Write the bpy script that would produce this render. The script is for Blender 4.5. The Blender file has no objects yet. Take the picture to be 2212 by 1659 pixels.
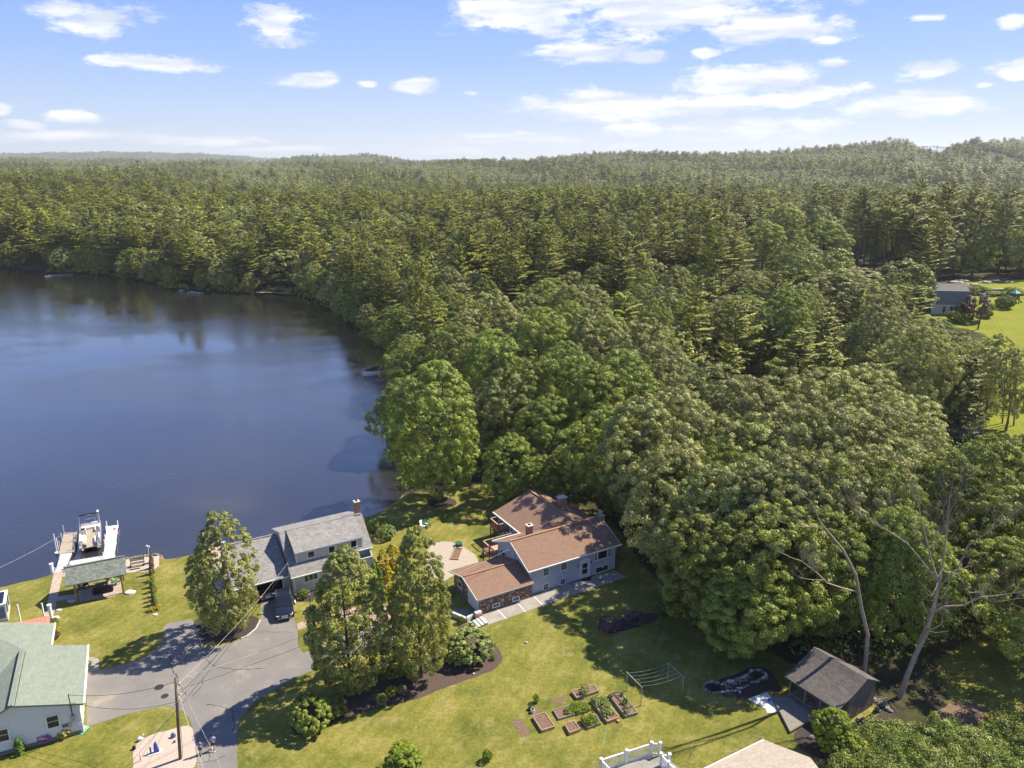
import bpy, bmesh, math, random
import numpy as np
from mathutils import Vector, Matrix, noise as mnoise

SC = bpy.context.scene
COL = SC.collection
R = math.radians

# ------------------------------------------------------------ camera
FPX, CXP, CYP, CAMH, HORY = 1650., 1106., 829.5, 45., 352.
PITCH = math.atan((CYP - HORY) / FPX)
cam = bpy.data.cameras.new('camera')
cam.sensor_width = 36.0
cam.lens = 36.0 * FPX / 2212.0
cam.clip_start = 0.5
cam.clip_end = 40000
camo = bpy.data.objects.new('camera', cam)
COL.objects.link(camo)
camo.location = (0, 0, CAMH)
camo.rotation_euler = (math.pi / 2 - PITCH, 0, 0)
SC.camera = camo

# ------------------------------------------------------------ sun and exposure
SUN_AZ, SUN_EL = 62.0, 48.0          # azimuth clockwise from +y (view direction), elevation
sun = bpy.data.lights.new('sun', 'SUN')
sun.energy = 5.0
sun.angle = R(0.53)
sun.color = (1.0, 0.91, 0.74)
suno = bpy.data.objects.new('sun', sun)
COL.objects.link(suno)
sd = Vector((math.sin(R(SUN_AZ)) * math.cos(R(SUN_EL)), math.cos(R(SUN_AZ)) * math.cos(R(SUN_EL)), math.sin(R(SUN_EL))))
suno.rotation_euler = sd.to_track_quat('Z', 'Y').to_euler()
SC.view_settings.view_transform = 'Standard'
SC.view_settings.look = 'None'
SC.view_settings.gamma = 1.0
SC.view_settings.exposure = 0.92
SC.view_settings.use_curve_mapping = False
SC.cycles.max_bounces = 7
SC.cycles.diffuse_bounces = 2
SC.cycles.glossy_bounces = 3
SC.cycles.transparent_max_bounces = 6
SC.cycles.volume_bounces = 0
SC.cycles.use_denoising = True


# ------------------------------------------------------------ unprojection of photo measurements to the place
def ray(u, v):
    a = (u - CXP) / FPX
    b = (v - CYP) / FPX
    return np.array([a, math.cos(PITCH) - b * math.sin(PITCH), -math.sin(PITCH) - b * math.cos(PITCH)])


def G(u, v, z=0.0):
    d = ray(u, v)
    t = (z - CAMH) / d[2]
    return Vector((float(d[0] * t), float(d[1] * t), float(z)))


ZM = {1: (0, 1500, .48456), 2: (500, 1450, .5148), 3: (1150, 1400, .36166), 4: (1400, 1800, .31646),
      5: (2000, 1800, .31646), 6: (2372, 1400, .5448), 7: (2372, 780, .3737), 8: (120, 1520, .2049),
      9: (0, 1740, .15674), 10: (560, 1500, .27732), 11: (1280, 1560, .18088), 12: (380, 2020, .17121),
      13: (780, 1480, .19286), 14: (0, 2000, .18326), 15: (1500, 2150, .27125), 16: (1450, 2050, .22604),
      17: (2760, 840, .14105), 18: (880, 1850, .30741), 19: (1720, 1560, .12054), 20: (1080, 1080, .06329)}


def P2(k, x, y):
    ox, oy, s = ZM[k]
    return (ox + x * s) * .72005, (oy + y * s) * .72005


def g(k, x, y, z=0.0):
    u, v = P2(k, x, y)
    return G(u, v, z)


# ------------------------------------------------------------ sky with clouds, from view directions in the world
def build_world():
    w = bpy.data.worlds.new('World')
    SC.world = w
    w.use_nodes = True
    nt = w.node_tree
    nt.nodes.clear()
    N, L = nt.nodes.new, nt.links.new
    out = N('ShaderNodeOutputWorld')
    bg = N('ShaderNodeBackground')
    bg.inputs['Strength'].default_value = 0.11
    L(bg.outputs[0], out.inputs[0])
    sky = N('ShaderNodeTexSky')
    sky.sky_type = 'NISHITA'
    sky.sun_disc = False
    sky.sun_elevation = R(SUN_EL)
    sky.sun_rotation = R(SUN_AZ)
    sky.altitude = 100
    sky.air_density = 1.25
    sky.dust_density = 0.5
    sky.ozone_density = 2.2
    tc = N('ShaderNodeTexCoord')
    sep = N('ShaderNodeSeparateXYZ')
    L(tc.outputs['Generated'], sep.inputs[0])

    def m(op, a, b=None, c=None, clamp=False):
        n = N('ShaderNodeMath')
        n.operation = op
        n.use_clamp = clamp
        for i, q in enumerate((a, b, c)):
            if q is None:
                continue
            if isinstance(q, (int, float)):
                n.inputs[i].default_value = q
            else:
                L(q, n.inputs[i])
        return n.outputs[0]
    az = m('ARCTAN2', sep.outputs[0], sep.outputs[1])
    el = m('ARCSINE', sep.outputs[2])
    comb = N('ShaderNodeCombineXYZ')
    L(az, comb.inputs[0])
    L(el, comb.inputs[1])
    # distortion of cloud outlines
    mp = N('ShaderNodeMapping')
    mp.inputs['Scale'].default_value = (9, 24, 1)
    L(comb.outputs[0], mp.inputs[0])
    nz = N('ShaderNodeTexNoise')
    nz.inputs['Scale'].default_value = 1.6
    nz.inputs['Detail'].default_value = 9
    nz.inputs['Roughness'].default_value = 0.70
    L(mp.outputs[0], nz.inputs['Vector'])
    nz2 = N('ShaderNodeTexNoise')
    nz2.inputs['Scale'].default_value = 0.9
    nz2.inputs['Detail'].default_value = 3
    L(mp.outputs[0], nz2.inputs['Vector'])
    off = N('ShaderNodeVectorMath')
    off.operation = 'MULTIPLY_ADD'
    L(nz2.outputs['Color'], off.inputs[0])
    off.inputs[1].default_value = (0.045, 0.012, 0)
    off.inputs[2].default_value = (-0.0225, -0.006, 0)
    vec = N('ShaderNodeVectorMath')
    vec.operation = 'ADD'
    L(comb.outputs[0], vec.inputs[0])
    L(off.outputs[0], vec.inputs[1])
    # clouds (u, v, half width, half height) on the 2212 px wide sheet
    CL = [(215, 42, 105, 34), (150, 20, 60, 20), (598, 55, 75, 38), (350, 137, 130, 16), (210, 127, 30, 8), (675, 172, 62, 20),
          (892, 183, 52, 17), (795, 180, 28, 10), (1130, 25, 175, 52), (1420, 15, 330, 62), (1640, 55, 160, 42),
          (1270, 110, 130, 25), (1390, 120, 50, 16), (1780, 88, 30, 12), (1620, 172, 190, 32), (1780, 200, 100, 22),
          (1330, 232, 270, 38), (1560, 225, 190, 26), (1560, 280, 280, 26), (1100, 298, 210, 13), (1290, 314, 130, 9),
          (2005, 152, 62, 24), (1990, 228, 150, 30), (1800, 140, 36, 12), (2190, 48, 45, 14), (2185, 145, 50, 22), (2140, 178, 24, 8),
          (2010, 38, 60, 8), (1525, 112, 30, 10), (60, 272, 45, 13), (160, 248, 60, 14), (100, 292, 200, 13), (8, 236, 28, 11), (380, 300, 180, 13),
          (980, 326, 80, 10), (620, 322, 160, 7), (1015, 200, 24, 7), (2290, 240, 60, 20), (-90, 120, 70, 26), (-160, 290, 150, 16)]
    dmin = None
    for (u, v, ru, rv) in CL:
        d = ray(u, v)
        a0 = math.atan2(d[0], d[1])
        e0 = math.asin(d[2] / np.linalg.norm(d))
        sx = FPX / ru / (1 + ((u - CXP) / FPX) ** 2) ** -0.3
        sy = FPX / rv
        n = N('ShaderNodeVectorMath')
        n.operation = 'MULTIPLY_ADD'
        L(vec.outputs[0], n.inputs[0])
        n.inputs[1].default_value = (sx, sy, 0)
        n.inputs[2].default_value = (-a0 * sx, -e0 * sy, 0)
        ln = N('ShaderNodeVectorMath')
        ln.operation = 'LENGTH'
        L(n.outputs[0], ln.inputs[0])
        dmin = ln.outputs['Value'] if dmin is None else m('MINIMUM', dmin, ln.outputs['Value'])
    # the same kind of scattered cloud everywhere outside the framed part of the sky
    gen = N('ShaderNodeTexNoise')
    gen.inputs['Scale'].default_value = 0.45
    gen.inputs['Detail'].default_value = 2
    mp2 = N('ShaderNodeMapping')
    mp2.inputs['Scale'].default_value = (9, 20, 1)
    L(comb.outputs[0], mp2.inputs[0])
    L(mp2.outputs[0], gen.inputs['Vector'])
    gd = m('MULTIPLY_ADD', gen.outputs['Fac'], -4.2, 3.6)
    outside = m('MAXIMUM', m('SUBTRACT', m('ABSOLUTE', az), 0.66), m('SUBTRACT', el, 0.25))
    outm = m('SUBTRACT', 1.0, m('MULTIPLY', outside, 30.0, clamp=True))
    gd = m('ADD', gd, m('MULTIPLY', outm, 3.0))
    dmin = m('MINIMUM', dmin, gd)
    # density: 1 - d plus noise
    nn = m('MULTIPLY_ADD', nz.outputs['Fac'], 3.1, -1.55)
    dens = m('ADD', m('SUBTRACT', 0.88, dmin), nn)
    ss = N('ShaderNodeMapRange')
    ss.interpolation_type = 'SMOOTHSTEP'
    ss.inputs['From Min'].default_value = -0.14
    ss.inputs['From Max'].default_value = 0.50
    ss.inputs['To Max'].default_value = 0.97
    L(dens, ss.inputs['Value'])
    # clear-air colour by height above the horizon, blended over the physical sky
    rp = N('ShaderNodeValToRGB')
    rp.color_ramp.interpolation = 'LINEAR'
    mr_ = N('ShaderNodeMapRange')
    mr_.inputs['From Min'].default_value = 0.0
    mr_.inputs['From Max'].default_value = 1.57
    L(el, mr_.inputs['Value'])
    e = rp.color_ramp.elements
    e[0].position, e[0].color = 0.0, (.70, .76, .86, 1)
    e[1].position, e[1].color = 1.0, (.06, .13, .38, 1)
    for p_, c_ in ((.03, (.48, .63, .88)), (.075, (.30, .48, .90)), (.14, (.165, .34, .88)), (.35, (.09, .20, .60))):
        k = e.new(p_)
        k.color = (*c_, 1)
    L(mr_.outputs[0], rp.inputs[0])
    sc_ = N('ShaderNodeVectorMath')
    sc_.operation = 'SCALE'
    sc_.inputs['Scale'].default_value = 5.45
    L(rp.outputs[0], sc_.inputs[0])
    tint = N('ShaderNodeMixRGB')
    tint.inputs[0].default_value = 0.94
    L(sky.outputs[0], tint.inputs[1])
    L(sc_.outputs[0], tint.inputs[2])
    # clouds white with slightly grey undersides
    nz3 = N('ShaderNodeTexNoise')
    nz3.inputs['Scale'].default_value = 1.1
    nz3.inputs['Detail'].default_value = 6
    mp3 = N('ShaderNodeMapping')
    mp3.inputs['Scale'].default_value = (8, 52, 1)
    mp3.inputs['Location'].default_value = (0.3, 0.5, 0)
    L(comb.outputs[0], mp3.inputs[0])
    L(mp3.outputs[0], nz3.inputs['Vector'])
    shade = N('ShaderNodeMapRange')
    shade.inputs['From Min'].default_value = 0.40
    shade.inputs['From Max'].default_value = 0.62
    L(nz3.outputs['Fac'], shade.inputs['Value'])
    cc = N('ShaderNodeMixRGB')
    cc.inputs[1].default_value = (3.6, 3.95, 4.65, 1)
    cc.inputs[2].default_value = (5.8, 5.8, 5.85, 1)
    L(shade.outputs[0], cc.inputs[0])
    mix = N('ShaderNodeMixRGB')
    L(ss.outputs[0], mix.inputs[0])
    L(tint.outputs[0], mix.inputs[1])
    L(cc.outputs[0], mix.inputs[2])
    L(mix.outputs[0], bg.inputs['Color'])


build_world()


# ------------------------------------------------------------ tagging
def tag(o, label=None, cat=None, group=None, kind=None):
    if label: o['label'] = label
    if cat: o['category'] = cat
    if group: o['group'] = group
    if kind: o['kind'] = kind
    return o


def thing(name, label, cat, loc=(0, 0, 0), rz=0.0, group=None):
    o = bpy.data.objects.new(name, None)
    o.empty_display_size = 0.3
    COL.objects.link(o)
    o.location = loc
    o.rotation_euler = (0, 0, R(rz))
    return tag(o, label, cat, group)


# ------------------------------------------------------------ materials
def nodes(name):
    m = bpy.data.materials.new(name)
    m.use_nodes = True
    nt = m.node_tree
    return m, nt, nt.nodes['Principled BSDF']


def setc(b, k, v):
    b.inputs[k].default_value = v


def M(name, col, rough=0.7, metal=0.0, var=0.12, scale=3.0, bump=0.0, col2=None, spec=0.3, detail=4):
    """plain surface with fine tonal variation"""
    m, nt, b = nodes(name)
    setc(b, 'Roughness', rough)
    setc(b, 'Metallic', metal)
    b.inputs['Specular IOR Level'].default_value = spec
    tc = nt.nodes.new('ShaderNodeTexCoord')
    n = nt.nodes.new('ShaderNodeTexNoise')
    n.inputs['Scale'].default_value = scale
    n.inputs['Detail'].default_value = detail
    n.inputs['Roughness'].default_value = 0.65
    nt.links.new(tc.outputs['Object'], n.inputs['Vector'])
    cr = nt.nodes.new('ShaderNodeValToRGB')
    cr.color_ramp.elements[0].position = 0.3
    cr.color_ramp.elements[1].position = 0.7
    if col2 is None:
        c1 = [c * (1 - var) for c in col]
        c2 = [min(1, c * (1 + var)) for c in col]
    else:
        c1, c2 = col, col2
    cr.color_ramp.elements[0].color = (*c1, 1)
    cr.color_ramp.elements[1].color = (*c2, 1)
    nt.links.new(n.outputs['Fac'], cr.inputs[0])
    nt.links.new(cr.outputs[0], b.inputs['Base Color'])
    if bump:
        bp = nt.nodes.new('ShaderNodeBump')
        bp.inputs['Strength'].default_value = bump
        bp.inputs['Distance'].default_value = 0.03
        nt.links.new(n.outputs['Fac'], bp.inputs['Height'])
        nt.links.new(bp.outputs[0], b.inputs['Normal'])
    return m


def M_courses(name, c1, c2, cm, bw, bh, mortar, rough=0.85, bump=0.4, off=0.5, big=0.18, mixmode=None, c3=None):
    """coursed surface (shingles, bricks, lap siding) laid out in metres through the face UVs"""
    m, nt, b = nodes(name)
    setc(b, 'Roughness', rough)
    b.inputs['Specular IOR Level'].default_value = 0.2
    uv = nt.nodes.new('ShaderNodeUVMap')
    br = nt.nodes.new('ShaderNodeTexBrick')
    br.inputs['Color1'].default_value = (*c1, 1)
    br.inputs['Color2'].default_value = (*c2, 1)
    br.inputs['Mortar'].default_value = (*cm, 1)
    br.inputs['Scale'].default_value = 1.0
    br.inputs['Mortar Size'].default_value = mortar
    br.inputs['Mortar Smooth'].default_value = 0.3
    br.inputs['Bias'].default_value = 0.0
    br.inputs['Brick Width'].default_value = bw
    br.inputs['Row Height'].default_value = bh
    br.offset = off
    nt.links.new(uv.outputs[0], br.inputs['Vector'])
    n = nt.nodes.new('ShaderNodeTexNoise')
    n.inputs['Scale'].default_value = 1.2
    n.inputs['Detail'].default_value = 6
    n.inputs['Roughness'].default_value = 0.7
    nt.links.new(uv.outputs[0], n.inputs['Vector'])
    src = br.outputs['Color']
    if c3 is not None:
        n3 = nt.nodes.new('ShaderNodeTexNoise')
        n3.inputs['Scale'].default_value = 2.3
        n3.inputs['Detail'].default_value = 2
        mp = nt.nodes.new('ShaderNodeMapping')
        mp.inputs['Scale'].default_value = (1.0, 3.2, 1)
        nt.links.new(uv.outputs[0], mp.inputs[0])
        nt.links.new(mp.outputs[0], n3.inputs['Vector'])
        g3 = nt.nodes.new('ShaderNodeMath')
        g3.operation = 'GREATER_THAN'
        g3.inputs[1].default_value = 0.56
        nt.links.new(n3.outputs['Fac'], g3.inputs[0])
        mm = nt.nodes.new('ShaderNodeMixRGB')
        nt.links.new(g3.outputs[0], mm.inputs[0])
        nt.links.new(src, mm.inputs[1])
        mm.inputs[2].default_value = (*c3, 1)
        src = mm.outputs[0]
    mul = nt.nodes.new('ShaderNodeMixRGB')
    mul.blend_type = 'MULTIPLY'
    mul.inputs[0].default_value = 1.0
    mr = nt.nodes.new('ShaderNodeMapRange')
    mr.inputs['From Min'].default_value = 0.25
    mr.inputs['From Max'].default_value = 0.75
    mr.inputs['To Min'].default_value = 1 - big
    mr.inputs['To Max'].default_value = 1 + big
    nt.links.new(n.outputs['Fac'], mr.inputs['Value'])
    nt.links.new(src, mul.inputs[1])
    nt.links.new(mr.outputs[0], mul.inputs[2])
    nt.links.new(mul.outputs[0], b.inputs['Base Color'])
    bp = nt.nodes.new('ShaderNodeBump')
    bp.inputs['Strength'].default_value = bump
    bp.inputs['Distance'].default_value = 0.02
    inv = nt.nodes.new('ShaderNodeMath')
    inv.operation = 'SUBTRACT'
    inv.inputs[0].default_value = 1.0
    nt.links.new(br.outputs['Fac'], inv.inputs[1])
    nt.links.new(inv.outputs[0], bp.inputs['Height'])
    nt.links.new(bp.outputs[0], b.inputs['Normal'])
    return m


def M_glass(name, col=(0.012, 0.016, 0.022), rough=0.06):
    m, nt, b = nodes(name)
    setc(b, 'Base Color', (*col, 1))
    setc(b, 'Roughness', rough)
    b.inputs['Specular IOR Level'].default_value = 0.6
    return m


def M_leaf(name, c1, c2, c3, trans=0.35, rough=0.55, hue=0.04, val=0.35):
    """foliage: per-leaf-clump tone, per-tree tone, light passing through the leaves"""
    m, nt, b = nodes(name)
    N, L = nt.nodes.new, nt.links.new
    at = N('ShaderNodeAttribute')
    at.attribute_name = 'tone'
    oi = N('ShaderNodeObjectInfo')
    cr = N('ShaderNodeValToRGB')
    e = cr.color_ramp.elements
    e[0].position, e[0].color = 0.0, (*c1, 1)
    e[1].position, e[1].color = 1.0, (*c3, 1)
    k = e.new(0.5)
    k.color = (*c2, 1)
    L(at.outputs['Fac'], cr.inputs[0])
    hs = N('ShaderNodeHueSaturation')
    a = N('ShaderNodeMapRange')
    a.inputs['To Min'].default_value = 0.5 - hue
    a.inputs['To Max'].default_value = 0.5 + hue
    L(oi.outputs['Random'], a.inputs['Value'])
    L(a.outputs[0], hs.inputs['Hue'])
    fr = N('ShaderNodeMath')
    fr.operation = 'MULTIPLY_ADD'
    fr.inputs[1].default_value = 7.31
    fr.inputs[2].default_value = 0.13
    L(oi.outputs['Random'], fr.inputs[0])
    f2 = N('ShaderNodeMath')
    f2.operation = 'FRACT'
    L(fr.outputs[0], f2.inputs[0])
    v = N('ShaderNodeMapRange')
    v.inputs['To Min'].default_value = 1 - val
    v.inputs['To Max'].default_value = 1 + val
    L(f2.outputs[0], v.inputs['Value'])
    L(v.outputs[0], hs.inputs['Value'])
    L(cr.outputs[0], hs.inputs['Color'])
    L(hs.outputs[0], b.inputs['Base Color'])
    setc(b, 'Roughness', rough)
    b.inputs['Specular IOR Level'].default_value = 0.35
    tr = N('ShaderNodeBsdfTranslucent')
    tc = N('ShaderNodeMixRGB')
    tc.blend_type = 'MULTIPLY'
    tc.inputs[0].default_value = 1
    tc.inputs[2].default_value = (1.25, 1.2, 0.5, 1)
    L(hs.outputs[0], tc.inputs[1])
    L(tc.outputs[0], tr.inputs['Color'])
    mx = N('ShaderNodeMixShader')
    mx.inputs[0].default_value = trans
    L(b.outputs[0], mx.inputs[1])
    L(tr.outputs[0], mx.inputs[2])
    L(mx.outputs[0], nt.nodes['Material Output'].inputs['Surface'])
    return m


MT = {}
MT['white'] = M('white_paint', (.72, .72, .70), .5, var=.05)
MT['white_vinyl'] = M('white_vinyl', (.80, .80, .80), .4, var=.03)
MT['bright_deck'] = M('white_dock_panel', (.74, .74, .76), .6, var=.06, scale=2)
MT['tan_deck'] = M('tan_dock_panel', (.36, .30, .24), .8, var=.1, scale=2)
MT['pale_deck'] = M('pale_dock_panel', (.50, .47, .45), .8, var=.1, scale=2)
MT['alu'] = M('aluminium', (.62, .63, .65), .35, metal=.8, var=.05)
MT['steel'] = M('galvanised_steel', (.40, .40, .40), .5, metal=.5, var=.1)
MT['black'] = M('black_metal', (.015, .015, .017), .45, var=.1)
MT['blackfab'] = M('black_canvas', (.020, .021, .026), .8, var=.2)
MT['wood_dark'] = M('weathered_grey_wood', (.15, .125, .105), .9, var=.3, scale=6, bump=.4)
MT['wood_post'] = M('brown_timber', (.32, .19, .08), .8, var=.2, scale=6)
MT['wood_red'] = M('stained_deck_wood', (.23, .10, .06), .7, var=.2, scale=5)
MT['wood_rail'] = M('pale_rail_wood', (.50, .34, .22), .7, var=.15, scale=5)
MT['wood_grey'] = M('grey_deck_board', (.25, .22, .19), .9, var=.25, scale=5, bump=.3)
MT['bed_wood'] = M('raised_bed_timber', (.40, .27, .17), .8, var=.2, scale=6)
MT['bed_grey'] = M('aged_bed_timber', (.26, .23, .19), .85, var=.25, scale=6)
MT['pole_wood'] = M('creosoted_pole', (.14, .10, .065), .9, var=.35, scale=4)
MT['bark'] = M('bark', (.10, .082, .064), .95, var=.35, scale=5, bump=.6)
MT['pinebark'] = M('pine_bark', (.115, .09, .073), .95, var=.3, scale=5, bump=.6)
MT['deadbark'] = M('dead_bark', (.33, .27, .20), .9, var=.25, scale=4)
MT['soil'] = M('garden_soil', (.11, .066, .042), .98, col2=(.24, .16, .11), scale=7, bump=.8)
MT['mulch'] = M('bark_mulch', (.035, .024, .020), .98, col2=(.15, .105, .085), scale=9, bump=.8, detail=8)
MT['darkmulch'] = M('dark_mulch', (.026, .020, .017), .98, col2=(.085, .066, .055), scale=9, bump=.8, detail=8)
MT['gravel'] = M('pale_gravel', (.27, .22, .175), .95, col2=(.50, .43, .355), scale=9, bump=.8, detail=9)
MT['gravel2'] = M('pink_pea_gravel', (.32, .25, .20), .95, col2=(.58, .48, .40), scale=10, bump=.8, detail=9)
MT['concrete'] = M('concrete', (.25, .23, .205), .9, col2=(.36, .335, .30), scale=.9, bump=.2, detail=9)
MT['palestone'] = M('pale_stone', (.52, .50, .46), .85, var=.12, scale=2)
MT['rock'] = M('grey_rock', (.13, .12, .11), .9, col2=(.34, .31, .27), scale=3, bump=.6)
MT['paver'] = M_courses('brick_pavers', (.36, .24, .18), (.45, .33, .26), (.22, .17, .13), .22, .11, .008, .9, .3)
MT['patio'] = M_courses('patio_pavers', (.36, .29, .23), (.44, .37, .31), (.2, .17, .14), .3, .3, .012, .9, .3)
MT['walkpav'] = M_courses('walk_pavers', (.40, .31, .25), (.48, .39, .32), (.25, .2, .17), .2, .2, .01, .9, .3)
MT['brownroof'] = M_courses('brown_shingles', (.235, .145, .10), (.275, .175, .125), (.145, .09, .065), .3, .14, .010, .95, .5, big=.06)
MT['ridgecap'] = M('terracotta_ridge_caps', (.34, .18, .11), .9, var=.15, scale=4)
MT['greyroof'] = M_courses('grey_shingles', (.23, .215, .205), (.33, .315, .30), (.13, .125, .125), .33, .14, .010, .95, .5, big=.22)
MT['greenroof'] = M_courses('green_shingles', (.205, .235, .190), (.245, .275, .225), (.155, .18, .145), .3, .14, .008, .95, .5, big=.12)
MT['greenroof2'] = M_courses('pavilion_shingles', (.135, .155, .13), (.24, .26, .23), (.09, .10, .09), .3, .14, .01, .95, .5, big=.25)
MT['darkroof'] = M_courses('dark_shingles', (.115, .10, .092), (.16, .142, .13), (.06, .053, .05), .3, .14, .011, .95, .5, big=.25)
MT['tanroof'] = M_courses('tan_shingles', (.40, .345, .27), (.50, .43, .35), (.27, .23, .18), .3, .14, .010, .95, .5, big=.12)
MT['farroof'] = M_courses('brown_grey_shingles', (.20, .185, .165), (.26, .24, .22), (.13, .12, .11), .4, .2, .02, .95, .5, big=.2)
MT['blue_siding'] = M_courses('blue_grey_siding', (.50, .515, .56), (.515, .53, .575), (.33, .345, .38), 9, .115, .012, .7, .5, big=.04)
MT['sage_siding'] = M_courses('sage_shingle_siding', (.52, .515, .455), (.57, .565, .505), (.36, .36, .31), .35, .15, .009, .8, .5, big=.06)
MT['white_siding'] = M_courses('white_siding', (.60, .61, .61), (.62, .63, .63), (.4, .4, .4), 9, .115, .01, .6, .4, big=.03)
MT['lap'] = M('pale_green_grey_lap_siding', (.66, .66, .61), .6, var=.03)
MT['brick'] = M_courses('mottled_brick', (.14, .062, .042), (.20, .105, .075), (.16, .13, .11), .21, .075, .010, .95, .5, c3=(.44, .36, .31), big=.2)
MT['chimbrick'] = M_courses('red_brick', (.30, .13, .075), (.38, .19, .115), (.33, .27, .22), .21, .075, .011, .95, .5, big=.15)
MT['foundation'] = M('foundation_concrete', (.20, .18, .16), .95, var=.15)
MT['glass'] = M_glass('window_glass')
MT['carpaint'] = M('navy_black_car_paint', (.010, .011, .024), .18, var=.05, spec=.8)
MT['rubber'] = M('tyre_rubber', (.02, .02, .02), .85)
MT['canvas_white'] = M('boat_upholstery', (.78, .74, .66), .6, var=.05)
MT['beige'] = M('boat_carpet', (.34, .29, .22), .9)
MT['red'] = M('red_plastic', (.55, .05, .03), .5)
MT['orange'] = M('orange_plastic', (.65, .20, .03), .5)
MT['blue'] = M('blue_plastic', (.04, .09, .42), .5)
MT['green'] = M('green_painted_wood', (.16, .34, .17), .6)
MT['tankgreen'] = M('dark_green_lid', (.03, .12, .07), .5)
MT['copper'] = M('red_metal_roof', (.62, .22, .14), .5, var=.06)
MT['skin'] = M('skin', (.42, .24, .16), .6, var=.05)
MT['hair'] = M('dark_hair', (.03, .018, .012), .8)
MT['shirt'] = M('blue_shirt', (.06, .17, .55), .85)
MT['shirt2'] = M('light_blue_shirt', (.17, .33, .62), .85)
MT['shorts'] = M('navy_shorts', (.015, .03, .10), .85)
MT['shoe'] = M('pale_shoe', (.6, .6, .6), .7)
MT['shoeg'] = M('lime_shoe', (.25, .5, .1), .7)
MT['bluetarp'] = M('white_stone_chips', (.38, .40, .43), .9, col2=(.74, .76, .80), scale=10, bump=.9, detail=9)
MT['slate'] = M('slate_blue', (.10, .14, .26), .6)
MT['teal'] = M('teal_splash_block', (.18, .42, .36), .7)
MT['asphaltcrack'] = M('crack_filler', (.035, .033, .032), .9)
MT['cable'] = M('black_cable', (.02, .02, .02), .6)
MT['palecable'] = M('pale_twisted_cable', (.42, .40, .37), .6, var=.3, scale=3)
MT['plate'] = M('licence_plate', (.5, .58, .66), .5)
MT['interior'] = M('dark_interior', (.02, .02, .022), .9)
MT['lightglass'] = M('lamp_glass', (.7, .7, .66), .3)
MT['screen'] = M('grey_shutters', (.08, .09, .10), .6)

# foliage
MT['maple'] = M_leaf('maple_leaf', (.095, .130, .016), (.215, .260, .036), (.39, .43, .090), .22, hue=.010, val=.24)
MT['oak'] = M_leaf('oak_leaf', (.108, .124, .030), (.265, .280, .075), (.57, .565, .22), .18, hue=.008, val=.22)
MT['pear'] = M_leaf('pear_leaf', (.115, .135, .024), (.245, .268, .055), (.43, .44, .14), .2, hue=.005, val=.08)
MT['pine'] = M_leaf('pine_needles', (.090, .108, .014), (.225, .242, .028), (.42, .43, .060), .10, hue=.010, val=.32)
MT['shrub'] = M_leaf('shrub_leaf', (0.088, 0.15, 0.019), (0.175, 0.25, 0.031), (0.288, 0.375, 0.056), .25, hue=.01, val=.1)
MT['palegreen'] = M_leaf('rhododendron_leaf', (0.138, 0.184, 0.034), (0.265, 0.322, 0.081), (0.437, 0.483, 0.184), .25, hue=.01, val=.05)
MT['gold'] = M_leaf('golden_evergreen', (.20, .17, .012), (.42, .33, .015), (.62, .46, .02), .2, hue=.01, val=.08)
MT['arbor'] = M_leaf('arborvitae_leaf', (0.065, 0.117, 0.013), (0.117, 0.208, 0.023), (0.195, 0.312, 0.039), .15, val=.1, hue=.01)
MT['purple'] = M_leaf('purple_leaf', (.07, .03, .035), (.15, .08, .08), (.27, .17, .16), .2, hue=.01, val=.1)
MT['lime'] = M_leaf('young_leaf', (.12, .18, .015), (.23, .31, .025), (.36, .43, .05), .35, hue=.01, val=.08)
MT['pinkfl'] = M_leaf('magenta_flower', (.45, .03, .36), (.55, .06, .45), (.68, .15, .55), .2, hue=.0, val=.05)
MT['yellowfl'] = M_leaf('yellow_flower', (.35, .30, .02), (.5, .42, .03), (.65, .52, .04), .2, hue=.0, val=.05)
MT['twig'] = M_leaf('reddish_twigs', (.10, .05, .035), (.16, .085, .06), (.22, .13, .09), .1, hue=.0, val=.1)
MT['farleaf'] = M_leaf('far_broadleaf', (.110, .130, .030), (.225, .250, .056), (.37, .38, .11), .15, hue=.010, val=.26)


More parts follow.
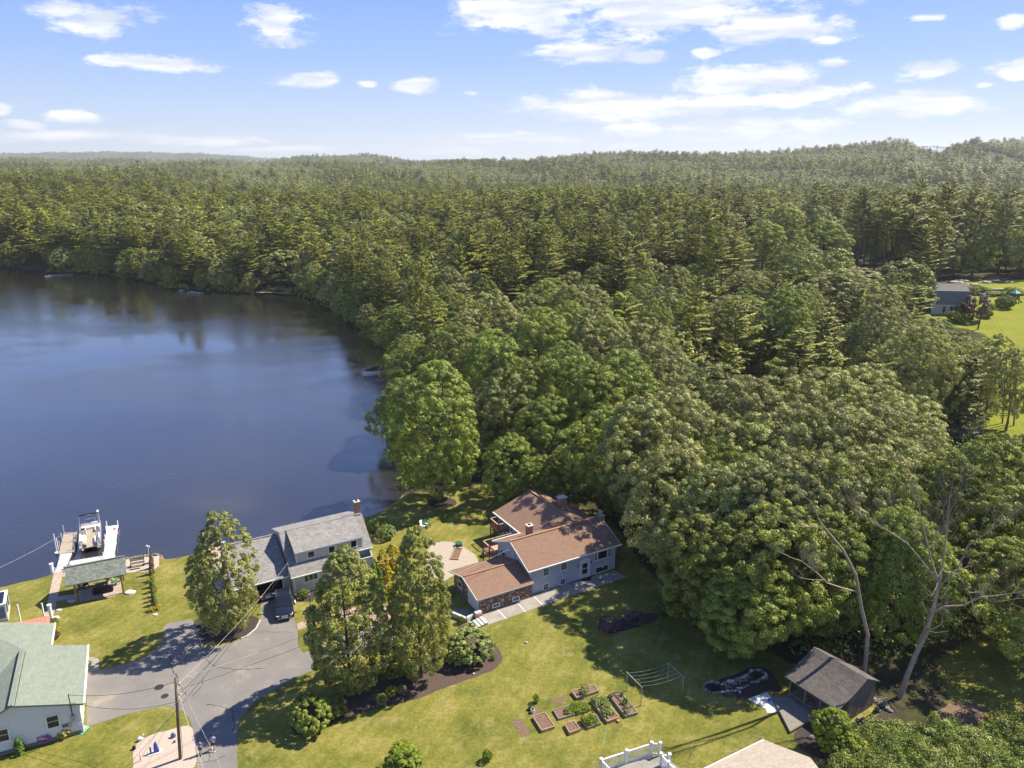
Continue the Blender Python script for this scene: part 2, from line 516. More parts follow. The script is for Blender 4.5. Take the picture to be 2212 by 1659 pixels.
# ------------------------------------------------------------ mesh building
class MB:
    def __init__(s):
        s.v, s.f = [], []

    def add(s, vs, fs):
        n = len(s.v)
        s.v += [tuple(q) for q in vs]
        s.f += [tuple(i + n for i in q) for q in fs]
        return s

    def box(s, x0, x1, y0, y1, z0, z1):
        vs = [(x, y, z) for z in (z0, z1) for y in (y0, y1) for x in (x0, x1)]
        return s.add(vs, [(0, 2, 3, 1), (4, 5, 7, 6), (0, 1, 5, 4), (2, 6, 7, 3), (0, 4, 6, 2), (1, 3, 7, 5)])

    def prism(s, poly, z0, z1):
        """vertical prism over an xy polygon (counter-clockwise)"""
        n = len(poly)
        a = sum(poly[i][0] * poly[(i + 1) % n][1] - poly[(i + 1) % n][0] * poly[i][1] for i in range(n))
        if a < 0: poly = poly[::-1]
        vs = [(p[0], p[1], z0) for p in poly] + [(p[0], p[1], z1) for p in poly]
        fs = [tuple(range(n - 1, -1, -1)), tuple(range(n, 2 * n))]
        fs += [(i, (i + 1) % n, n + (i + 1) % n, n + i) for i in range(n)]
        return s.add(vs, fs)

    def slab(s, pts, t, d=(0, 0, -1)):
        """thick plate: polygon of 3-d points extruded by t along d"""
        n = len(pts)
        d = Vector(d).normalized() * t
        a = [Vector(p) for p in pts]
        nr = Vector((0, 0, 0))
        for i in range(n):
            nr += a[i].cross(a[(i + 1) % n])
        if nr.dot(d) > 0: a = a[::-1]
        vs = a + [p + d for p in a]
        fs = [tuple(range(n)), tuple(range(2 * n - 1, n - 1, -1))]
        fs += [((i + 1) % n, i, n + i, n + (i + 1) % n) for i in range(n)]
        return s.add(vs, fs)

    def tube(s, pts, r, n=8, r1=None, caps=True):
        pts = [Vector(p) for p in pts]
        m = len(pts)
        base = len(s.v)
        for i, p in enumerate(pts):
            if i == 0: t = pts[1] - p
            elif i == m - 1: t = p - pts[-2]
            else: t = pts[i + 1] - pts[i - 1]
            t.normalize()
            a = t.orthogonal().normalized() if i == 0 else (a - t * a.dot(t)).normalized()
            b = t.cross(a)
            rr = r if r1 is None else r + (r1 - r) * i / (m - 1)
            if isinstance(r, (list, tuple)): rr = r[i]
            for k in range(n):
                c = 2 * math.pi * k / n
                s.v.append(tuple(p + (a * math.cos(c) + b * math.sin(c)) * rr))
        for i in range(m - 1):
            for k in range(n):
                s.f.append((base + i * n + k, base + i * n + (k + 1) % n, base + (i + 1) * n + (k + 1) % n, base + (i + 1) * n + k))
        if caps:
            s.f.append(tuple(base + k for k in range(n - 1, -1, -1)))
            s.f.append(tuple(base + (m - 1) * n + k for k in range(n)))
        return s

    def cyl(s, x, y, z0, z1, r, n=16, r1=None):
        return s.tube([(x, y, z0), (x, y, z1)], r, n, r1)

    def bar(s, a, b, w, h=None):
        """rectangular bar from a to b, w wide, h high"""
        h = h or w
        a, b = Vector(a), Vector(b)
        t = (b - a).normalized()
        up = Vector((0, 0, 1)) if abs(t.z) < .95 else Vector((0, 1, 0))
        sd_ = t.cross(up).normalized() * w / 2
        u = sd_.cross(t).normalized() * h / 2
        vs = [a - sd_ - u, a + sd_ - u, a + sd_ + u, a - sd_ + u, b - sd_ - u, b + sd_ - u, b + sd_ + u, b - sd_ + u]
        return s.add(vs, [(0, 1, 2, 3), (7, 6, 5, 4), (0, 4, 5, 1), (1, 5, 6, 2), (2, 6, 7, 3), (3, 7, 4, 0)])

    def ball(s, c, r, nu=12, nv=8, sq=(1, 1, 1), jit=0, seed=0):
        rn = random.Random(seed)
        vs = [(c[0], c[1], c[2] + r * sq[2])]
        for i in range(1, nv):
            for j in range(nu):
                a, b = math.pi * i / nv, 2 * math.pi * j / nu
                k = r * (1 + rn.uniform(-jit, jit))
                vs.append((c[0] + k * math.sin(a) * math.cos(b) * sq[0], c[1] + k * math.sin(a) * math.sin(b) * sq[1], c[2] + k * math.cos(a) * sq[2]))
        vs.append((c[0], c[1], c[2] - r * sq[2]))
        fs = [(0, 1 + j, 1 + (j + 1) % nu) for j in range(nu)]
        for i in range(nv - 2):
            for j in range(nu):
                a = 1 + i * nu
                fs.append((a + j, a + nu + j, a + nu + (j + 1) % nu, a + (j + 1) % nu))
        a = 1 + (nv - 2) * nu
        fs += [(a + j, len(vs) - 1, a + (j + 1) % nu) for j in range(nu)]
        return s.add(vs, fs)

    def mesh(s, name, mat, smooth=False):
        me = bpy.data.meshes.new(name)
        me.from_pydata(s.v, [], s.f)
        me.materials.append(MT[mat] if isinstance(mat, str) else mat)
        uv = me.uv_layers.new(name='UVMap')
        me.update()
        data = np.empty(len(me.loops) * 2, 'f')
        for p in me.polygons:
            n = p.normal
            if abs(n.z) > .999:
                t, b = Vector((1, 0, 0)), Vector((0, 1, 0))
            else:
                t = Vector((-n.y, n.x, 0)).normalized()
                b = n.cross(t)
            for li in p.loop_indices:
                c = me.vertices[me.loops[li].vertex_index].co
                data[2 * li] = c.dot(t)
                data[2 * li + 1] = c.dot(b)
        uv.data.foreach_set('uv', data)
        if smooth:
            me.polygons.foreach_set('use_smooth', [True] * len(me.polygons))
        return me

    def build(s, name, mat, parent=None, smooth=False, loc=None, rz=None):
        o = bpy.data.objects.new(name, s.mesh(name, mat, smooth))
        COL.objects.link(o)
        if parent is not None: o.parent = parent
        if loc is not None: o.location = loc
        if rz is not None: o.rotation_euler[2] = R(rz)
        return o


def sheet(name, poly, z, mat, edge=0.0, kind='structure', fine=0.0, label=None):
    """flat ground patch over an xy polygon, its edge made slightly uneven"""
    pts = [Vector((p[0], p[1], 0)) for p in poly]
    if edge:
        rn = random.Random(len(pts) * 7 + int(abs(pts[0].x) * 10))
        out = []
        for i, p in enumerate(pts):
            q = pts[(i + 1) % len(pts)]
            n = max(1, int((q - p).length / .45))
            for k in range(n):
                w = p.lerp(q, k / n)
                out.append(w + Vector((rn.uniform(-edge, edge), rn.uniform(-edge, edge), 0)))
        pts = out
    bm = bmesh.new()
    vs = [bm.verts.new((p.x, p.y, z)) for p in pts]
    f = bm.faces.new(vs)
    f.normal_update()
    if f.normal.z < 0: f.normal_flip()
    bmesh.ops.triangulate(bm, faces=bm.faces[:])
    me = bpy.data.meshes.new(name)
    bm.to_mesh(me)
    bm.free()
    uv = me.uv_layers.new(name='UVMap')
    for l in me.loops:
        c = me.vertices[l.vertex_index].co
        uv.data[l.index].uv = (c.x, c.y)
    me.materials.append(MT[mat])
    o = bpy.data.objects.new(name, me)
    COL.objects.link(o)
    tag(o, label, None, None, kind)
    return o


def smooth_poly(pts, n=3):
    """Chaikin corner cutting of a closed polygon"""
    for _ in range(n):
        q = []
        for i in range(len(pts)):
            a, b = Vector(pts[i]), Vector(pts[(i + 1) % len(pts)])
            q += [a * .75 + b * .25, a * .25 + b * .75]
        pts = q
    return pts


def copy_tree(o, parent=None):
    c = o.copy()
    COL.objects.link(c)
    if parent is not None: c.parent = parent
    for ch in [q for q in o.children]:
        copy_tree(ch, c)
    return c
# ============================================================ LAND AND WATER
LAKE_Z = -0.9


def inpoly(P, X, Y):
    P = np.array([(p[0], p[1]) for p in P])
    inside = np.zeros(X.shape, bool)
    n = len(P)
    for i in range(n):
        x0, y0 = P[i]
        x1, y1 = P[(i + 1) % n]
        c = ((y0 > Y) != (y1 > Y)) & (X < (x1 - x0) * (Y - y0) / (y1 - y0 + 1e-12) + x0)
        inside ^= c
    return inside


def polydist(P, X, Y):
    P = np.array([(p[0], p[1]) for p in P])
    d = np.full(X.shape, 1e9)
    n = len(P)
    for i in range(n):
        a, b = P[i], P[(i + 1) % n]
        ab = b - a
        t = np.clip(((X - a[0]) * ab[0] + (Y - a[1]) * ab[1]) / (ab @ ab + 1e-9), 0, 1)
        d = np.minimum(d, np.hypot(X - a[0] - t * ab[0], Y - a[1] - t * ab[1]))
    return d


_near = [g(1, 0, 548, LAKE_Z), g(1, 150, 512, LAKE_Z), g(1, 300, 478, LAKE_Z), g(1, 400, 440, LAKE_Z), g(1, 560, 400, LAKE_Z),
         g(1, 775, 366, LAKE_Z), g(1, 985, 340, LAKE_Z), g(1, 1010, 374, LAKE_Z), g(1, 1100, 366, LAKE_Z), g(1, 1200, 338, LAKE_Z),
         g(1, 1290, 300, LAKE_Z), g(2, 400, 345, LAKE_Z), g(2, 560, 318, LAKE_Z), g(2, 760, 262, LAKE_Z), g(2, 950, 232, LAKE_Z),
         g(2, 1130, 208, LAKE_Z), g(2, 1200, 192, LAKE_Z), g(2, 1290, 140, LAKE_Z), g(2, 1350, 95, LAKE_Z), g(2, 1410, 45, LAKE_Z)]
_far = [G(884, 1062, LAKE_Z), G(872, 1030, LAKE_Z), G(862, 990, LAKE_Z), G(868, 930, LAKE_Z), G(872, 870, LAKE_Z), G(880, 820, LAKE_Z),
        G(868, 775, LAKE_Z), G(815, 748, LAKE_Z), G(780, 715, LAKE_Z), G(735, 685, LAKE_Z), G(690, 655, LAKE_Z), G(650, 640, LAKE_Z), G(560, 630, LAKE_Z), G(545, 634, LAKE_Z),
        G(450, 632, LAKE_Z), G(385, 628, LAKE_Z), G(300, 606, LAKE_Z), G(190, 592, LAKE_Z), G(100, 589, LAKE_Z), G(0, 580, LAKE_Z),
        Vector((-280, 330, 0)), Vector((-420, 360, 0)), Vector((-520, 250, 0)), Vector((-420, 120, 0)), Vector((-220, 60, 0)),
        Vector((-110, 50, 0))]
LAKE = _near + _far

# open lawns (measured on the photograph, unprojected to the ground)
_edge = [(868, 1072), (905, 1062), (960, 1072), (1010, 1052), (1075, 1042), (1130, 1050), (1180, 1075), (1290, 1105), (1340, 1150), (1400, 1235),
         (1470, 1290), (1520, 1320), (1590, 1350), (1640, 1395), (1700, 1430), (1790, 1445), (1880, 1490), (1900, 1560)]
PROPERTY = [G(u, v) for u, v in _edge] + [Vector((26, 50, 0)), Vector((30, 40, 0)), Vector((30, 20, 0)), Vector((-110, 20, 0)), Vector((-110, 52, 0))] \
    + [Vector((p.x, p.y, 0)) for p in _near]
LAWN_FAR = [Vector(p) for p in ((108, 196, 0), (120, 222, 0), (136, 240, 0), (150, 248, 0), (185, 255, 0), (260, 262, 0), (270, 190, 0), (200, 170, 0), (160, 165, 0), (125, 172, 0))]
LAWN_STRIP = [Vector(p) for p in ((70, 112, 0), (80, 122, 0), (92, 140, 0), (104, 160, 0), (118, 186, 0), (170, 190, 0), (150, 150, 0), (120, 120, 0), (96, 100, 0), (78, 98, 0))]
LAWN_SE = [Vector(p) for p in ((38, 56, 0), (40, 62, 0), (47, 66, 0), (60, 76, 0), (70, 84, 0), (90, 90, 0), (90, 60, 0), (60, 50, 0), (44, 50, 0))]


def sstep(a, b, x):
    t = np.clip((x - a) / (b - a), 0, 1)
    return t * t * (3 - 2 * t)


def _vn(x, y, s, seed):
    """cheap smooth noise from rotated sines"""
    r = np.random.RandomState(seed)
    o = np.zeros_like(x)
    for k in range(7):
        a = r.uniform(0, 6.28)
        f = s * (1.0 + k * .55)
        o += np.sin((x * math.cos(a) + y * math.sin(a)) * f + r.uniform(0, 6.28)) / (1 + k * .6)
    return o / 3.0


# far ridges: distance, list of (u, v) of the skyline, depth of the slope
RIDGES = [(6800, [(-500, 352), (-100, 336), (0, 333), (150, 330), (260, 329), (360, 331), (470, 334), (560, 341), (640, 347), (800, 352), (900, 349), (960, 346), (1010, 346), (1060, 348), (1150, 354), (2700, 356)], 2600),
          (3400, [(-600, 350), (0, 346), (120, 346), (400, 349), (560, 350), (620, 344), (690, 338), (750, 336), (800, 337), (840, 343), (900, 348), (960, 350), (1040, 349), (1120, 351), (1400, 355), (2800, 355)], 1500),
          (1900, [(-700, 366), (0, 362), (400, 360), (900, 356), (1060, 351), (1130, 350), (1180, 344), (1250, 338), (1350, 336), (1500, 335), (1640, 336), (1720, 330), (1800, 324), (1880, 317), (1930, 312), (1960, 312),
                 (1975, 317), (1990, 327), (2012, 331), (2036, 331), (2050, 322), (2066, 316), (2110, 310), (2212, 313), (2400, 318), (2900, 335)], 1150)]


def terrain(X, Y):
    X = np.asarray(X, float)
    Y = np.asarray(Y, float)
    ds = polydist(LAKE, X, Y)
    inl = inpoly(LAKE, X, Y)
    rise = 8.0 * sstep(115, 290, Y + 0.25 * X) * (.35 + .65 * sstep(-120, 80, X))
    left = 6.0 * sstep(8, 120, ds) * sstep(40, 140, -X) * sstep(150, 260, Y)
    base = (rise + left) * sstep(0, 55, ds)
    D = np.hypot(X, Y)
    base = base * (1 - sstep(360, 720, D)) + sstep(100, 700, D) * 1.5 * _vn(X, Y, .008, 3)
    base += 13 * sstep(330, 640, D) * sstep(160, 420, -X) * (1 - sstep(800, 1200, D))
    # ridges
    az = np.arctan2(X, np.maximum(Y, 1e-3))
    for Rr, prof, dep in RIDGES:
        aa, hh = [], []
        for u, v in prof:
            d = ray(u, v)
            aa.append(math.atan2(d[0], d[1]))
            hh.append(CAMH + Rr * (d[2] / math.hypot(d[0], d[1])) - 12)
        h = np.interp(az, aa, hh)
        w = sstep(Rr - dep, Rr - 60, D) * (1 - sstep(Rr + 60, Rr + dep, D) * .8)
        w = np.where(Y > 0, w, w * 0)
        base = base * (1 - w) + np.maximum(h + 2.0 * _vn(X, Y, .01, 5), base) * w
    # lake bank
    bank = LAKE_Z + .05 + (base - LAKE_Z) * sstep(0, 1.8, ds)
    z = np.where(ds < 1.8, np.minimum(bank, base), base)
    bed = LAKE_Z - .02 - 3.6 * sstep(0, 26, ds) - .12 * np.minimum(ds, 3)
    return np.where(inl, bed, z)


def tz(x, y):
    return float(terrain(np.array([x]), np.array([y]))[0])


def GT(u, v):
    z = 0.0
    for _ in range(12):
        p = G(u, v, z)
        z = .5 * z + .5 * tz(p.x, p.y)
    p = G(u, v, z)
    return Vector((p.x, p.y, tz(p.x, p.y)))


def axis(lo, hi, step, far, ratio):
    a = list(np.arange(lo, hi + 1e-6, step))
    s, x = step, hi
    r = []
    while x < far:
        s *= ratio
        x += s
        r.append(x)
    s, x = step, lo
    l = []
    while x > -far:
        s *= ratio
        x -= s
        l.append(x)
    return np.array(l[::-1] + a + r)


def build_ground():
    xs = axis(-70, 45, 1.0, 11000, 1.045)
    ys = axis(35, 130, 1.0, 11000, 1.028)
    X, Y = np.meshgrid(xs, ys)
    Z = terrain(X, Y)
    nx, ny = len(xs), len(ys)
    co = np.stack([X.ravel(), Y.ravel(), Z.ravel()], 1).astype('f')
    me = bpy.data.meshes.new('ground')
    me.vertices.add(nx * ny)
    me.vertices.foreach_set('co', co.ravel())
    i = np.arange(ny - 1)[:, None] * nx + np.arange(nx - 1)[None, :]
    q = np.stack([i, i + 1, i + 1 + nx, i + nx], -1).reshape(-1, 4)
    me.loops.add(q.size)
    me.loops.foreach_set('vertex_index', q.ravel().astype('i'))
    me.polygons.add(len(q))
    me.polygons.foreach_set('loop_start', (np.arange(len(q)) * 4).astype('i'))
    me.polygons.foreach_set('use_smooth', [True] * len(q))
    me.update(calc_edges=True)
    # forest floor mask and bed mask
    lawn = inpoly(PROPERTY, X, Y) | inpoly(LAWN_FAR, X, Y) | inpoly(LAWN_STRIP, X, Y) | inpoly(LAWN_SE, X, Y)
    dl = np.minimum(np.minimum(polydist(PROPERTY, X, Y), polydist(LAWN_FAR, X, Y)), np.minimum(polydist(LAWN_STRIP, X, Y), polydist(LAWN_SE, X, Y)))
    f = np.where(lawn, .5 - dl / 3, .5 + dl / 3).clip(0, 1)
    a = me.attributes.new('floor', 'FLOAT', 'POINT')
    a.data.foreach_set('value', f.ravel().astype('f'))
    # asphalt-dark deep bed versus sandy shallows: the bed's own colour by depth
    dfar = np.full(X.shape, 1e9)
    for a_, b_ in zip(_near, _near[1:]):
        dfar = np.minimum(dfar, polydist([a_, b_, a_], X, Y))
    d = np.where(inpoly(LAKE, X, Y), polydist(LAKE, X, Y), -1)
    b = me.attributes.new('bed', 'FLOAT', 'POINT')
    b.data.foreach_set('value', d.ravel().astype('f'))
    c_ = me.attributes.new('sandy', 'FLOAT', 'POINT')
    c_.data.foreach_set('value', (1 - sstep(9, 16, dfar)).ravel().astype('f'))
    m, nt, bs = nodes('ground')
    N, L = nt.nodes.new, nt.links.new
    setc(bs, 'Roughness', 1.0)
    bs.inputs['Specular IOR Level'].default_value = .1
    geo = N('ShaderNodeNewGeometry')

    def noise(scale, det=5, rough=.6, vec=None):
        n = N('ShaderNodeTexNoise')
        n.inputs['Scale'].default_value = scale
        n.inputs['Detail'].default_value = det
        n.inputs['Roughness'].default_value = rough
        L(vec or geo.outputs['Position'], n.inputs['Vector'])
        return n.outputs['Fac']

    def ramp(fac, stops):
        c = N('ShaderNodeValToRGB')
        e = c.color_ramp.elements
        e[0].position, e[0].color = stops[0][0], (*stops[0][1], 1)
        e[1].position, e[1].color = stops[-1][0], (*stops[-1][1], 1)
        for p_, c_ in stops[1:-1]:
            k = e.new(p_)
            k.color = (*c_, 1)
        L(fac, c.inputs[0])
        return c.outputs[0]

    def mixc(f, a_, b_, mode='MIX'):
        x = N('ShaderNodeMixRGB')
        x.blend_type = mode
        for i_, q_ in enumerate((f, a_, b_)):
            if isinstance(q_, (int, float)): x.inputs[i_].default_value = q_
            elif isinstance(q_, tuple): x.inputs[i_].default_value = (*q_, 1)
            else: L(q_, x.inputs[i_])
        return x.outputs[0]
    grass = ramp(noise(.22, 6, .65), [(.28, (.080, .100, .020)), (.44, (.150, .155, .030)), (.58, (.215, .200, .046)), (.74, (.32, .26, .10))])
    fine = N('ShaderNodeMapRange')
    fine.inputs['From Min'].default_value = .3
    fine.inputs['From Max'].default_value = .7
    fine.inputs['To Min'].default_value = .55
    fine.inputs['To Max'].default_value = 1.42
    L(noise(3.3, 8, .8), fine.inputs['Value'])
    grass = mixc(1.0, grass, fine.outputs[0], 'MULTIPLY')
    # dry straw-coloured patches
    dry = N('ShaderNodeMapRange')
    dry.inputs['From Min'].default_value = .54
    dry.inputs['From Max'].default_value = .72
    dry.inputs['To Max'].default_value = .8
    L(noise(.42, 7, .75), dry.inputs['Value'])
    spx = N('ShaderNodeSeparateXYZ')
    L(geo.outputs['Position'], spx.inputs[0])
    lush = N('ShaderNodeMapRange')       # the far lawn is a lusher meadow
    lush.inputs['From Min'].default_value = 95
    lush.inputs['From Max'].default_value = 130
    lush.inputs['To Min'].default_value = 1.0
    lush.inputs['To Max'].default_value = .12
    L(spx.outputs[1], lush.inputs['Value'])
    drym = N('ShaderNodeMath')
    drym.operation = 'MULTIPLY'
    L(dry.outputs[0], drym.inputs[0])
    L(lush.outputs[0], drym.inputs[1])
    grass = mixc(drym.outputs[0], grass, (.36, .285, .13))
    lushi = N('ShaderNodeMath')
    lushi.operation = 'MULTIPLY_ADD'
    lushi.inputs[1].default_value = -.7
    lushi.inputs[2].default_value = .7
    L(lush.outputs[0], lushi.inputs[0])
    grass = mixc(lushi.outputs[0], grass, (.215, .245, .020))
    # faint mowing stripes
    mp = N('ShaderNodeMapping')
    mp.inputs['Rotation'].default_value = (0, 0, R(24))
    L(geo.outputs['Position'], mp.inputs[0])
    wv = N('ShaderNodeTexWave')
    wv.inputs['Scale'].default_value = .30
    wv.inputs['Distortion'].default_value = 1.2
    wv.inputs['Detail'].default_value = 2
    L(mp.outputs[0], wv.inputs['Vector'])
    wr = N('ShaderNodeMapRange')
    wr.inputs['To Min'].default_value = .95
    wr.inputs['To Max'].default_value = 1.05
    L(wv.outputs['Fac'], wr.inputs['Value'])
    grass = mixc(1.0, grass, wr.outputs[0], 'MULTIPLY')
    floorc = ramp(noise(.5, 8, .75), [(.3, (.022, .020, .012)), (.5, (.06, .052, .03)), (.62, (.055, .075, .022)), (.75, (.15, .115, .07))])
    # beyond 1 km the ground between the crowns is understorey green
    vl = N('ShaderNodeVectorMath')
    vl.operation = 'LENGTH'
    L(geo.outputs['Position'], vl.inputs[0])
    farf = N('ShaderNodeMapRange')
    farf.inputs['From Min'].default_value = 700
    farf.inputs['From Max'].default_value = 1300
    L(vl.outputs['Value'], farf.inputs['Value'])
    farc = ramp(noise(.02, 10, .8), [(.35, (.030, .048, .018)), (.5, (.055, .080, .028)), (.65, (.085, .115, .040))])
    floorc = mixc(farf.outputs[0], floorc, farc)
    at = N('ShaderNodeAttribute')
    at.attribute_name = 'floor'
    ed = N('ShaderNodeMath')
    ed.operation = 'MULTIPLY_ADD'
    ed.inputs[1].default_value = .5
    L(noise(.9, 4), ed.inputs[0])
    L(at.outputs['Fac'], ed.inputs[2])
    er = N('ShaderNodeMapRange')
    er.inputs['From Min'].default_value = .62
    er.inputs['From Max'].default_value = .88
    L(ed.outputs[0], er.inputs['Value'])
    land = mixc(er.outputs[0], grass, floorc)
    ab = N('ShaderNodeAttribute')
    ab.attribute_name = 'bed'
    bedw = N('ShaderNodeMath')
    bedw.operation = 'MULTIPLY_ADD'
    bedw.inputs[1].default_value = 5.0
    L(noise(.35, 5), bedw.inputs[0])
    L(ab.outputs['Fac'], bedw.inputs[2])
    bedr = N('ShaderNodeMapRange')
    bedr.inputs['From Min'].default_value = 2.0
    bedr.inputs['From Max'].default_value = 13.0
    L(bedw.outputs[0], bedr.inputs['Value'])
    asd = N('ShaderNodeAttribute')
    asd.attribute_name = 'sandy'
    inv_ = N('ShaderNodeMath')
    inv_.operation = 'SUBTRACT'
    inv_.inputs[0].default_value = .92
    L(asd.outputs['Fac'], inv_.inputs[1])
    bmx = N('ShaderNodeMath')
    bmx.operation = 'MAXIMUM'
    L(bedr.outputs[0], bmx.inputs[0])
    L(inv_.outputs[0], bmx.inputs[1])
    bedc = ramp(bmx.outputs[0], [(0, (.62, .40, .21)), (.10, (.42, .23, .11)), (.35, (.12, .075, .05)), (.7, (.035, .03, .03)), (1, (.014, .015, .020))])
    isb = N('ShaderNodeMapRange')
    isb.inputs['From Min'].default_value = -.35
    isb.inputs['From Max'].default_value = .1
    L(ab.outputs['Fac'], isb.inputs['Value'])
    L(mixc(isb.outputs[0], land, bedc), bs.inputs['Base Color'])
    bp = N('ShaderNodeBump')
    bp.inputs['Strength'].default_value = .7
    bp.inputs['Distance'].default_value = .08
    L(noise(6, 6, .8), bp.inputs['Height'])
    L(bp.outputs[0], bs.inputs['Normal'])
    me.materials.append(m)
    o = bpy.data.objects.new('ground', me)
    COL.objects.link(o)
    tag(o, 'mown yellow-green lawns and brown forest floor running back to wooded hills', None, None, 'structure')
    return o


build_ground()


def build_lake():
    # one sheet a little larger than the shoreline; the banks cut it
    m, nt, b = nodes('lake_water')
    N, L = nt.nodes.new, nt.links.new
    nt.nodes.remove(b)
    out = nt.nodes['Material Output']
    geo = N('ShaderNodeNewGeometry')
    mp = N('ShaderNodeMapping')
    mp.inputs['Scale'].default_value = (1.0, 1.9, 1)
    mp.inputs['Rotation'].default_value = (0, 0, R(-12))
    L(geo.outputs['Position'], mp.inputs[0])
    n1 = N('ShaderNodeTexNoise')
    n1.inputs['Scale'].default_value = 1.5
    n1.inputs['Detail'].default_value = 4
    n1.inputs['Roughness'].default_value = .6
    L(mp.outputs[0], n1.inputs['Vector'])
    n2 = N('ShaderNodeTexNoise')
    n2.inputs['Scale'].default_value = .022
    n2.inputs['Detail'].default_value = 5
    L(mp.outputs[0], n2.inputs['Vector'])
    cat = N('ShaderNodeMapRange')      # cat's-paws: wind-ruffled areas and calm ones
    cat.inputs['From Min'].default_value = .38
    cat.inputs['From Max'].default_value = .58
    cat.inputs['To Min'].default_value = .05
    cat.inputs['To Max'].default_value = .45
    L(n2.outputs['Fac'], cat.inputs['Value'])
    bp = N('ShaderNodeBump')
    bp.inputs['Distance'].default_value = .10
    L(cat.outputs[0], bp.inputs['Strength'])
    L(n1.outputs['Fac'], bp.inputs['Height'])
    gl = N('ShaderNodeBsdfGlossy')
    gl.inputs['Color'].default_value = (1, .93, .84, 1)
    gl.inputs['Roughness'].default_value = .05
    L(bp.outputs[0], gl.inputs['Normal'])
    tr = N('ShaderNodeBsdfTransparent')
    tr.inputs['Color'].default_value = (.80, .74, .70, 1)
    df = N('ShaderNodeBsdfDiffuse')
    df.inputs['Color'].default_value = (.088, .082, .098, 1)
    body = N('ShaderNodeMixShader')
    body.inputs[0].default_value = .28
    L(tr.outputs[0], body.inputs[1])
    L(df.outputs[0], body.inputs[2])
    fr = N('ShaderNodeFresnel')
    fr.inputs['IOR'].default_value = 1.6
    L(bp.outputs[0], fr.inputs['Normal'])
    fm = N('ShaderNodeMath')
    fm.operation = 'MULTIPLY'
    fm.inputs[1].default_value = 1.75
    L(fr.outputs[0], fm.inputs[0])
    mx = N('ShaderNodeMixShader')
    L(fm.outputs[0], mx.inputs[0])
    L(body.outputs[0], mx.inputs[1])
    L(gl.outputs[0], mx.inputs[2])
    L(mx.outputs[0], out.inputs['Surface'])
    MT['water'] = m
    bm = bmesh.new()
    vs = []
    P = [Vector((p.x, p.y, 0)) for p in LAKE]
    # outward offset of 1.2 m
    n = len(P)
    area = sum(P[i].x * P[(i + 1) % n].y - P[(i + 1) % n].x * P[i].y for i in range(n))
    sg = 1 if area > 0 else -1
    for i in range(n):
        t = (P[(i + 1) % n] - P[i - 1]).normalized()
        o_ = Vector((t.y, -t.x, 0)) * sg * 1.2
        vs.append(bm.verts.new((P[i].x + o_.x, P[i].y + o_.y, LAKE_Z)))
    f = bm.faces.new(vs)
    f.normal_update()
    if f.normal.z < 0: f.normal_flip()
    bmesh.ops.triangulate(bm, faces=bm.faces[:])
    me = bpy.data.meshes.new('lake')
    bm.to_mesh(me)
    bm.free()
    me.materials.append(m)
    o = bpy.data.objects.new('lake', me)
    COL.objects.link(o)
    tag(o, 'calm dark blue lake with brown shallows along the shore', None, None, 'structure')


build_lake()


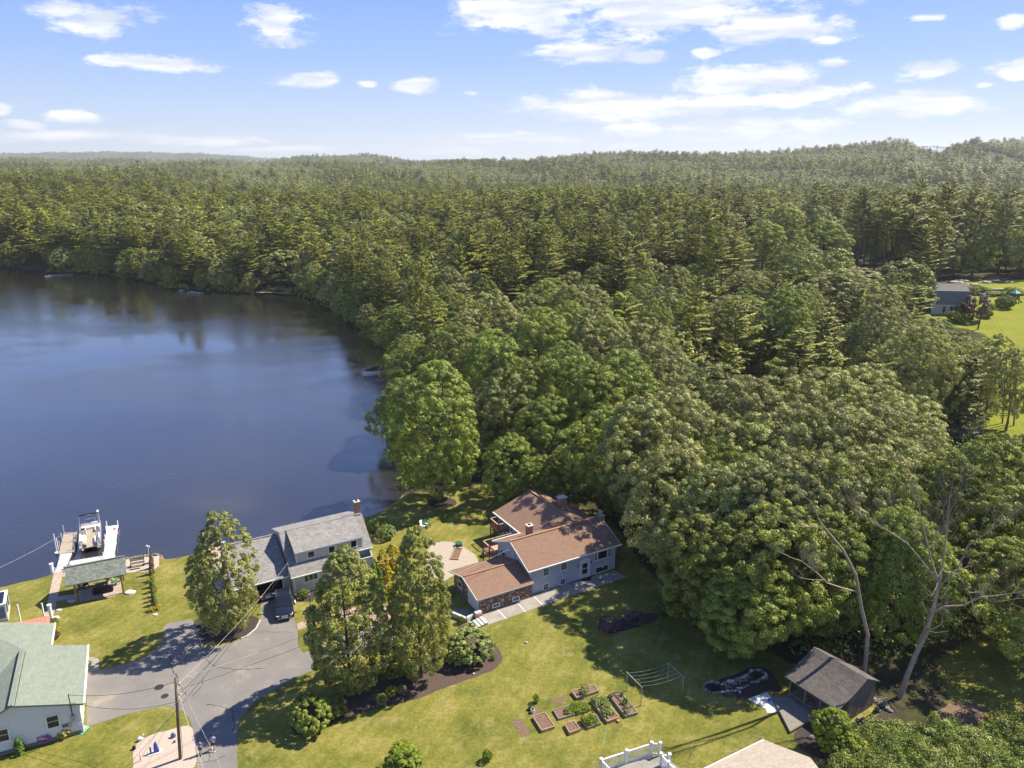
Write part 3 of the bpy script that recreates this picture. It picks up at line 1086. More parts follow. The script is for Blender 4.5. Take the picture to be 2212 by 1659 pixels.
def build_paving():
    # asphalt drive: polygon read off the photograph
    m, nt, b = nodes('asphalt')
    N, L = nt.nodes.new, nt.links.new
    setc(b, 'Roughness', .95)
    b.inputs['Specular IOR Level'].default_value = .2
    geo = N('ShaderNodeNewGeometry')
    n = N('ShaderNodeTexNoise')
    n.inputs['Scale'].default_value = .35
    n.inputs['Detail'].default_value = 8
    n.inputs['Roughness'].default_value = .7
    L(geo.outputs['Position'], n.inputs['Vector'])
    cr = N('ShaderNodeValToRGB')
    e = cr.color_ramp.elements
    e[0].position, e[0].color = .32, (.17, .16, .155, 1)
    e[1].position, e[1].color = .74, (.33, .28, .225, 1)
    k = e.new(.56)
    k.color = (.21, .195, .182, 1)
    L(n.outputs['Fac'], cr.inputs[0])
    n2 = N('ShaderNodeTexNoise')
    n2.inputs['Scale'].default_value = 14
    n2.inputs['Detail'].default_value = 5
    n2.inputs['Roughness'].default_value = .9
    L(geo.outputs['Position'], n2.inputs['Vector'])
    mr = N('ShaderNodeMapRange')
    mr.inputs['From Min'].default_value = .3
    mr.inputs['From Max'].default_value = .7
    mr.inputs['To Min'].default_value = .8
    mr.inputs['To Max'].default_value = 1.2
    L(n2.outputs['Fac'], mr.inputs['Value'])
    mm = N('ShaderNodeMixRGB')
    mm.blend_type = 'MULTIPLY'
    mm.inputs[0].default_value = 1
    L(cr.outputs[0], mm.inputs[1])
    L(mr.outputs[0], mm.inputs[2])
    L(mm.outputs[0], b.inputs['Base Color'])
    MT['asphalt'] = m
    A = [(1, 535, 1065), (1, 700, 1035), (1, 830, 1003), (1, 930, 958), (1, 990, 905), (1, 1022, 850), (1, 1012, 790), (1, 1030, 768), (1, 1090, 755),
         (1, 1185, 738), (1, 1215, 790), (1, 1235, 850), (1, 1260, 905), (1, 1330, 910), (1, 1440, 880), (1, 1530, 850), (1, 1580, 800), (1, 1605, 740),
         (2, 545, 800), (2, 550, 700), (2, 590, 660), (2, 700, 640), (2, 728, 700), (2, 745, 790), (2, 765, 870), (2, 765, 940), (2, 790, 985),
         (18, 110, 350), (18, 400, 230), (18, 650, 130), (18, 870, 90), (18, 1100, 40), (18, 1180, 130), (18, 1010, 240), (18, 880, 310), (18, 500, 400), (18, 320, 480), (18, 150, 540), (18, 0, 600),
         (2, 700, 1165), (2, 600, 1215), (2, 520, 1270), (2, 460, 1330), (2, 425, 1380), (2, 410, 1450), (2, 410, 1600), (2, 420, 1720),
         (2, 180, 1720), (2, 175, 1620), (2, 165, 1500), (2, 145, 1410), (1, 1175, 1360), (1, 1130, 1310), (1, 1040, 1275), (1, 900, 1300), (1, 760, 1335), (1, 650, 1370), (1, 535, 1405)]
    poly = [g(*a) for a in A]
    sheet('driveway', poly, .012, 'asphalt', edge=.03, label='grey asphalt drive forking between the houses')
    # grass tongue filling inside the pavement is ground; cracks
    cr_ = MB()

    def crack(pts, w=.035):
        ps = [g(*p, .018) for p in pts]
        rn = random.Random(len(pts))
        out = []
        for a, b_ in zip(ps, ps[1:]):
            for k in range(5):
                q = a.lerp(b_, k / 5)
                out.append(q + Vector((rn.uniform(-.09, .09), rn.uniform(-.09, .09), 0)))
        out.append(ps[-1])
        for a, b_ in zip(out, out[1:]):
            t = (b_ - a).normalized()
            s_ = Vector((-t.y, t.x, 0)) * w * rn.uniform(.4, 1.1)
            cr_.add([a - s_, b_ - s_, b_ + s_, a + s_], [(0, 1, 2, 3)])
    crack([(1, 1050, 975), (1, 1060, 1040), (1, 1095, 1090), (1, 1120, 1160), (1, 1150, 1215)], .05)
    crack([(1, 1235, 900), (1, 1270, 980), (1, 1330, 1030), (1, 1480, 1052), (1, 1650, 1045)], .035)
    crack([(2, 230, 1290), (2, 320, 1300), (2, 385, 1325), (2, 395, 1400), (2, 380, 1450)], .04)
    crack([(2, 385, 1325), (2, 440, 1335)], .03)
    crack([(2, 215, 1130), (2, 210, 1170), (2, 150, 1240)], .03)
    crack([(2, 180, 1630), (2, 260, 1620), (2, 340, 1590)], .03)
    crack([(2, 400, 870), (2, 560, 865), (2, 740, 868)], .02)
    crack([(2, 250, 960), (2, 225, 900)], .03)
    crack([(2, 250, 1620), (2, 245, 1560)], .03)
    o = cr_.build('pavement_crack', 'asphaltcrack')
    tag(o, None, None, None, 'structure')
    # gravel and mulch areas, walks
    sheet('gravel_yard', smooth_poly([g(3, *p) for p in ((400, 640), (470, 622), (560, 622), (640, 650), (700, 690), (760, 730), (800, 775), (770, 830), (860, 900), (560, 900), (520, 960), (380, 900), (330, 760))], 2),
          .010, 'gravel', edge=.1, label='pale gravel yard beside the brown-roofed garage')
    sheet('gravel_bed', smooth_poly([g(1, *p) for p in ((845, 1500), (930, 1455), (1060, 1420), (1180, 1390), (1205, 1440), (1215, 1560), (1218, 1650), (1130, 1690), (960, 1760), (840, 1740), (812, 1600))], 2),
          .010, 'gravel2', edge=.06, label='pale gravel bed round the utility pole')
    sheet('gravel_strip', [g(1, *p) for p in ((-20, 1590), (140, 1545), (330, 1490), (540, 1415), (530, 1395), (430, 1420), (120, 1500), (-20, 1545))], .011, 'gravel2', edge=.05, label='pale gravel strip under the siding wall')
    sheet('shore_gravel', [g(1, *p) for p in ((385, 475), (400, 445), (560, 408), (775, 370), (985, 345), (985, 410), (930, 442), (780, 450), (430, 478))], .013, 'gravel2', edge=.05, label='pale gravel behind the lakeside stone wall')
    sheet('patio', [g(1, *p) for p in ((490, 630), (480, 560), (560, 540), (640, 525), (760, 500), (768, 575), (690, 600))], .012, 'patio', label='paver patio under the green-roofed pavilion')
    sheet('path', [g(1, *p) for p in ((350, 628), (355, 598), (480, 580), (480, 608))], .010, 'patio', label='narrow paver path to the pavilion')
    sheet('walkway', [g(1, *p) for p in ((335, 445), (392, 445), (330, 720), (275, 720))], .014, 'walkpav', label='long straight paver walkway down to the dock')
    sheet('stoop', [g(1, *p) for p in ((535, 1068), (538, 975), (572, 972), (612, 985), (615, 1050))], .016, 'concrete', label='pale concrete stoop beside the green roof')
    sheet('brick_walk', [g(2, *p) for p in ((757, 820), (835, 785), (1000, 740), (1120, 720), (1130, 760), (1000, 790), (860, 818), (766, 855))], .013, 'paver', label='brick walk leading right from the drive')
    sheet('brick_terrace', [g(18, *p) for p in ((650, 0), (930, -120), (1010, 20), (860, 100), (680, 150))], .017, 'paver', label='pink paver terrace behind the pear trees')
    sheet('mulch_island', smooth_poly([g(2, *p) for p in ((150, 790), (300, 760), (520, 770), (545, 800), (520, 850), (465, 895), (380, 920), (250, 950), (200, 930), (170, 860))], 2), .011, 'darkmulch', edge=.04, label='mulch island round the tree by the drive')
    sheet('mulch_bed', smooth_poly([g(18, *p) for p in ((1880, 120), (1960, 260), (2035, 360), (2048, 430), (1960, 520), (1700, 620), (1420, 710), (1250, 800), (900, 870), (560, 960), (330, 1060), (120, 1150), (0, 1160), (-30, 1020), (60, 900), (300, 800), (560, 690), (900, 560), (1250, 500), (1400, 330), (1600, 130))], 2),
          .011, 'mulch', edge=.05, label='long mulch bed under the pear trees')
    sheet('mulch_corner', [g(3, *p) for p in ((625, 1300), (700, 1310), (770, 1350), (700, 1360), (610, 1350))], .015, 'mulch', edge=.03, label='small mulch patch by the steps')
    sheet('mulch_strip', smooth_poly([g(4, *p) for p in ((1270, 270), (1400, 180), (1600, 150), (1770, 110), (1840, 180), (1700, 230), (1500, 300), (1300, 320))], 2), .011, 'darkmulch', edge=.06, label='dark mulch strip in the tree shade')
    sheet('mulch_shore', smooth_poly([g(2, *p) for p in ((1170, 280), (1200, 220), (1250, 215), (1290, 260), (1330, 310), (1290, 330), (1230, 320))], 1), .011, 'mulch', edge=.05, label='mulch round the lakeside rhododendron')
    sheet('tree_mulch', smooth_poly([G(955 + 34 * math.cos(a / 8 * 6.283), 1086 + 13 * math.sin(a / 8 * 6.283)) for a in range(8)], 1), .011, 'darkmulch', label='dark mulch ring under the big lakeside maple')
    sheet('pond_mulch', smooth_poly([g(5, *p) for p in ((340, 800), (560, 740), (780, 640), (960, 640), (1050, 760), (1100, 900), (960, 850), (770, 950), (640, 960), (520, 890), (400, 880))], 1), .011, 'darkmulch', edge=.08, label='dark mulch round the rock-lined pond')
    sheet('stone_chip_patch', [g(5, *p) for p in ((770, 940), (950, 872), (990, 915), (1020, 960), (1060, 985), (1118, 1040), (1030, 1075), (950, 1072), (940, 1030), (860, 990))], .016, 'bluetarp', edge=.05, label='patch of white stone chips beside the shed deck')
    sheet('beach', smooth_poly([GT(u, v) for u, v in ((545, 634), (560, 622), (610, 618), (655, 622), (640, 640), (590, 636))], 1), LAKE_Z + .35, 'gravel', edge=.2, label='small sandy landing on the far shore')
    pad = sheet('parking_pad', [g(3, *p) for p in ((800, 1225), (1217, 1068), (1915, 860), (2020, 915), (1530, 1080), (850, 1320))], .016, 'concrete', label='concrete apron along the blue house')
    return pad


PAD = build_paving()
# ============================================================ VEGETATION
def leafmesh(name, C, Nn, S, T, mat, aspect=.62, long_dir=None, extra=None):
    """many small leaf-sized diamonds. C centres, Nn normals, S sizes, T tone 0..1"""
    n = len(C)
    Nn = Nn / (np.linalg.norm(Nn, axis=1, keepdims=True) + 1e-9)
    rs = np.random.RandomState(n % 9973)
    ref = rs.normal(size=(n, 3)) if long_dir is None else long_dir + rs.normal(size=(n, 3)) * .35
    t = ref - Nn * (ref * Nn).sum(1, keepdims=True)
    t /= np.linalg.norm(t, axis=1, keepdims=True) + 1e-9
    b = np.cross(Nn, t)
    s = S[:, None]
    V = np.stack([C + t * s, C + b * s * aspect, C - t * s, C - b * s * aspect], 1).reshape(-1, 3).astype('f')
    me = bpy.data.meshes.new(name)
    me.vertices.add(4 * n)
    me.vertices.foreach_set('co', V.ravel())
    me.loops.add(4 * n)
    me.loops.foreach_set('vertex_index', np.arange(4 * n, dtype='i'))
    me.polygons.add(n)
    me.polygons.foreach_set('loop_start', np.arange(n, dtype='i') * 4)
    me.update(calc_edges=True)
    a = me.attributes.new('tone', 'FLOAT', 'POINT')
    a.data.foreach_set('value', np.repeat(np.clip(T, 0, 1), 4).astype('f'))
    me.materials.append(MT[mat])
    return me


def crown_arrays(seed, prof, H, Rr, z0, K, per, leaf, clump=.19, lobes=7, lobe_amp=.22, inner=.22, upbias=.55, flat=.8, droop=0.0):
    """crown as clumps of leaves in an uneven envelope. prof(t) = relative radius at height t in 0..1"""
    rs = np.random.RandomState(seed)
    lob = rs.uniform(0, 2 * math.pi, (lobes, 2))
    lz = rs.uniform(0, 1, lobes)
    la = rs.uniform(.4, 1, lobes) * lobe_amp
    cs = []
    tries = 0
    while len(cs) < K and tries < K * 40:
        tries += 1
        t = rs.uniform(0, 1) ** .85
        ph = rs.uniform(0, 2 * math.pi)
        rr = prof(t)
        if rs.uniform() > rr + .12: continue
        e = 1 - lobe_amp * .5
        for k in range(lobes):
            dd = math.cos(ph - lob[k, 0])
            if dd > 0:
                e += la[k] * dd ** 3 * math.exp(-((t - lz[k]) / .28) ** 2)
        q = rs.uniform(.80, 1.0) if rs.uniform() > inner else rs.uniform(.3, .75)
        r_ = Rr * rr * e * q
        c = np.array([r_ * math.cos(ph), r_ * math.sin(ph), z0 + (H - z0) * t - droop * (r_ / Rr) ** 2])
        cs.append((c, q))
    C, Nn, S, T = [], [], [], []
    ctr = np.array([0, 0, z0 + (H - z0) * .42])
    for c, q in cs:
        rc = Rr * clump * rs.uniform(.65, 1.25)
        m = max(8, int(per * (rc / (Rr * clump)) ** 2 * (1 if q > .78 else .7)))
        outd = c - ctr
        outd /= np.linalg.norm(outd) + 1e-9
        d = rs.normal(size=(m, 3))
        d /= np.linalg.norm(d, axis=1, keepdims=True)
        d = d + outd * .55 + np.array([0, 0, upbias])
        d /= np.linalg.norm(d, axis=1, keepdims=True)
        rad = rc * rs.uniform(.62, 1.08, (m, 1))
        p = c + d * rad * np.array([1, 1, flat])
        nr = d + rs.normal(size=(m, 3)) * .24
        tone = rs.uniform(.2, .8)
        C.append(p)
        Nn.append(nr)
        S.append(leaf * rs.uniform(.6, 1.35, m))
        T.append(np.clip(tone + rs.normal(0, .16, m), 0, 1))
    return np.concatenate(C), np.concatenate(Nn), np.concatenate(S), np.concatenate(T), [c for c, q in cs]


def trunk_mesh(name, seed, H, r0, clumps, z0, mat, nl=11, fork=.35, tip=.8):
    rn = random.Random(seed)
    mb = MB()
    pts = []
    x = y = 0
    n = 7
    for i in range(n):
        t = i / (n - 1)
        pts.append((x, y, -0.3 + t * (H * tip + .3)))
        x += rn.uniform(-.10, .10) * H * .05
        y += rn.uniform(-.10, .10) * H * .05
    rad = [r0 * (1.25 if i == 0 else 1) * (1 - .86 * i / (n - 1)) for i in range(n)]
    mb.tube(pts, rad, 8)
    cl = sorted(clumps, key=lambda c: rn.random())[:nl]
    for c in cl:
        h = max(z0 * .8, min(c[2] - rn.uniform(.15, .5) * abs(c[2] - z0) - .1, H * .7))
        t = (h + .3) / (H * tip + .3)
        i = min(n - 2, int(t * (n - 1)))
        f = t * (n - 1) - i
        a = Vector(pts[i]).lerp(Vector(pts[i + 1]), min(1, max(0, f)))
        b = Vector(c)
        mid = a.lerp(b, .5) + Vector((rn.uniform(-.3, .3), rn.uniform(-.3, .3), -.05 * H * rn.random()))
        rr = r0 * .38 * (1 - t * .6)
        mb.tube([a, mid, b], [rr, rr * .6, rr * .2], 5, caps=False)
    return mb.mesh(name, mat, True)


def p_round(t):      # broad dome
    return max(0.0, math.sin(math.pi * (t * .86 + .12))) ** .55


def p_maple(t):
    return max(0.02, (1 - abs(t - .38) ** 2.0 / (.62 ** 2.0 if t > .38 else .55 ** 2.0))) ** .6 if 0 <= t <= 1 else 0


def p_pear(t):       # egg with its widest part low, pointed top
    return max(0.03, math.sin(math.pi * min(1, (t * .82 + .18)) ** .9)) ** .8 * (1 - .35 * t)


def p_oval(t):
    return max(.05, math.sin(math.pi * (t * .9 + .07) ** .85)) ** .62 * (1 - .12 * t)


def p_col(t):
    return max(.04, (1 - t) ** .55 * min(1, .45 + 4 * t))


def p_ball(t):
    return math.sqrt(max(.02, 1 - (2 * t - 1) ** 2))


CROWN = {}      # kind -> list of (crown mesh, trunk mesh, H, R)


def mk_crown(kind, seed, prof, H, Rr, z0, K, per, leaf, mat, bark='bark', r0=.28, nl=12, **kw):
    C, N_, S, T, cl = crown_arrays(seed, prof, H, Rr, z0, K, per, leaf, **kw)
    me = leafmesh(kind + '_crown', C, N_, S, T, mat)
    tm = trunk_mesh(kind + '_trunk', seed, H, r0, cl, z0, bark, nl)
    CROWN.setdefault(kind, []).append((me, tm, H, Rr))
    return me


# broadleaf trees for the near wood
for i_, (sd_, pf) in enumerate(((11, p_maple), (12, p_round), (13, p_maple), (14, p_round))):
    mk_crown('maple', sd_, pf, 16, 5.6, 2.6, 480, 100, .118, 'maple', r0=.32, nl=16, clump=.125, lobes=10, lobe_amp=.42)
for i_, (sd_, pf) in enumerate(((21, p_round), (22, p_maple), (23, p_maple))):
    mk_crown('oak', sd_, pf, 16, 5.8, 3.0, 480, 105, .112, 'oak', r0=.34, nl=22, clump=.115, lobes=12, lobe_amp=.48)
for i_, sd_ in enumerate((31, 32)):
    mk_crown('pear', sd_, p_oval, 9.5, 3.0, .35, 620, 80, .078, 'pear', r0=.17, nl=30, clump=.115, lobes=9, lobe_amp=.22, inner=.25, upbias=.6)
# a feathery thin-leaved tree (upright, many ascending stems)
mk_crown('feather', 41, p_oval, 8.5, 2.5, .4, 520, 66, .072, 'pear', r0=.14, nl=34, clump=.12, lobes=9, lobe_amp=.35, inner=.3, upbias=.9, flat=1.2)
# the big maple on the lawn by the lake
mk_crown('bigmaple', 51, p_maple, 17.5, 6.0, 2.2, 700, 85, .135, 'maple', r0=.42, nl=26, clump=.105, lobes=10, lobe_amp=.30)
# low-detail crowns for the distance
for sd_ in (61, 62, 63):
    mk_crown('farleaf', sd_, p_round, 15, 6.0, 3.0, 60, 34, .46, 'farleaf', nl=1, clump=.30, lobes=6, lobe_amp=.25, inner=.0)


def mk_pine(kind, seed, H, Lmax, base, whorls, per, leaf, r0=.28, mat='pine', spread=.30, dead=14, up=.10):
    rs = np.random.RandomState(seed)
    rn = random.Random(seed)
    C, Nn, S, T, LD = [], [], [], [], []
    mb = MB()
    n = 6
    pts = [(rn.uniform(-.12, .12) * i, rn.uniform(-.12, .12) * i, -.3 + (H + .1) * i / (n - 1)) for i in range(n)]
    mb.tube(pts, [r0 * (1 - .9 * i / (n - 1)) for i in range(n)], 6)

    def at(z):
        t = (z + .3) / (H + .1) * (n - 1)
        i = max(0, min(n - 2, int(t)))
        return Vector(pts[i]).lerp(Vector(pts[i + 1]), t - i)
    side = rs.uniform(0, 6.28)
    for w in range(whorls):
        t = (w + rs.uniform(-.2, .2)) / whorls
        z = base + (H - base) * max(0, t) ** .92
        L0 = Lmax * (.18 + .95 * (1 - t) ** .62) * (.55 + .45 * min(1, t * 5 + .35))
        nb = rs.randint(4, 6) if t < .8 else 4
        ph0 = rs.uniform(0, 6.28)
        for k in range(nb):
            ph = ph0 + 2 * math.pi * k / nb + rs.uniform(-.3, .3)
            Lk = L0 * rs.uniform(.55, 1.18) * (1 + .18 * math.cos(ph - side))
            if rs.uniform() < .07: continue
            a = at(z)
            rise = Lk * (up + .55 * t + rs.uniform(-.06, .10))
            e = a + Vector((Lk * math.cos(ph), Lk * math.sin(ph), rise))
            mid = a.lerp(e, .55) + Vector((0, 0, -.05 * Lk))
            mb.tube([a, mid, e], [.05 * r0 / .28, .035, .012], 3, caps=False)
            m = max(6, int(per * Lk / Lmax))
            s = rs.uniform(.25, 1.05, m) ** .8
            lat = rs.normal(0, 1, m) * spread * Lk * (.35 + .5 * s) * .55
            dirv = np.array([math.cos(ph), math.sin(ph), 0])
            latv = np.array([-math.sin(ph), math.cos(ph), 0])
            p = np.array(a)[None] + dirv * (Lk * s)[:, None] + latv * lat[:, None]
            p[:, 2] += rise * s ** 1.3 + rs.normal(0, .07, m) + .10 * rs.uniform(0, 1, m)
            nr = np.tile(np.array([0, 0, 1.0]), (m, 1)) + dirv * .35 + rs.normal(0, .26, (m, 3))
            C.append(p)
            Nn.append(nr)
            LD.append(np.tile(dirv + np.array([0, 0, .35]), (m, 1)) + latv[None] * (np.sign(lat) * .6)[:, None])
            S.append(leaf * rs.uniform(.6, 1.35, m))
            T.append(np.clip(rs.uniform(.25, .75) + rs.normal(0, .15, m), 0, 1))
    for k in range(dead):
        z = base * rs.uniform(.35, 1.0)
        ph = rs.uniform(0, 6.28)
        l = rs.uniform(.8, 2.4)
        a = at(z)
        mb.tube([a, a + Vector((l * math.cos(ph), l * math.sin(ph), rs.uniform(-.3, .3)))], [.035, .012], 3, caps=False)
    me = leafmesh(kind + '_crown', np.concatenate(C), np.concatenate(Nn), np.concatenate(S), np.concatenate(T), mat, .42, np.concatenate(LD))
    tm = mb.mesh(kind + '_trunk', 'pinebark', True)
    CROWN.setdefault(kind, []).append((me, tm, H, Lmax))


for sd_, bs_ in ((71, 6.5), (72, 9), (73, 5), (74, 11)):
    mk_pine('pine', sd_, 25, 4.7, bs_, 16, 250, .25, spread=.27)
for sd_ in (81, 82):
    mk_pine('youngpine', sd_, 14, 3.5, 1.2, 17, 120, .27, r0=.2, dead=0, up=.16)
for sd_ in (94, 95, 96):
    mk_pine('midpine', sd_, 25, 4.7, 8, 15, 110, .36, dead=0, spread=.30)
for sd_ in (64, 65, 66):
    mk_crown('midleaf', sd_, p_round, 15, 6.0, 3.0, 130, 26, .34, 'farleaf', nl=1, clump=.2, lobes=8, lobe_amp=.42, inner=.05)
for sd_ in (91, 92, 93):
    mk_pine('farpine', sd_, 25, 4.8, 9, 11, 26, .80, dead=0, spread=.40)

for sd_ in (75, 76):
    mk_pine('pine', sd_, 25, 4.4, 14.5, 11, 260, .25, spread=.27, dead=26)
# shrubs
mk_crown('roundbush', 101, p_ball, 1.5, .85, .05, 168, 60, 0.043, 'shrub', r0=.05, nl=4, clump=0.145, lobes=4, lobe_amp=.1, inner=.05)
mk_crown('palebush', 102, p_ball, 1.8, 1.15, .05, 216, 60, 0.066, 'palegreen', r0=.05, nl=4, clump=0.132, lobes=6, lobe_amp=.25, inner=.05)
mk_crown('goldbush', 103, p_col, 3.4, 1.0, .1, 216, 60, 0.058, 'gold', r0=.06, nl=4, clump=0.158, lobes=6, lobe_amp=.3, inner=.05, upbias=1.0)
mk_crown('arbor', 104, p_col, 4.2, .62, .05, 110, 60, .06, 'arbor', r0=.06, nl=3, clump=.3, lobes=4, lobe_amp=.1, inner=.0, upbias=1.2)
mk_crown('purplebush', 105, p_ball, 1.2, 1.0, .05, 70, 60, .06, 'purple', r0=.05, nl=4, clump=.22, lobes=5, lobe_amp=.3, inner=.05)
mk_crown('purpletree', 106, p_round, 6.5, 3.0, 1.4, 110, 60, .17, 'purple', r0=.15, nl=8, clump=.2, lobes=6, lobe_amp=.3)
mk_crown('limebush', 107, p_ball, 1.6, 1.0, .05, 168, 50, 0.062, 'lime', r0=.05, nl=6, clump=0.145, lobes=6, lobe_amp=.4, inner=.1)
mk_crown('sapling', 108, p_maple, 6.0, 2.2, .6, 288, 70, 0.101, 'lime', r0=.09, nl=10, clump=0.132, lobes=7, lobe_amp=.35)
mk_crown('darkbush', 109, p_ball, 2.6, 1.7, .05, 264, 70, 0.078, 'maple', r0=.05, nl=6, clump=0.132, lobes=7, lobe_amp=.35, inner=.1)
mk_crown('pinkbush', 110, p_ball, .7, .5, .15, 40, 30, .05, 'pinkfl', r0=.03, nl=4, clump=.25, lobes=4, lobe_amp=.2, inner=.1)
mk_crown('yellowbush', 111, p_ball, .9, .6, .1, 50, 40, .055, 'yellowfl', r0=.03, nl=4, clump=.22, lobes=4, lobe_amp=.2, inner=.1)
mk_crown('twigbush', 112, p_col, 2.0, .42, .05, 60, 50, .06, 'twig', r0=.04, nl=6, clump=.35, lobes=4, lobe_amp=.4, inner=.2, upbias=1.2)
mk_crown('squash', 113, p_ball, .55, .5, .0, 30, 16, .095, 'palegreen', r0=.02, nl=5, clump=.26, lobes=5, lobe_amp=.4, inner=.1)
mk_crown('herb', 114, p_ball, .5, .5, .0, 40, 40, .05, 'lime', r0=.02, nl=5, clump=.26, lobes=5, lobe_amp=.4, inner=.1)

KINDNAME = {'maple': 'maple_tree', 'oak': 'oak_tree', 'pear': 'pear_tree', 'feather': 'feathery_tree', 'bigmaple': 'maple_tree', 'pine': 'pine_tree',
            'youngpine': 'young_pine_tree', 'roundbush': 'round_shrub', 'palebush': 'rhododendron', 'goldbush': 'golden_shrub', 'arbor': 'arborvitae',
            'purplebush': 'purple_shrub', 'purpletree': 'purple_leaved_tree', 'limebush': 'young_shrub', 'sapling': 'young_tree', 'darkbush': 'leafy_shrub',
            'pinkbush': 'flowering_plant', 'yellowbush': 'yellow_shrub', 'twigbush': 'hedge_shrub', 'squash': 'vegetable_plant', 'herb': 'leafy_plant', 'farleaf': 'maple_tree', 'farpine': 'pine_tree'}
NTREE = [0]


def plant(kind, x, y, label, cat='tree', h=None, r=None, z=None, group=None, var=None, rz=None, name=None, lean=None):
    """one tree or shrub: an Empty at the foot, its crown and trunk as children sharing mesh data"""
    NTREE[0] += 1
    rn = random.Random(NTREE[0] * 13 + 5)
    lst = CROWN[kind]
    me, tm, H, Rr = lst[(rn.randrange(len(lst)) if var is None else var) % len(lst)]
    zz = tz(x, y) if z is None else z
    e = thing(name or KINDNAME[kind], label, cat, (x, y, zz), rn.uniform(0, 360) if rz is None else rz, group)
    sh = (h or H) / H
    sr = (r or Rr * sh) / Rr
    if lean: e.rotation_euler[0], e.rotation_euler[1] = lean
    for nm, m_ in (('crown', me), ('trunk', tm)):
        if nm == 'trunk' and cat not in ('tree',): nm = 'stem'
        if nm == 'crown' and cat not in ('tree',): nm = 'foliage'
        o = bpy.data.objects.new(nm, m_)
        COL.objects.link(o)
        o.parent = e
        o.scale = (sr, sr, sh)
    return e


def top_at(u, v, h):
    """foot position of a tree of height h whose top shows at (u, v)"""
    z = 0.0
    for _ in range(10):
        p = G(u, v, z + h)
        z = .5 * z + .5 * tz(p.x, p.y)
    return G(u, v, z + h)


OCC = []      # occupied places (x, y, r)


def tree_top(kind, u, v, h, r, label, group=None, **k):
    p = top_at(u, v, h)
    OCC.append((p.x, p.y, r * .8))
    return plant(kind, p.x, p.y, label, 'tree', h, r, group=group, **k)


def tree_foot(kind, u, v, h, r, label, group=None, **k):
    p = GT(u, v)
    OCC.append((p.x, p.y, r * .8))
    return plant(kind, p.x, p.y, label, 'tree', h, r, group=group, **k)


# ---- trees one can single out
tree_foot('bigmaple', 953, 1084, 19.8, 6.0, 'big round maple standing alone in a mulch ring on the lakeside lawn', var=0, rz=30)
tree_foot('feather', 498, 1368, 13.0, 3.2, 'feathery upright tree on the mulch island left of the parked car', rz=10)
p_ = g(18, 565, 700)
plant('pear', p_.x, p_.y, 'left one of the two pear trees on the long mulch bed', 'tree', 13.6, 3.5, var=0, rz=0)
p_ = g(18, 1245, 590)
plant('pear', p_.x, p_.y, 'right one of the two pear trees on the long mulch bed, nearest the garage', 'tree', 14.6, 2.8, var=1, rz=120)

# front line of the wood, right behind and beside the blue house: tops read off the photograph
G1 = 'broadleaf trees of the wood behind the houses'
for k, (kind, u, v, h, r) in enumerate((
        ('maple', 985, 700, 15.5, 6.0), ('maple', 905, 735, 12.5, 4.6), ('maple', 1060, 715, 16, 5.6), ('maple', 1165, 668, 18.5, 6.6), ('oak', 1285, 672, 17.5, 6.2), ('maple', 1235, 655, 17, 5.8),
        ('maple', 1140, 780, 16, 5.2), ('oak', 1090, 800, 15, 5.0), ('maple', 1225, 745, 18, 5.8), ('maple', 1345, 760, 18, 6.2), ('maple', 1290, 790, 17, 5.5),
        ('maple', 1195, 860, 13, 4.6), ('maple', 1330, 880, 15, 4.8), ('oak', 1425, 745, 17, 6.0), ('oak', 1400, 690, 17, 6), ('oak', 1395, 860, 17.5, 5.6),
        ('oak', 1470, 840, 18, 5.6), ('oak', 1540, 790, 18, 6.2), ('oak', 1550, 900, 16.5, 5.4), ('oak', 1620, 820, 18, 6.2), ('oak', 1700, 800, 18, 6), 
        ('oak', 1470, 960, 16, 5.0), ('oak', 1640, 900, 17.5, 5.4), ('oak', 1730, 880, 18, 5.8), ('oak', 1800, 800, 17.5, 6), ('oak', 1880, 790, 17, 5.8),
        ('oak', 1560, 1010, 15.5, 5.0), ('oak', 1640, 1000, 16.5, 5), ('maple', 1515, 1120, 12, 4.4), ('oak', 1820, 880, 18, 5.8), ('oak', 1900, 870, 17.5, 5.8), ('oak', 1980, 860, 15.5, 5.4),
        ('oak', 1720, 980, 17, 5.2), ('oak', 1800, 985, 17, 5.4), ('maple', 1610, 1120, 13, 4.6), ('maple', 1690, 1090, 14.5, 4.8), ('oak', 1890, 970, 16.5, 5.2), ('oak', 1960, 960, 15, 5),
        ('maple', 1780, 1110, 13.5, 4.8), ('maple', 1600, 1230, 9.5, 3.8), ('maple', 1955, 1120, 13.0, 4.6),
        ('maple', 1030, 860, 9.5, 3.4), ('maple', 1100, 940, 10, 3.4), ('maple', 1240, 960, 9.5, 3.4), ('maple', 1345, 985, 9, 3.0), ('maple', 1175, 985, 7.5, 3.0))):
    sec_ = ('behind the big lakeside maple' if u < 1120 else 'straight behind the blue house' if u < 1340 else 'right behind the blue house roof end' if u < 1500 else 'above the shaded lawn' if u < 1720 else 'above the garden shed' if u < 1900 else 'above the dead tree')
    row_ = ('at the back edge of' if v < 745 else 'high in the middle of' if v < 850 else 'in the middle of' if v < 960 else 'low at the front of' if v < 1080 else 'lowest at the front of')
    tree_top(kind, u, v, h, r, '%s %s the wood, %s' % ('greyish oak' if kind == 'oak' else 'green maple', row_, sec_), G1)
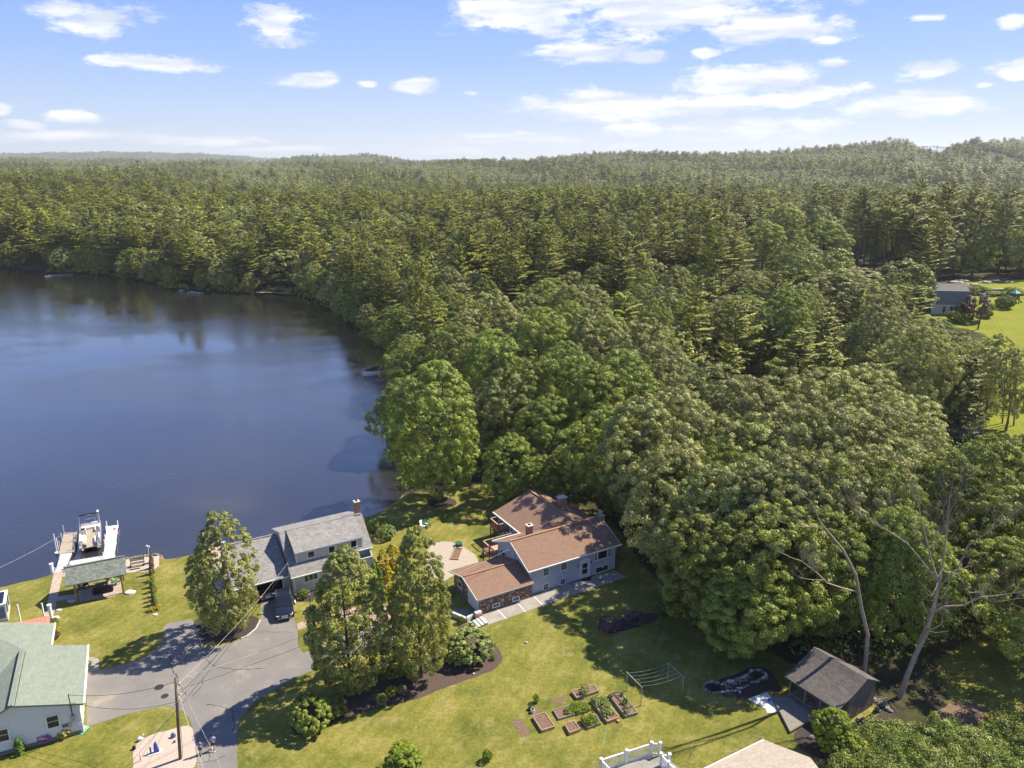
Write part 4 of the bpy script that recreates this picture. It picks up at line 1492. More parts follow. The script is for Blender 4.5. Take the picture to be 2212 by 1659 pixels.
for u, v, h, r in ((1470, 1165, 14, 3.7), (1535, 1215, 15, 4.0), (1585, 1262, 15.5, 4.3), (1640, 1310, 16, 4.4), (1700, 1345, 16, 4.4), (1765, 1310, 16.5, 4.0), (1850, 1305, 16, 3.9), (1915, 1385, 14, 4.0), (1465, 1105, 14, 4.0)):
    tree_foot('maple' if u % 20 else 'oak', u, v, h, r, 'tall maple on the lawn edge of the wood, ' + ('beside the blue house end' if u < 1500 else 'beside the shaded mulch strip' if u < 1620 else 'left of the shed' if u < 1720 else 'straight behind the shed' if u < 1880 else 'between the shed and the dead tree'), 'trees on the lawn edge of the wood')
G1b = 'broadleaf trees along the right edge'
for kind, u, v, h, r in (('maple', 2065, 985, 15, 4.4), ('maple', 2135, 950, 16, 4.6), ('maple', 2205, 945, 16, 4.8), ('maple', 2205, 1060, 13.5, 4.4), ('maple', 2290, 1000, 14, 5), ('maple', 2300, 1180, 13, 5), ('oak', 2380, 1100, 14, 5)):
    tree_top(kind, u, v, h, r, 'yellow-green maple at the right edge of the wood', G1b)
G1c = 'loose trees between the wood and the right-hand lawn'
for kind, u, v, h, r in (('oak', 2085, 720, 13, 3.6), ('oak', 2045, 770, 12, 3.2), ('oak', 2160, 725, 14, 3.0), ('oak', 2205, 760, 14, 3.2)):
    tree_top(kind, u, v, h, r, 'loose-crowned tree between the wood and the right-hand lawn', G1c)
# bright broadleaf group rising among the pines, and others one can find
for k, (u, v, h, r, lab) in enumerate((
        (1700, 442, 21, 9.0, 'large bright green broadleaf tree among the dark pines, tallest of its clump'), (1655, 478, 19, 8, 'bright broadleaf tree leaning out at the left of the clump among the pines'),
        (1785, 478, 19, 8, 'bright broadleaf tree at the right of the clump among the pines'), (1735, 520, 16, 7.5, 'bright broadleaf tree low at the front of the clump among the pines'),
        (1850, 580, 15, 8.5, 'grey-green spreading tree left of the far grey-roofed house'), (1790, 590, 13, 5.5, 'small grey-green tree beside the spreading one before the pines'),
        (1925, 592, 13, 4.5, 'yellow-green broadleaf tree just left of the far grey-roofed house'), (1990, 570, 14, 4.2, 'tall narrow maple behind the far grey-roofed house'),
        (1650, 605, 12, 5.0, 'round dark green tree in front of the pine wood'), (1610, 625, 10, 4, 'small round tree at the foot of the pine wood'), (1880, 415, 16, 6, 'round broadleaf crown in the pine wood near the skyline'),
        (1725, 385, 15, 6, 'pale broadleaf crown deep in the pine wood'), (800, 590, 14, 5, 'pale green maple leaning over the cove'), (870, 600, 13, 4.5, 'pale green maple above the dark cove'),
        (540, 500, 15, 6.5, 'blue-green broadleaf tree at the point of the far shore'), (410, 560, 8, 3.2, 'small yellow-green tree over the rocks on the far shore'),
        (45, 470, 14, 7, 'pale yellow-green tree above the left shore'), (20, 520, 12, 6, 'pale bushy tree low on the left shore'), (640, 500, 13, 5.5, 'yellow-green tree right of the sandy landing'))):
    tree_top('oak' if 'grey-green' in lab or 'blue' in lab else 'maple', u, v, h, r, lab)
# fringe of low trees hanging over the water round the cove
rn_ = random.Random(8)
G2 = 'low trees hanging over the cove shore'
fr_ = [(_far[i], _far[i + 1]) for i in range(0, len(_far) - 8)]
for a, b in fr_:
    L_ = (b - a).length
    nseg = max(1, int(L_ / 5.5))
    for k in range(nseg):
        q = a.lerp(b, (k + rn_.random() * .6 + .2) / nseg)
        nrm = Vector((b.y - a.y, -(b.x - a.x), 0)).normalized()
        s1 = inpoly(LAKE, np.array([q.x + nrm.x * 4]), np.array([q.y + nrm.y * 4]))[0]
        if s1: nrm = -nrm
        q = q + nrm * rn_.uniform(.6, 2.2)
        vv = math.hypot(q.x, q.y)
        u_ = CXP + FPX * q.x / (q.y * math.cos(PITCH) + CAMH * math.sin(PITCH))
        if 548 < u_ < 648 and q.y > 240: continue
        if q.y < 112: continue
        OCC.append((q.x, q.y, 2.5))
        if q.y > 165 and rn_.random() < .6:
            qq = q + nrm * rn_.uniform(2.5, 5)
            plant('pine', qq.x, qq.y, 'tall pine standing right at the edge of the cove shore', 'tree', rn_.uniform(17, 25), rn_.uniform(3.2, 4.4), group='pines at the cove shore', var=rn_.choice([0, 2]))
            if rn_.random() < .4: continue
        hh = rn_.uniform(5, 12) if q.y > 130 else rn_.uniform(8, 12)
        plant('maple' if rn_.random() < .7 else 'oak', q.x, q.y, 'low broadleaf tree hanging over the dark water of the cove', 'tree', hh, hh * rn_.uniform(.34, .46), group=G2)

# brush hanging over the far banks
rs_ = np.random.RandomState(33)
cc_, nn_, ss_, tt_ = [], [], [], []
for a, b in fr_:
    L_ = (b - a).length
    for k in range(int(L_ / 1.1)):
        q = a.lerp(b, rs_.uniform())
        nrm = Vector((b.y - a.y, -(b.x - a.x), 0)).normalized()
        if inpoly(LAKE, np.array([q.x + nrm.x * 4]), np.array([q.y + nrm.y * 4]))[0]: nrm = -nrm
        q = q + nrm * rs_.uniform(-1.0, 2.4)
        r_ = rs_.uniform(.7, 1.9)
        m_ = 55
        d_ = rs_.normal(size=(m_, 3))
        d_[:, 2] = np.abs(d_[:, 2]) - .2
        d_ /= np.linalg.norm(d_, axis=1, keepdims=True)
        cc_.append(np.array([q.x, q.y, LAKE_Z + rs_.uniform(.2, 1.6)]) + d_ * r_)
        nn_.append(d_ + rs_.normal(size=(m_, 3)) * .3)
        ss_.append(rs_.uniform(.16, .30, m_))
        tt_.append(np.clip(rs_.uniform(0, .6) + rs_.normal(0, .15, m_), 0, 1))
o = bpy.data.objects.new('shore_brush', leafmesh('shore_brush', np.concatenate(cc_), np.concatenate(nn_), np.concatenate(ss_), np.concatenate(tt_), 'maple'))
COL.objects.link(o)
tag(o, 'low brush hanging over the water along the wooded shore', None, None, 'stuff')

# ---- the woods
def forest_points():
    rs = np.random.RandomState(5)
    pts = []
    # ring-wise jittered grid, spacing growing with distance
    y = 60.0
    ymax = 7600
    while y < ymax:
        sp = 8.2 if y < 330 else (8.6 if y < 800 else 9.0 + (y - 800) * .0025)
        half = y * .80 + 40
        xs = np.arange(-half, half, sp) + rs.uniform(0, sp)
        xx = xs + rs.uniform(-.38, .38, len(xs)) * sp
        yy = y + rs.uniform(-.38, .38, len(xs)) * sp
        pts.append(np.stack([xx, yy, np.full(len(xs), sp)], 1))
        y += sp
    return np.concatenate(pts)


def clear_mask(X, Y):
    near_edge = polydist(PROPERTY, X, Y)
    bad = inpoly(LAKE, X, Y) | (polydist(LAKE, X, Y) < 4.0)
    bad |= inpoly(PROPERTY, X, Y)
    for P in (LAWN_FAR, LAWN_STRIP, LAWN_SE):
        bad |= inpoly(P, X, Y)
    return bad


FP = forest_points()
X_, Y_ = FP[:, 0], FP[:, 1]
D_ = np.hypot(X_, Y_)
bad = clear_mask(X_, Y_)
# the near wood is placed tree by tree above
a1 = np.array([[p[0], p[1], p[2]] for p in OCC])
NEARWOOD = [Vector(p) for p in ((-30, 96, 0), (-22, 168, 0), (5, 156, 0), (35, 142, 0), (62, 128, 0), (76, 118, 0), (110, 118, 0), (120, 60, 0), (20, 50, 0))]
bad |= inpoly(NEARWOOD, X_, Y_)
for x, y, r in a1:
    bad |= (np.hypot(X_ - x, Y_ - y) < r)
# corridor for the power line over the right-hand hill
az_ = np.arctan2(X_, Y_)
d0, d1 = ray(1986, 330), ray(2058, 330)
a0_, a1_ = math.atan2(d0[0], d0[1]), math.atan2(d1[0], d1[1])
mid_ = (a0_ + a1_) / 2
corr = (D_ > 1350) & (D_ < 2600) & (np.abs(az_ - mid_ - np.clip((1900 - D_) / 1900, -.1, 1) * .26) < (a1_ - a0_) / 2 * np.clip(1900 / D_, .6, 1.6))
bad |= corr
# sparse ground behind the far lawn where only tall trunks stand
keepf = ~bad
X_, Y_, D_, SP_ = X_[keepf], Y_[keepf], D_[keepf], FP[keepf, 2]
Z_ = terrain(X_, Y_)
rs_ = np.random.RandomState(77)
mix_ = _vn(X_, Y_, .02, 9) * .5 + rs_.uniform(-.5, .5, len(X_))
pinefrac = np.where(D_ < 600, .62, np.where(D_ < 900, .45, .07))
ispine = (rs_.uniform(size=len(X_)) + .75 * _vn(X_, Y_, .020, 21)) < pinefrac
HV_ = 1 + .16 * _vn(X_, Y_, .035, 41)
# in frame?
dep_ = Y_ * math.cos(PITCH) - (Z_ + 12 - CAMH) * math.sin(PITCH)
U_ = CXP + FPX * X_ / dep_
inf = (U_ > -60) & (U_ < 2270)
# low growth only where the photograph looks over it to the far house and its lawn
HL_ = np.full(len(X_), 99.0)
for i in range(len(X_)):
    for u0, u1, vt, ym in ((1985, 2035, 690, 232), (2035, 2400, 742, 232), (1590, 1850, 585, 345), (1840, 1985, 615, 258), (1560, 1640, 640, 205)):
        if not (u0 < U_[i] < u1 and Y_[i] < ym): continue
        d = ray(float(U_[i]), vt)
        HL_[i] = min(HL_[i], CAMH + d[2] / d[1] * Y_[i] - Z_[i])
zone_ = (X_ > 95) & (Y_ > 240) & (Y_ < 345) & inf & (U_ > 1700)
order = np.argsort(np.where(zone_, D_ * .3, D_))
npine = ndec = 0
far = {True: [], False: []}
for i in order:
    x, y, z, d = float(X_[i]), float(Y_[i]), float(Z_[i]), D_[i]
    if HL_[i] < 4: continue
    p_ = bool(ispine[i])
    if d < 700 and inf[i] and ((p_ and npine < 285) or (not p_ and ndec < 110)):
        rr = rs_.uniform()
        edge_right = x > 60
        if p_:
            npine += 1
            hh = (27.5 if zone_[i] else 24 if edge_right else 21) * (.74 + .40 * rr) * HV_[i]
            sec_ = ('at the far left across the lake' if U_[i] < 330 else 'across the lake above the sandy landing' if U_[i] < 700 else 'behind the dark cove' if U_[i] < 1050 else
                    'beyond the broadleaf wood, left of centre' if U_[i] < 1300 else 'beyond the broadleaf wood, right of centre' if U_[i] < 1580 else 'round the bright broadleaf clump' if U_[i] < 1880 else 'behind the far grey-roofed house' if U_[i] < 2060 else 'behind the right-hand lawn')
            row_ = 'front row of the pines' if d < 235 else ('middle rows of the pines' if d < 300 else 'back rows of the pines')
            lab = ('bare-trunked pine, ' if zone_[i] else 'bushy pine, ') + row_ + ' ' + sec_
            grp = 'pines ' + sec_
            young = (y < 200 and x > -10 and x < 125 and rs_.uniform() < .65)
            if young:
                plant('youngpine', x, y, 'bushy young pine between the broadleaf wood and the tall pines', 'tree', min(9 + 4 * rr, HL_[i]), 3.1 + rr, z=z, group='young pines between the woods')
            else:
                plant('pine', x, y, lab, 'tree', min(hh, HL_[i]), 4.9 * (.75 + .45 * rs_.uniform()), z=z, group=grp, var=(int(rs_.choice([3, 4, 5, 4, 5])) if zone_[i] else int(rs_.choice([0, 1, 2, 3]))))
        else:
            ndec += 1
            k_ = 'maple' if rs_.uniform() < .5 else 'oak'
            plant(k_, x, y, ('green maple' if k_ == 'maple' else 'greyish oak') + ' among the pines, ' + ('far left across the lake' if U_[i] < 330 else 'above the sandy landing' if U_[i] < 700 else 'behind the dark cove' if U_[i] < 1050 else 'left of centre beyond the near wood' if U_[i] < 1300 else 'right of centre beyond the near wood' if U_[i] < 1580 else 'near the bright broadleaf clump' if U_[i] < 1880 else 'near the far house'), 'tree', min(12 + 6 * rr, HL_[i]), 4.2 + 1.8 * rs_.uniform(), z=z, group='broadleaf trees among the pines')
    else:
        if not (-160 < U_[i] < 2400) and d > 420: continue
        if d > 7600: continue
        far[p_].append((x, y, z, d, SP_[i], HV_[i]))


def scatter(name, pts, meshes, label, hbase, rbase):
    """one object: points carrying low-detail tree crowns through geometry nodes"""
    P = np.array(pts)
    n = len(P)
    rs = np.random.RandomState(n % 1000)
    me = bpy.data.meshes.new(name)
    me.vertices.add(n)
    me.vertices.foreach_set('co', P[:, :3].astype('f').ravel())
    grow = np.clip(P[:, 4] / 7.5, 1, 1.8) ** .55
    sh = P[:, 5] * (.68 + .55 * rs.uniform(0, 1, n) + .12 * (rs.uniform(0, 1, n) > .9)) * hbase * np.where(P[:, 3] > 1200, .80, 1.0)
    srr = rs.uniform(.85, 1.25, n) * rbase * grow
    a = me.attributes.new('size', 'FLOAT_VECTOR', 'POINT')
    a.data.foreach_set('vector', np.stack([srr, srr, sh], 1).astype('f').ravel())
    a = me.attributes.new('turn', 'FLOAT_VECTOR', 'POINT')
    a.data.foreach_set('vector', np.stack([np.zeros(n), np.zeros(n), rs.uniform(0, 6.28, n)], 1).astype('f').ravel())
    a = me.attributes.new('variant', 'INT', 'POINT')
    a.data.foreach_set('value', rs.randint(0, len(meshes), n).astype('i'))
    o = bpy.data.objects.new(name, me)
    COL.objects.link(o)
    tag(o, label, None, None, 'stuff')
    ng = bpy.data.node_groups.new(name, 'GeometryNodeTree')
    ng.interface.new_socket('Geometry', in_out='INPUT', socket_type='NodeSocketGeometry')
    ng.interface.new_socket('Geometry', in_out='OUTPUT', socket_type='NodeSocketGeometry')
    N, L = ng.nodes.new, ng.links.new
    gi, go = N('NodeGroupInput'), N('NodeGroupOutput')
    jn = N('GeometryNodeJoinGeometry')

    def attr(nm, ty):
        q = N('GeometryNodeInputNamedAttribute')
        q.data_type = ty
        q.inputs['Name'].default_value = nm
        return q.outputs['Attribute']
    for k, src in enumerate(meshes):
        io = N('GeometryNodeInstanceOnPoints')
        ob = N('GeometryNodeObjectInfo')
        ob.inputs['Object'].default_value = src
        ob.inputs['As Instance'].default_value = True
        cmp_ = N('FunctionNodeCompare')
        cmp_.data_type = 'INT'
        cmp_.operation = 'EQUAL'
        L(attr('variant', 'INT'), cmp_.inputs[2])
        cmp_.inputs[3].default_value = k
        L(gi.outputs[0], io.inputs['Points'])
        L(cmp_.outputs[0], io.inputs['Selection'])
        L(ob.outputs['Geometry'], io.inputs['Instance'])
        L(attr('turn', 'FLOAT_VECTOR'), io.inputs['Rotation'])
        L(attr('size', 'FLOAT_VECTOR'), io.inputs['Scale'])
        L(io.outputs[0], jn.inputs[0])
    L(jn.outputs[0], go.inputs[0])
    md = o.modifiers.new('scatter', 'NODES')
    md.node_group = ng
    return o


def lod_object(me, nm):
    return bpy.data.objects.new(nm, me)      # carries mesh data for the scatter only; never linked


mp_ = [lod_object(c[0], 'middle_pine_crown') for c in CROWN['midpine']]
ml_ = [lod_object(c[0], 'middle_broadleaf_crown') for c in CROWN['midleaf']]
lp = [lod_object(c[0], 'far_pine_crown') for c in CROWN['farpine']]
ld = [lod_object(c[0], 'far_broadleaf_crown') for c in CROWN['farleaf']]
scatter('pine_wood', [q for q in far[True] if q[3] < 900], mp_, 'pines of the wood too many to tell apart', .84, 1.28)
scatter('broadleaf_wood', [q for q in far[False] if q[3] < 900], ml_, 'broadleaf crowns among the pines too many to tell apart', .95, .95)
far = {k: [q for q in v if q[3] >= 900] for k, v in far.items()}
scatter('distant_pine_wood', far[True], lp, 'distant pines of the wooded country running back to the hills', 1.0, 1.0)
scatter('distant_broadleaf_wood', far[False], ld, 'distant broadleaf canopy covering the valley and the hills', .90, 1.12)
print('individual pines', npine, 'broadleaf', ndec, 'far', len(far[True]), len(far[False]))

# haze: the air between here and the hills
hz = MB()
hz.box(-11500, 11500, -1500, 11500, -6.0, 260.0)
hm = bpy.data.materials.new('haze')
hm.use_nodes = True
hn = hm.node_tree
hn.nodes.remove(hn.nodes['Principled BSDF'])
pv = hn.nodes.new('ShaderNodeVolumePrincipled')
pv.inputs['Color'].default_value = (.92, .96, 1.0, 1)
pv.inputs['Density'].default_value = 0.00010
pv.inputs['Anisotropy'].default_value = 0.2
hn.links.new(pv.outputs[0], hn.nodes['Material Output'].inputs['Volume'])
MT['haze'] = hm
USE_HAZE = True
if USE_HAZE:
    ho = hz.build('haze', 'haze')
    tag(ho, 'thin pale air that fades the far hills', None, None, 'stuff')
# ============================================================ BUILDINGS
def window(parent, o, t, n, w, h, rows=2, cols=1, frame='white', depth=.05, fw=.09, name='window', glass='glass', label=None):
    """a window lying on a wall: o lower left corner (3-d, local), t unit vector along the wall, n outward normal.
    frame is the part; pane and muntins are its sub-parts"""
    o, t, n = Vector(o), Vector(t), Vector(n)
    z = Vector((0, 0, 1))
    fr = MB()

    def quadbox(mb, a, b, c0, c1, d0, d1):
        vs = []
        for dd in (d0, d1):
            for zz in (c0, c1):
                for xx in (a, b):
                    vs.append(o + t * xx + z * zz + n * dd)
        mb.add(vs, [(0, 1, 3, 2), (4, 6, 7, 5), (0, 4, 5, 1), (2, 3, 7, 6), (0, 2, 6, 4), (1, 5, 7, 3)])
    quadbox(fr, 0, fw, 0, h, .004, depth)
    quadbox(fr, w - fw, w, 0, h, .004, depth)
    quadbox(fr, fw, w - fw, h - fw, h, .004, depth)
    quadbox(fr, -.03, w + .03, -.04, fw * .8, .004, depth + .03)
    f = fr.build(name, frame, parent)
    if label: f['label'] = label
    pn = MB()
    quadbox(pn, fw, w - fw, fw * .8, h - fw, .004, .016)
    pn.build('pane', glass, f)
    if rows > 1 or cols > 1:
        m = MB()
        for r in range(1, rows):
            zz = fw + (h - 2 * fw) * r / rows
            quadbox(m, fw, w - fw, zz - .018, zz + .018, .018, .034)
        for c in range(1, cols):
            xx = fw + (w - 2 * fw) * c / cols
            quadbox(m, xx - .014, xx + .014, fw, h - fw, .018, .036)
        m.build('muntins', frame, f)
    return f


def wallbox(parent, x0, x1, y0, y1, z0, z1, mat, name='wall'):
    return MB().box(x0, x1, y0, y1, z0, z1).build(name, mat, parent)


def gable_wall(parent, x, y0, y1, zb, ze, zr, yr, mat, th=.12, name='gable_wall'):
    """wall in the plane x = const with a gable top"""
    mb = MB()
    vs = []
    for xx in (x, x + th):
        vs += [(xx, y0, zb), (xx, y1, zb), (xx, y1, ze), (xx, yr, zr), (xx, y0, ze)]
    mb.add(vs, [(0, 4, 3, 2, 1), (5, 6, 7, 8, 9)] + [(i, (i + 1) % 5, 5 + (i + 1) % 5, 5 + i) for i in range(5)])
    return mb.build(name, mat, parent)


def roofplane(parent, pts, mat, name='roof', t=.14):
    return MB().slab(pts, t).build(name, mat, parent)


def gutter(parent, a, b, mat='white', w=.13, name='gutter'):
    return MB().bar(a, b, w, w).build(name, mat, parent)


def chimney(parent, x, y, z0, z1, w, d, mat='chimbrick', cap='palestone', flue=True, label=None):
    c = MB().box(x - w / 2, x + w / 2, y - d / 2, y + d / 2, z0, z1).build('chimney', mat, parent)
    if label: c['label'] = label
    MB().box(x - w / 2 - .07, x + w / 2 + .07, y - d / 2 - .07, y + d / 2 + .07, z1, z1 + .09).build('cap', cap, c)
    if flue: MB().box(x - .12, x + .12, y - .12, y + .12, z1 + .09, z1 + .2).build('flue', 'interior', c)
    return c


# ---------------------------------------------------------------- blue house
BH = (1.96, 73.19, 0)
bh = thing('blue_house', 'blue-grey raised ranch house with brown shingle roofs, a rear wing and a brick garage', 'house', BH, 30.0)
EZ, RZ = 3.15, 4.95
wallbox(bh, 0, 11.35, 0, .15, -.3, EZ, 'blue_siding', 'front_wall')
wallbox(bh, 0, 11.35, 7.05, 7.2, -.3, EZ, 'blue_siding', 'rear_wall')
gable_wall(bh, 0, 0.15, 7.05, -.3, EZ - .02, RZ - .12, 3.6, 'blue_siding', .15, 'gable_wall')
gable_wall(bh, 11.2, 0.15, 7.05, -.3, EZ - .02, RZ - .12, 3.6, 'blue_siding', .15, 'gable_wall')
MB().box(.16, 11.19, .16, 7.04, -.2, .1).build('floor', 'foundation', bh)
for x in (-.03, 11.28):
    MB().box(x, x + .1, -.035, .06, -.1, EZ).build('corner_board', 'white', bh)
roofplane(bh, [(-.45, -.42, EZ + .02), (11.9, -.42, EZ + .02), (11.75, 3.6, RZ + .02), (-.45, 3.6, RZ + .02)], 'brownroof')
roofplane(bh, [(-.45, 7.6, EZ + .02), (11.9, 7.6, EZ + .02), (11.75, 3.6, RZ + .02), (-.45, 3.6, RZ + .02)], 'brownroof')
MB().bar((-.45, 3.6, RZ + .05), (11.78, 3.6, RZ + .05), .3, .06).build('ridge_cap', 'ridgecap', bh)
gutter(bh, (-.5, -.5, EZ - .04), (11.95, -.5, EZ - .04))
gutter(bh, (-.5, 7.68, EZ - .04), (11.95, 7.68, EZ - .04))
for x in (-.49, 11.86):
    MB().bar((x, -.4, EZ - .05), (x, 3.6, RZ - .05), .05, .16).build('rake_board', 'white', bh)
    MB().bar((x, 7.55, EZ - .05), (x, 3.6, RZ - .05), .05, .16).build('rake_board', 'white', bh)
fn, ft = (0, -1, 0), (1, 0, 0)


def onwall(z3, O, ang, yplane):
    """point of the photograph to a point on a wall plane y = yplane of a house frame"""
    k, x, y = z3
    u, v = P2(k, x, y)
    d = Vector(ray(u, v))
    a = R(ang)
    e2 = Vector((-math.sin(a), math.cos(a), 0))
    e1 = Vector((math.cos(a), math.sin(a), 0))
    C0 = Vector((0, 0, CAMH)) - Vector(O)
    t = (yplane - C0.dot(e2)) / d.dot(e2)
    q = C0 + d * t
    return q.dot(e1), q.z


def wall_win(parent, O, ang, k, x0, y0, x1, y1, yp=0.0, rows=2, cols=3, **kw):
    """window from its lower left and upper right corners in the photograph"""
    a = onwall((k, x0, y0), O, ang, yp)
    b = onwall((k, x1, y1), O, ang, yp)
    return window(parent, (a[0], yp, max(.05, a[1])), ft, fn, max(.3, b[0] - a[0]), max(.3, b[1] - max(.05, a[1])), rows, cols, **kw)


wall_win(bh, BH, 30, 3, 1322, 910, 1378, 812, rows=4, cols=3)
wall_win(bh, BH, 30, 3, 1468, 865, 1527, 772, rows=4, cols=3)
wall_win(bh, BH, 30, 3, 1322, 1037, 1372, 958, rows=2, cols=2)
wall_win(bh, BH, 30, 3, 1463, 995, 1512, 920, rows=2, cols=2)
# bay: picture window with two narrow side sashes
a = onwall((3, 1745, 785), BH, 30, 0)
b = onwall((3, 1893, 655), BH, 30, 0)
wz, wx, ww = a[1], a[0], b[0] - a[0]
wh = min(1.42, EZ - .08 - wz)
window(bh, (wx, 0, wz), ft, fn, ww * .20, wh, 4, 2)
window(bh, (wx + ww * .20, 0, wz), ft, fn, ww * .58, wh, 1, 1, label='wide picture window')
window(bh, (wx + ww * .78, 0, wz), ft, fn, ww * .22, wh, 4, 2)
a = onwall((3, 1755, 900), BH, 30, 0)
b = onwall((3, 1868, 802), BH, 30, 0)
lw = window(bh, (a[0], 0, .08), ft, fn, b[0] - a[0], max(.8, b[1] - .08), 1, 1, label='low dark basement window with a small sticker')
MB().box(a[0] + (b[0] - a[0]) * .48, a[0] + (b[0] - a[0]) * .60, -.022, -.018, .08 + .50, .08 + .70).build('sticker', 'white', lw)
# entrance
a = onwall((3, 1625, 942), BH, 30, 0)
dx0, dw = a[0], onwall((3, 1708, 920), BH, 30, 0)[0] - a[0]
dr = MB().box(dx0 + .16, dx0 + dw - .16, -.05, -.004, .05, 2.02).build('door', 'white', bh)
MB().box(dx0 + .34, dx0 + dw - .34, -.062, -.052, .55, 1.85).build('storm_glass', 'glass', dr)
MB().box(dx0 + .34, dx0 + dw - .34, -.075, -.062, 1.18, 1.24).build('crossbar', 'white', dr)
MB().ball((dx0 + .24, -.09, 1.0), .035, 8, 6).build('handle', 'black', dr)
sr = MB().box(dx0, dx0 + .16, -.10, -.004, .03, 2.1)
sr.box(dx0 + dw - .16, dx0 + dw, -.10, -.004, .03, 2.1).box(dx0, dx0 + dw, -.11, -.004, 2.1, 2.28)
sr.add([(dx0 - .06, -.14, 2.28), (dx0 + dw + .06, -.14, 2.28), (dx0 + dw / 2, -.14, 2.62), (dx0 - .06, -.004, 2.28), (dx0 + dw + .06, -.004, 2.28), (dx0 + dw / 2, -.004, 2.62)],
       [(0, 1, 2), (3, 5, 4), (0, 3, 4, 1), (1, 4, 5, 2), (2, 5, 3, 0)])
sr.build('door_surround', 'white', bh)
for x in (dx0 - .25, dx0 + dw + .22):
    lt = MB().box(x - .06, x + .06, -.14, -.004, 1.62, 1.90).build('wall_lantern', 'black', bh)
    MB().box(x - .04, x + .04, -.15, -.141, 1.66, 1.84).build('lantern_glass', 'lightglass', lt)
# left gable windows, on plane x = 0 facing -x
gt, gn = (0, -1, 0), (-1, 0, 0)


def onside(k, x, y, O, ang, xplane):
    u, v = P2(k, x, y)
    d = Vector(ray(u, v))
    a = R(ang)
    e1 = Vector((math.cos(a), math.sin(a), 0))
    e2 = Vector((-math.sin(a), math.cos(a), 0))
    C0 = Vector((0, 0, CAMH)) - Vector(O)
    t = (xplane - C0.dot(e1)) / d.dot(e1)
    q = C0 + d * t
    return q.dot(e2), q.z


for (xa, ya, xb, yb) in ((980, 760, 1016, 685), (1113, 875, 1153, 800)):
    y1_, z1_ = onside(3, xa, ya, BH, 30, 0)
    y0_, z0_ = onside(3, xb, yb, BH, 30, 0)
    window(bh, (0, y1_, z1_), gt, gn, max(.5, y1_ - y0_), 1.15, 2, 1)
# service cable drop head on the gable
MB().tube([(-.06, 3.3, 4.2), (-.1, 3.2, 3.6), (-.05, 3.1, 3.2), (-.12, 3.0, 2.9), (-.05, 2.9, 2.6)], .02, 5).build('service_cable', 'cable', bh)
chimney(bh, 2.75, 4.75, 4.0, 5.55, .62, .62, label='short red brick chimney near the left gable')
ch = MB().box(11.35, 11.95, 2.9, 3.7, -.2, 5.35).build('chimney', 'foundation', bh)
ch['label'] = 'grey end chimney with metal flue caps'
for y in (3.1, 3.5):
    MB().cyl(11.65, y, 5.35, 5.75, .11, 10).build('flue', 'alu', ch)
    MB().cyl(11.65, y, 5.80, 5.86, .17, 10).build('flue_cap', 'alu', ch)
# rear wing: ridge runs back from the main house
WX0, WX1, WXR, WY0, WY1 = 3.3, 13.1, 8.6, 7.2, 14.3
WE, WR = 3.15, 4.9
MB().box(WX0 + .5, WX0 + .65, WY0, WY1 - .4, -.3, WE).build('wing_wall', 'blue_siding', bh)
MB().box(WX1 - .65, WX1 - .5, WY0, WY1 - .4, -.3, WE).build('wing_wall', 'blue_siding', bh)
bm_ = MB()
vs_ = []
for yy in (WY1 - .55, WY1 - .4):
    vs_ += [(WX0 + .65, yy, -.3), (WX1 - .65, yy, -.3), (WX1 - .65, yy, WE - .05), (WXR, yy, WR - .15), (WX0 + .65, yy, WE - .05)]
bm_.add(vs_, [(0, 1, 2, 3, 4), (9, 8, 7, 6, 5)] + [((i + 1) % 5, i, 5 + i, 5 + (i + 1) % 5) for i in range(5)])
bm_.build('wing_wall', 'blue_siding', bh)
roofplane(bh, [(WX0, 6.0, WE), (WX0, WY1, WE), (WXR, WY1, WR), (WXR, 3.55, WR)], 'brownroof', 'wing_roof')
roofplane(bh, [(WX1, 6.9, WE), (WX1, WY1, WE), (WXR, WY1, WR), (WXR, 3.75, WR)], 'brownroof', 'wing_roof')
MB().bar((WXR, 3.7, WR + .04), (WXR, WY1, WR + .04), .3, .06).build('ridge_cap', 'ridgecap', bh)
gutter(bh, (WX0 - .07, 7.7, WE - .06), (WX0 - .07, WY1, WE - .06))
window(bh, (WX0 + .5, 11.7, 1.9), (0, -1, 0), (-1, 0, 0), .6, .75, 2, 1)
window(bh, (WX0 + .5, 10.9, 1.9), (0, -1, 0), (-1, 0, 0), .6, .75, 2, 1)
chimney(bh, 9.9, 8.9, 3.6, 5.75, .95, .8, label='broad mottled chimney with a flat stone cap on the rear wing', mat='chimbrick', flue=False)
MB().cyl(5.6, 6.6, 4.1, 4.6, .05, 8).build('vent_pipe', 'black', bh)
# garage, in front of the left gable
GX0, GY0, GY1, GE, GR, GYR = -6.4, -.45, 5.6, 1.95, 2.95, 2.55
MB().box(GX0, -.02, GY0, GY0 + .18, -.3, GE - .08).build('garage_brick_wall', 'brick', bh)
MB().box(GX0, -.02, GY1 - .18, GY1, -.3, GE - .08).build('garage_brick_wall', 'brick', bh)
bm_ = MB()
vs_ = []
for xx in (GX0 - .01, GX0 + .16):
    vs_ += [(xx, 2.2, -.3), (xx, GY1, -.3), (xx, GY1, 1.7), (xx, 4.6, 2.05), (xx, 2.2, 1.95)]
bm_.add(vs_, [(0, 4, 3, 2, 1), (5, 6, 7, 8, 9)] + [(i, (i + 1) % 5, 5 + (i + 1) % 5, 5 + i) for i in range(5)])
bm_.build('garage_brick_wall', 'brick', bh)
gable_wall(bh, GX0 + .17, GY0 + .18, GY1 - .18, -.3, GE - .1, GR - .12, GYR, 'white_siding', .1, 'garage_gable_wall')
MB().box(GX0 - .05, GX0 - .012, GY0 + .12, 2.15, -.05, 1.78).build('garage_door', 'white', bh)
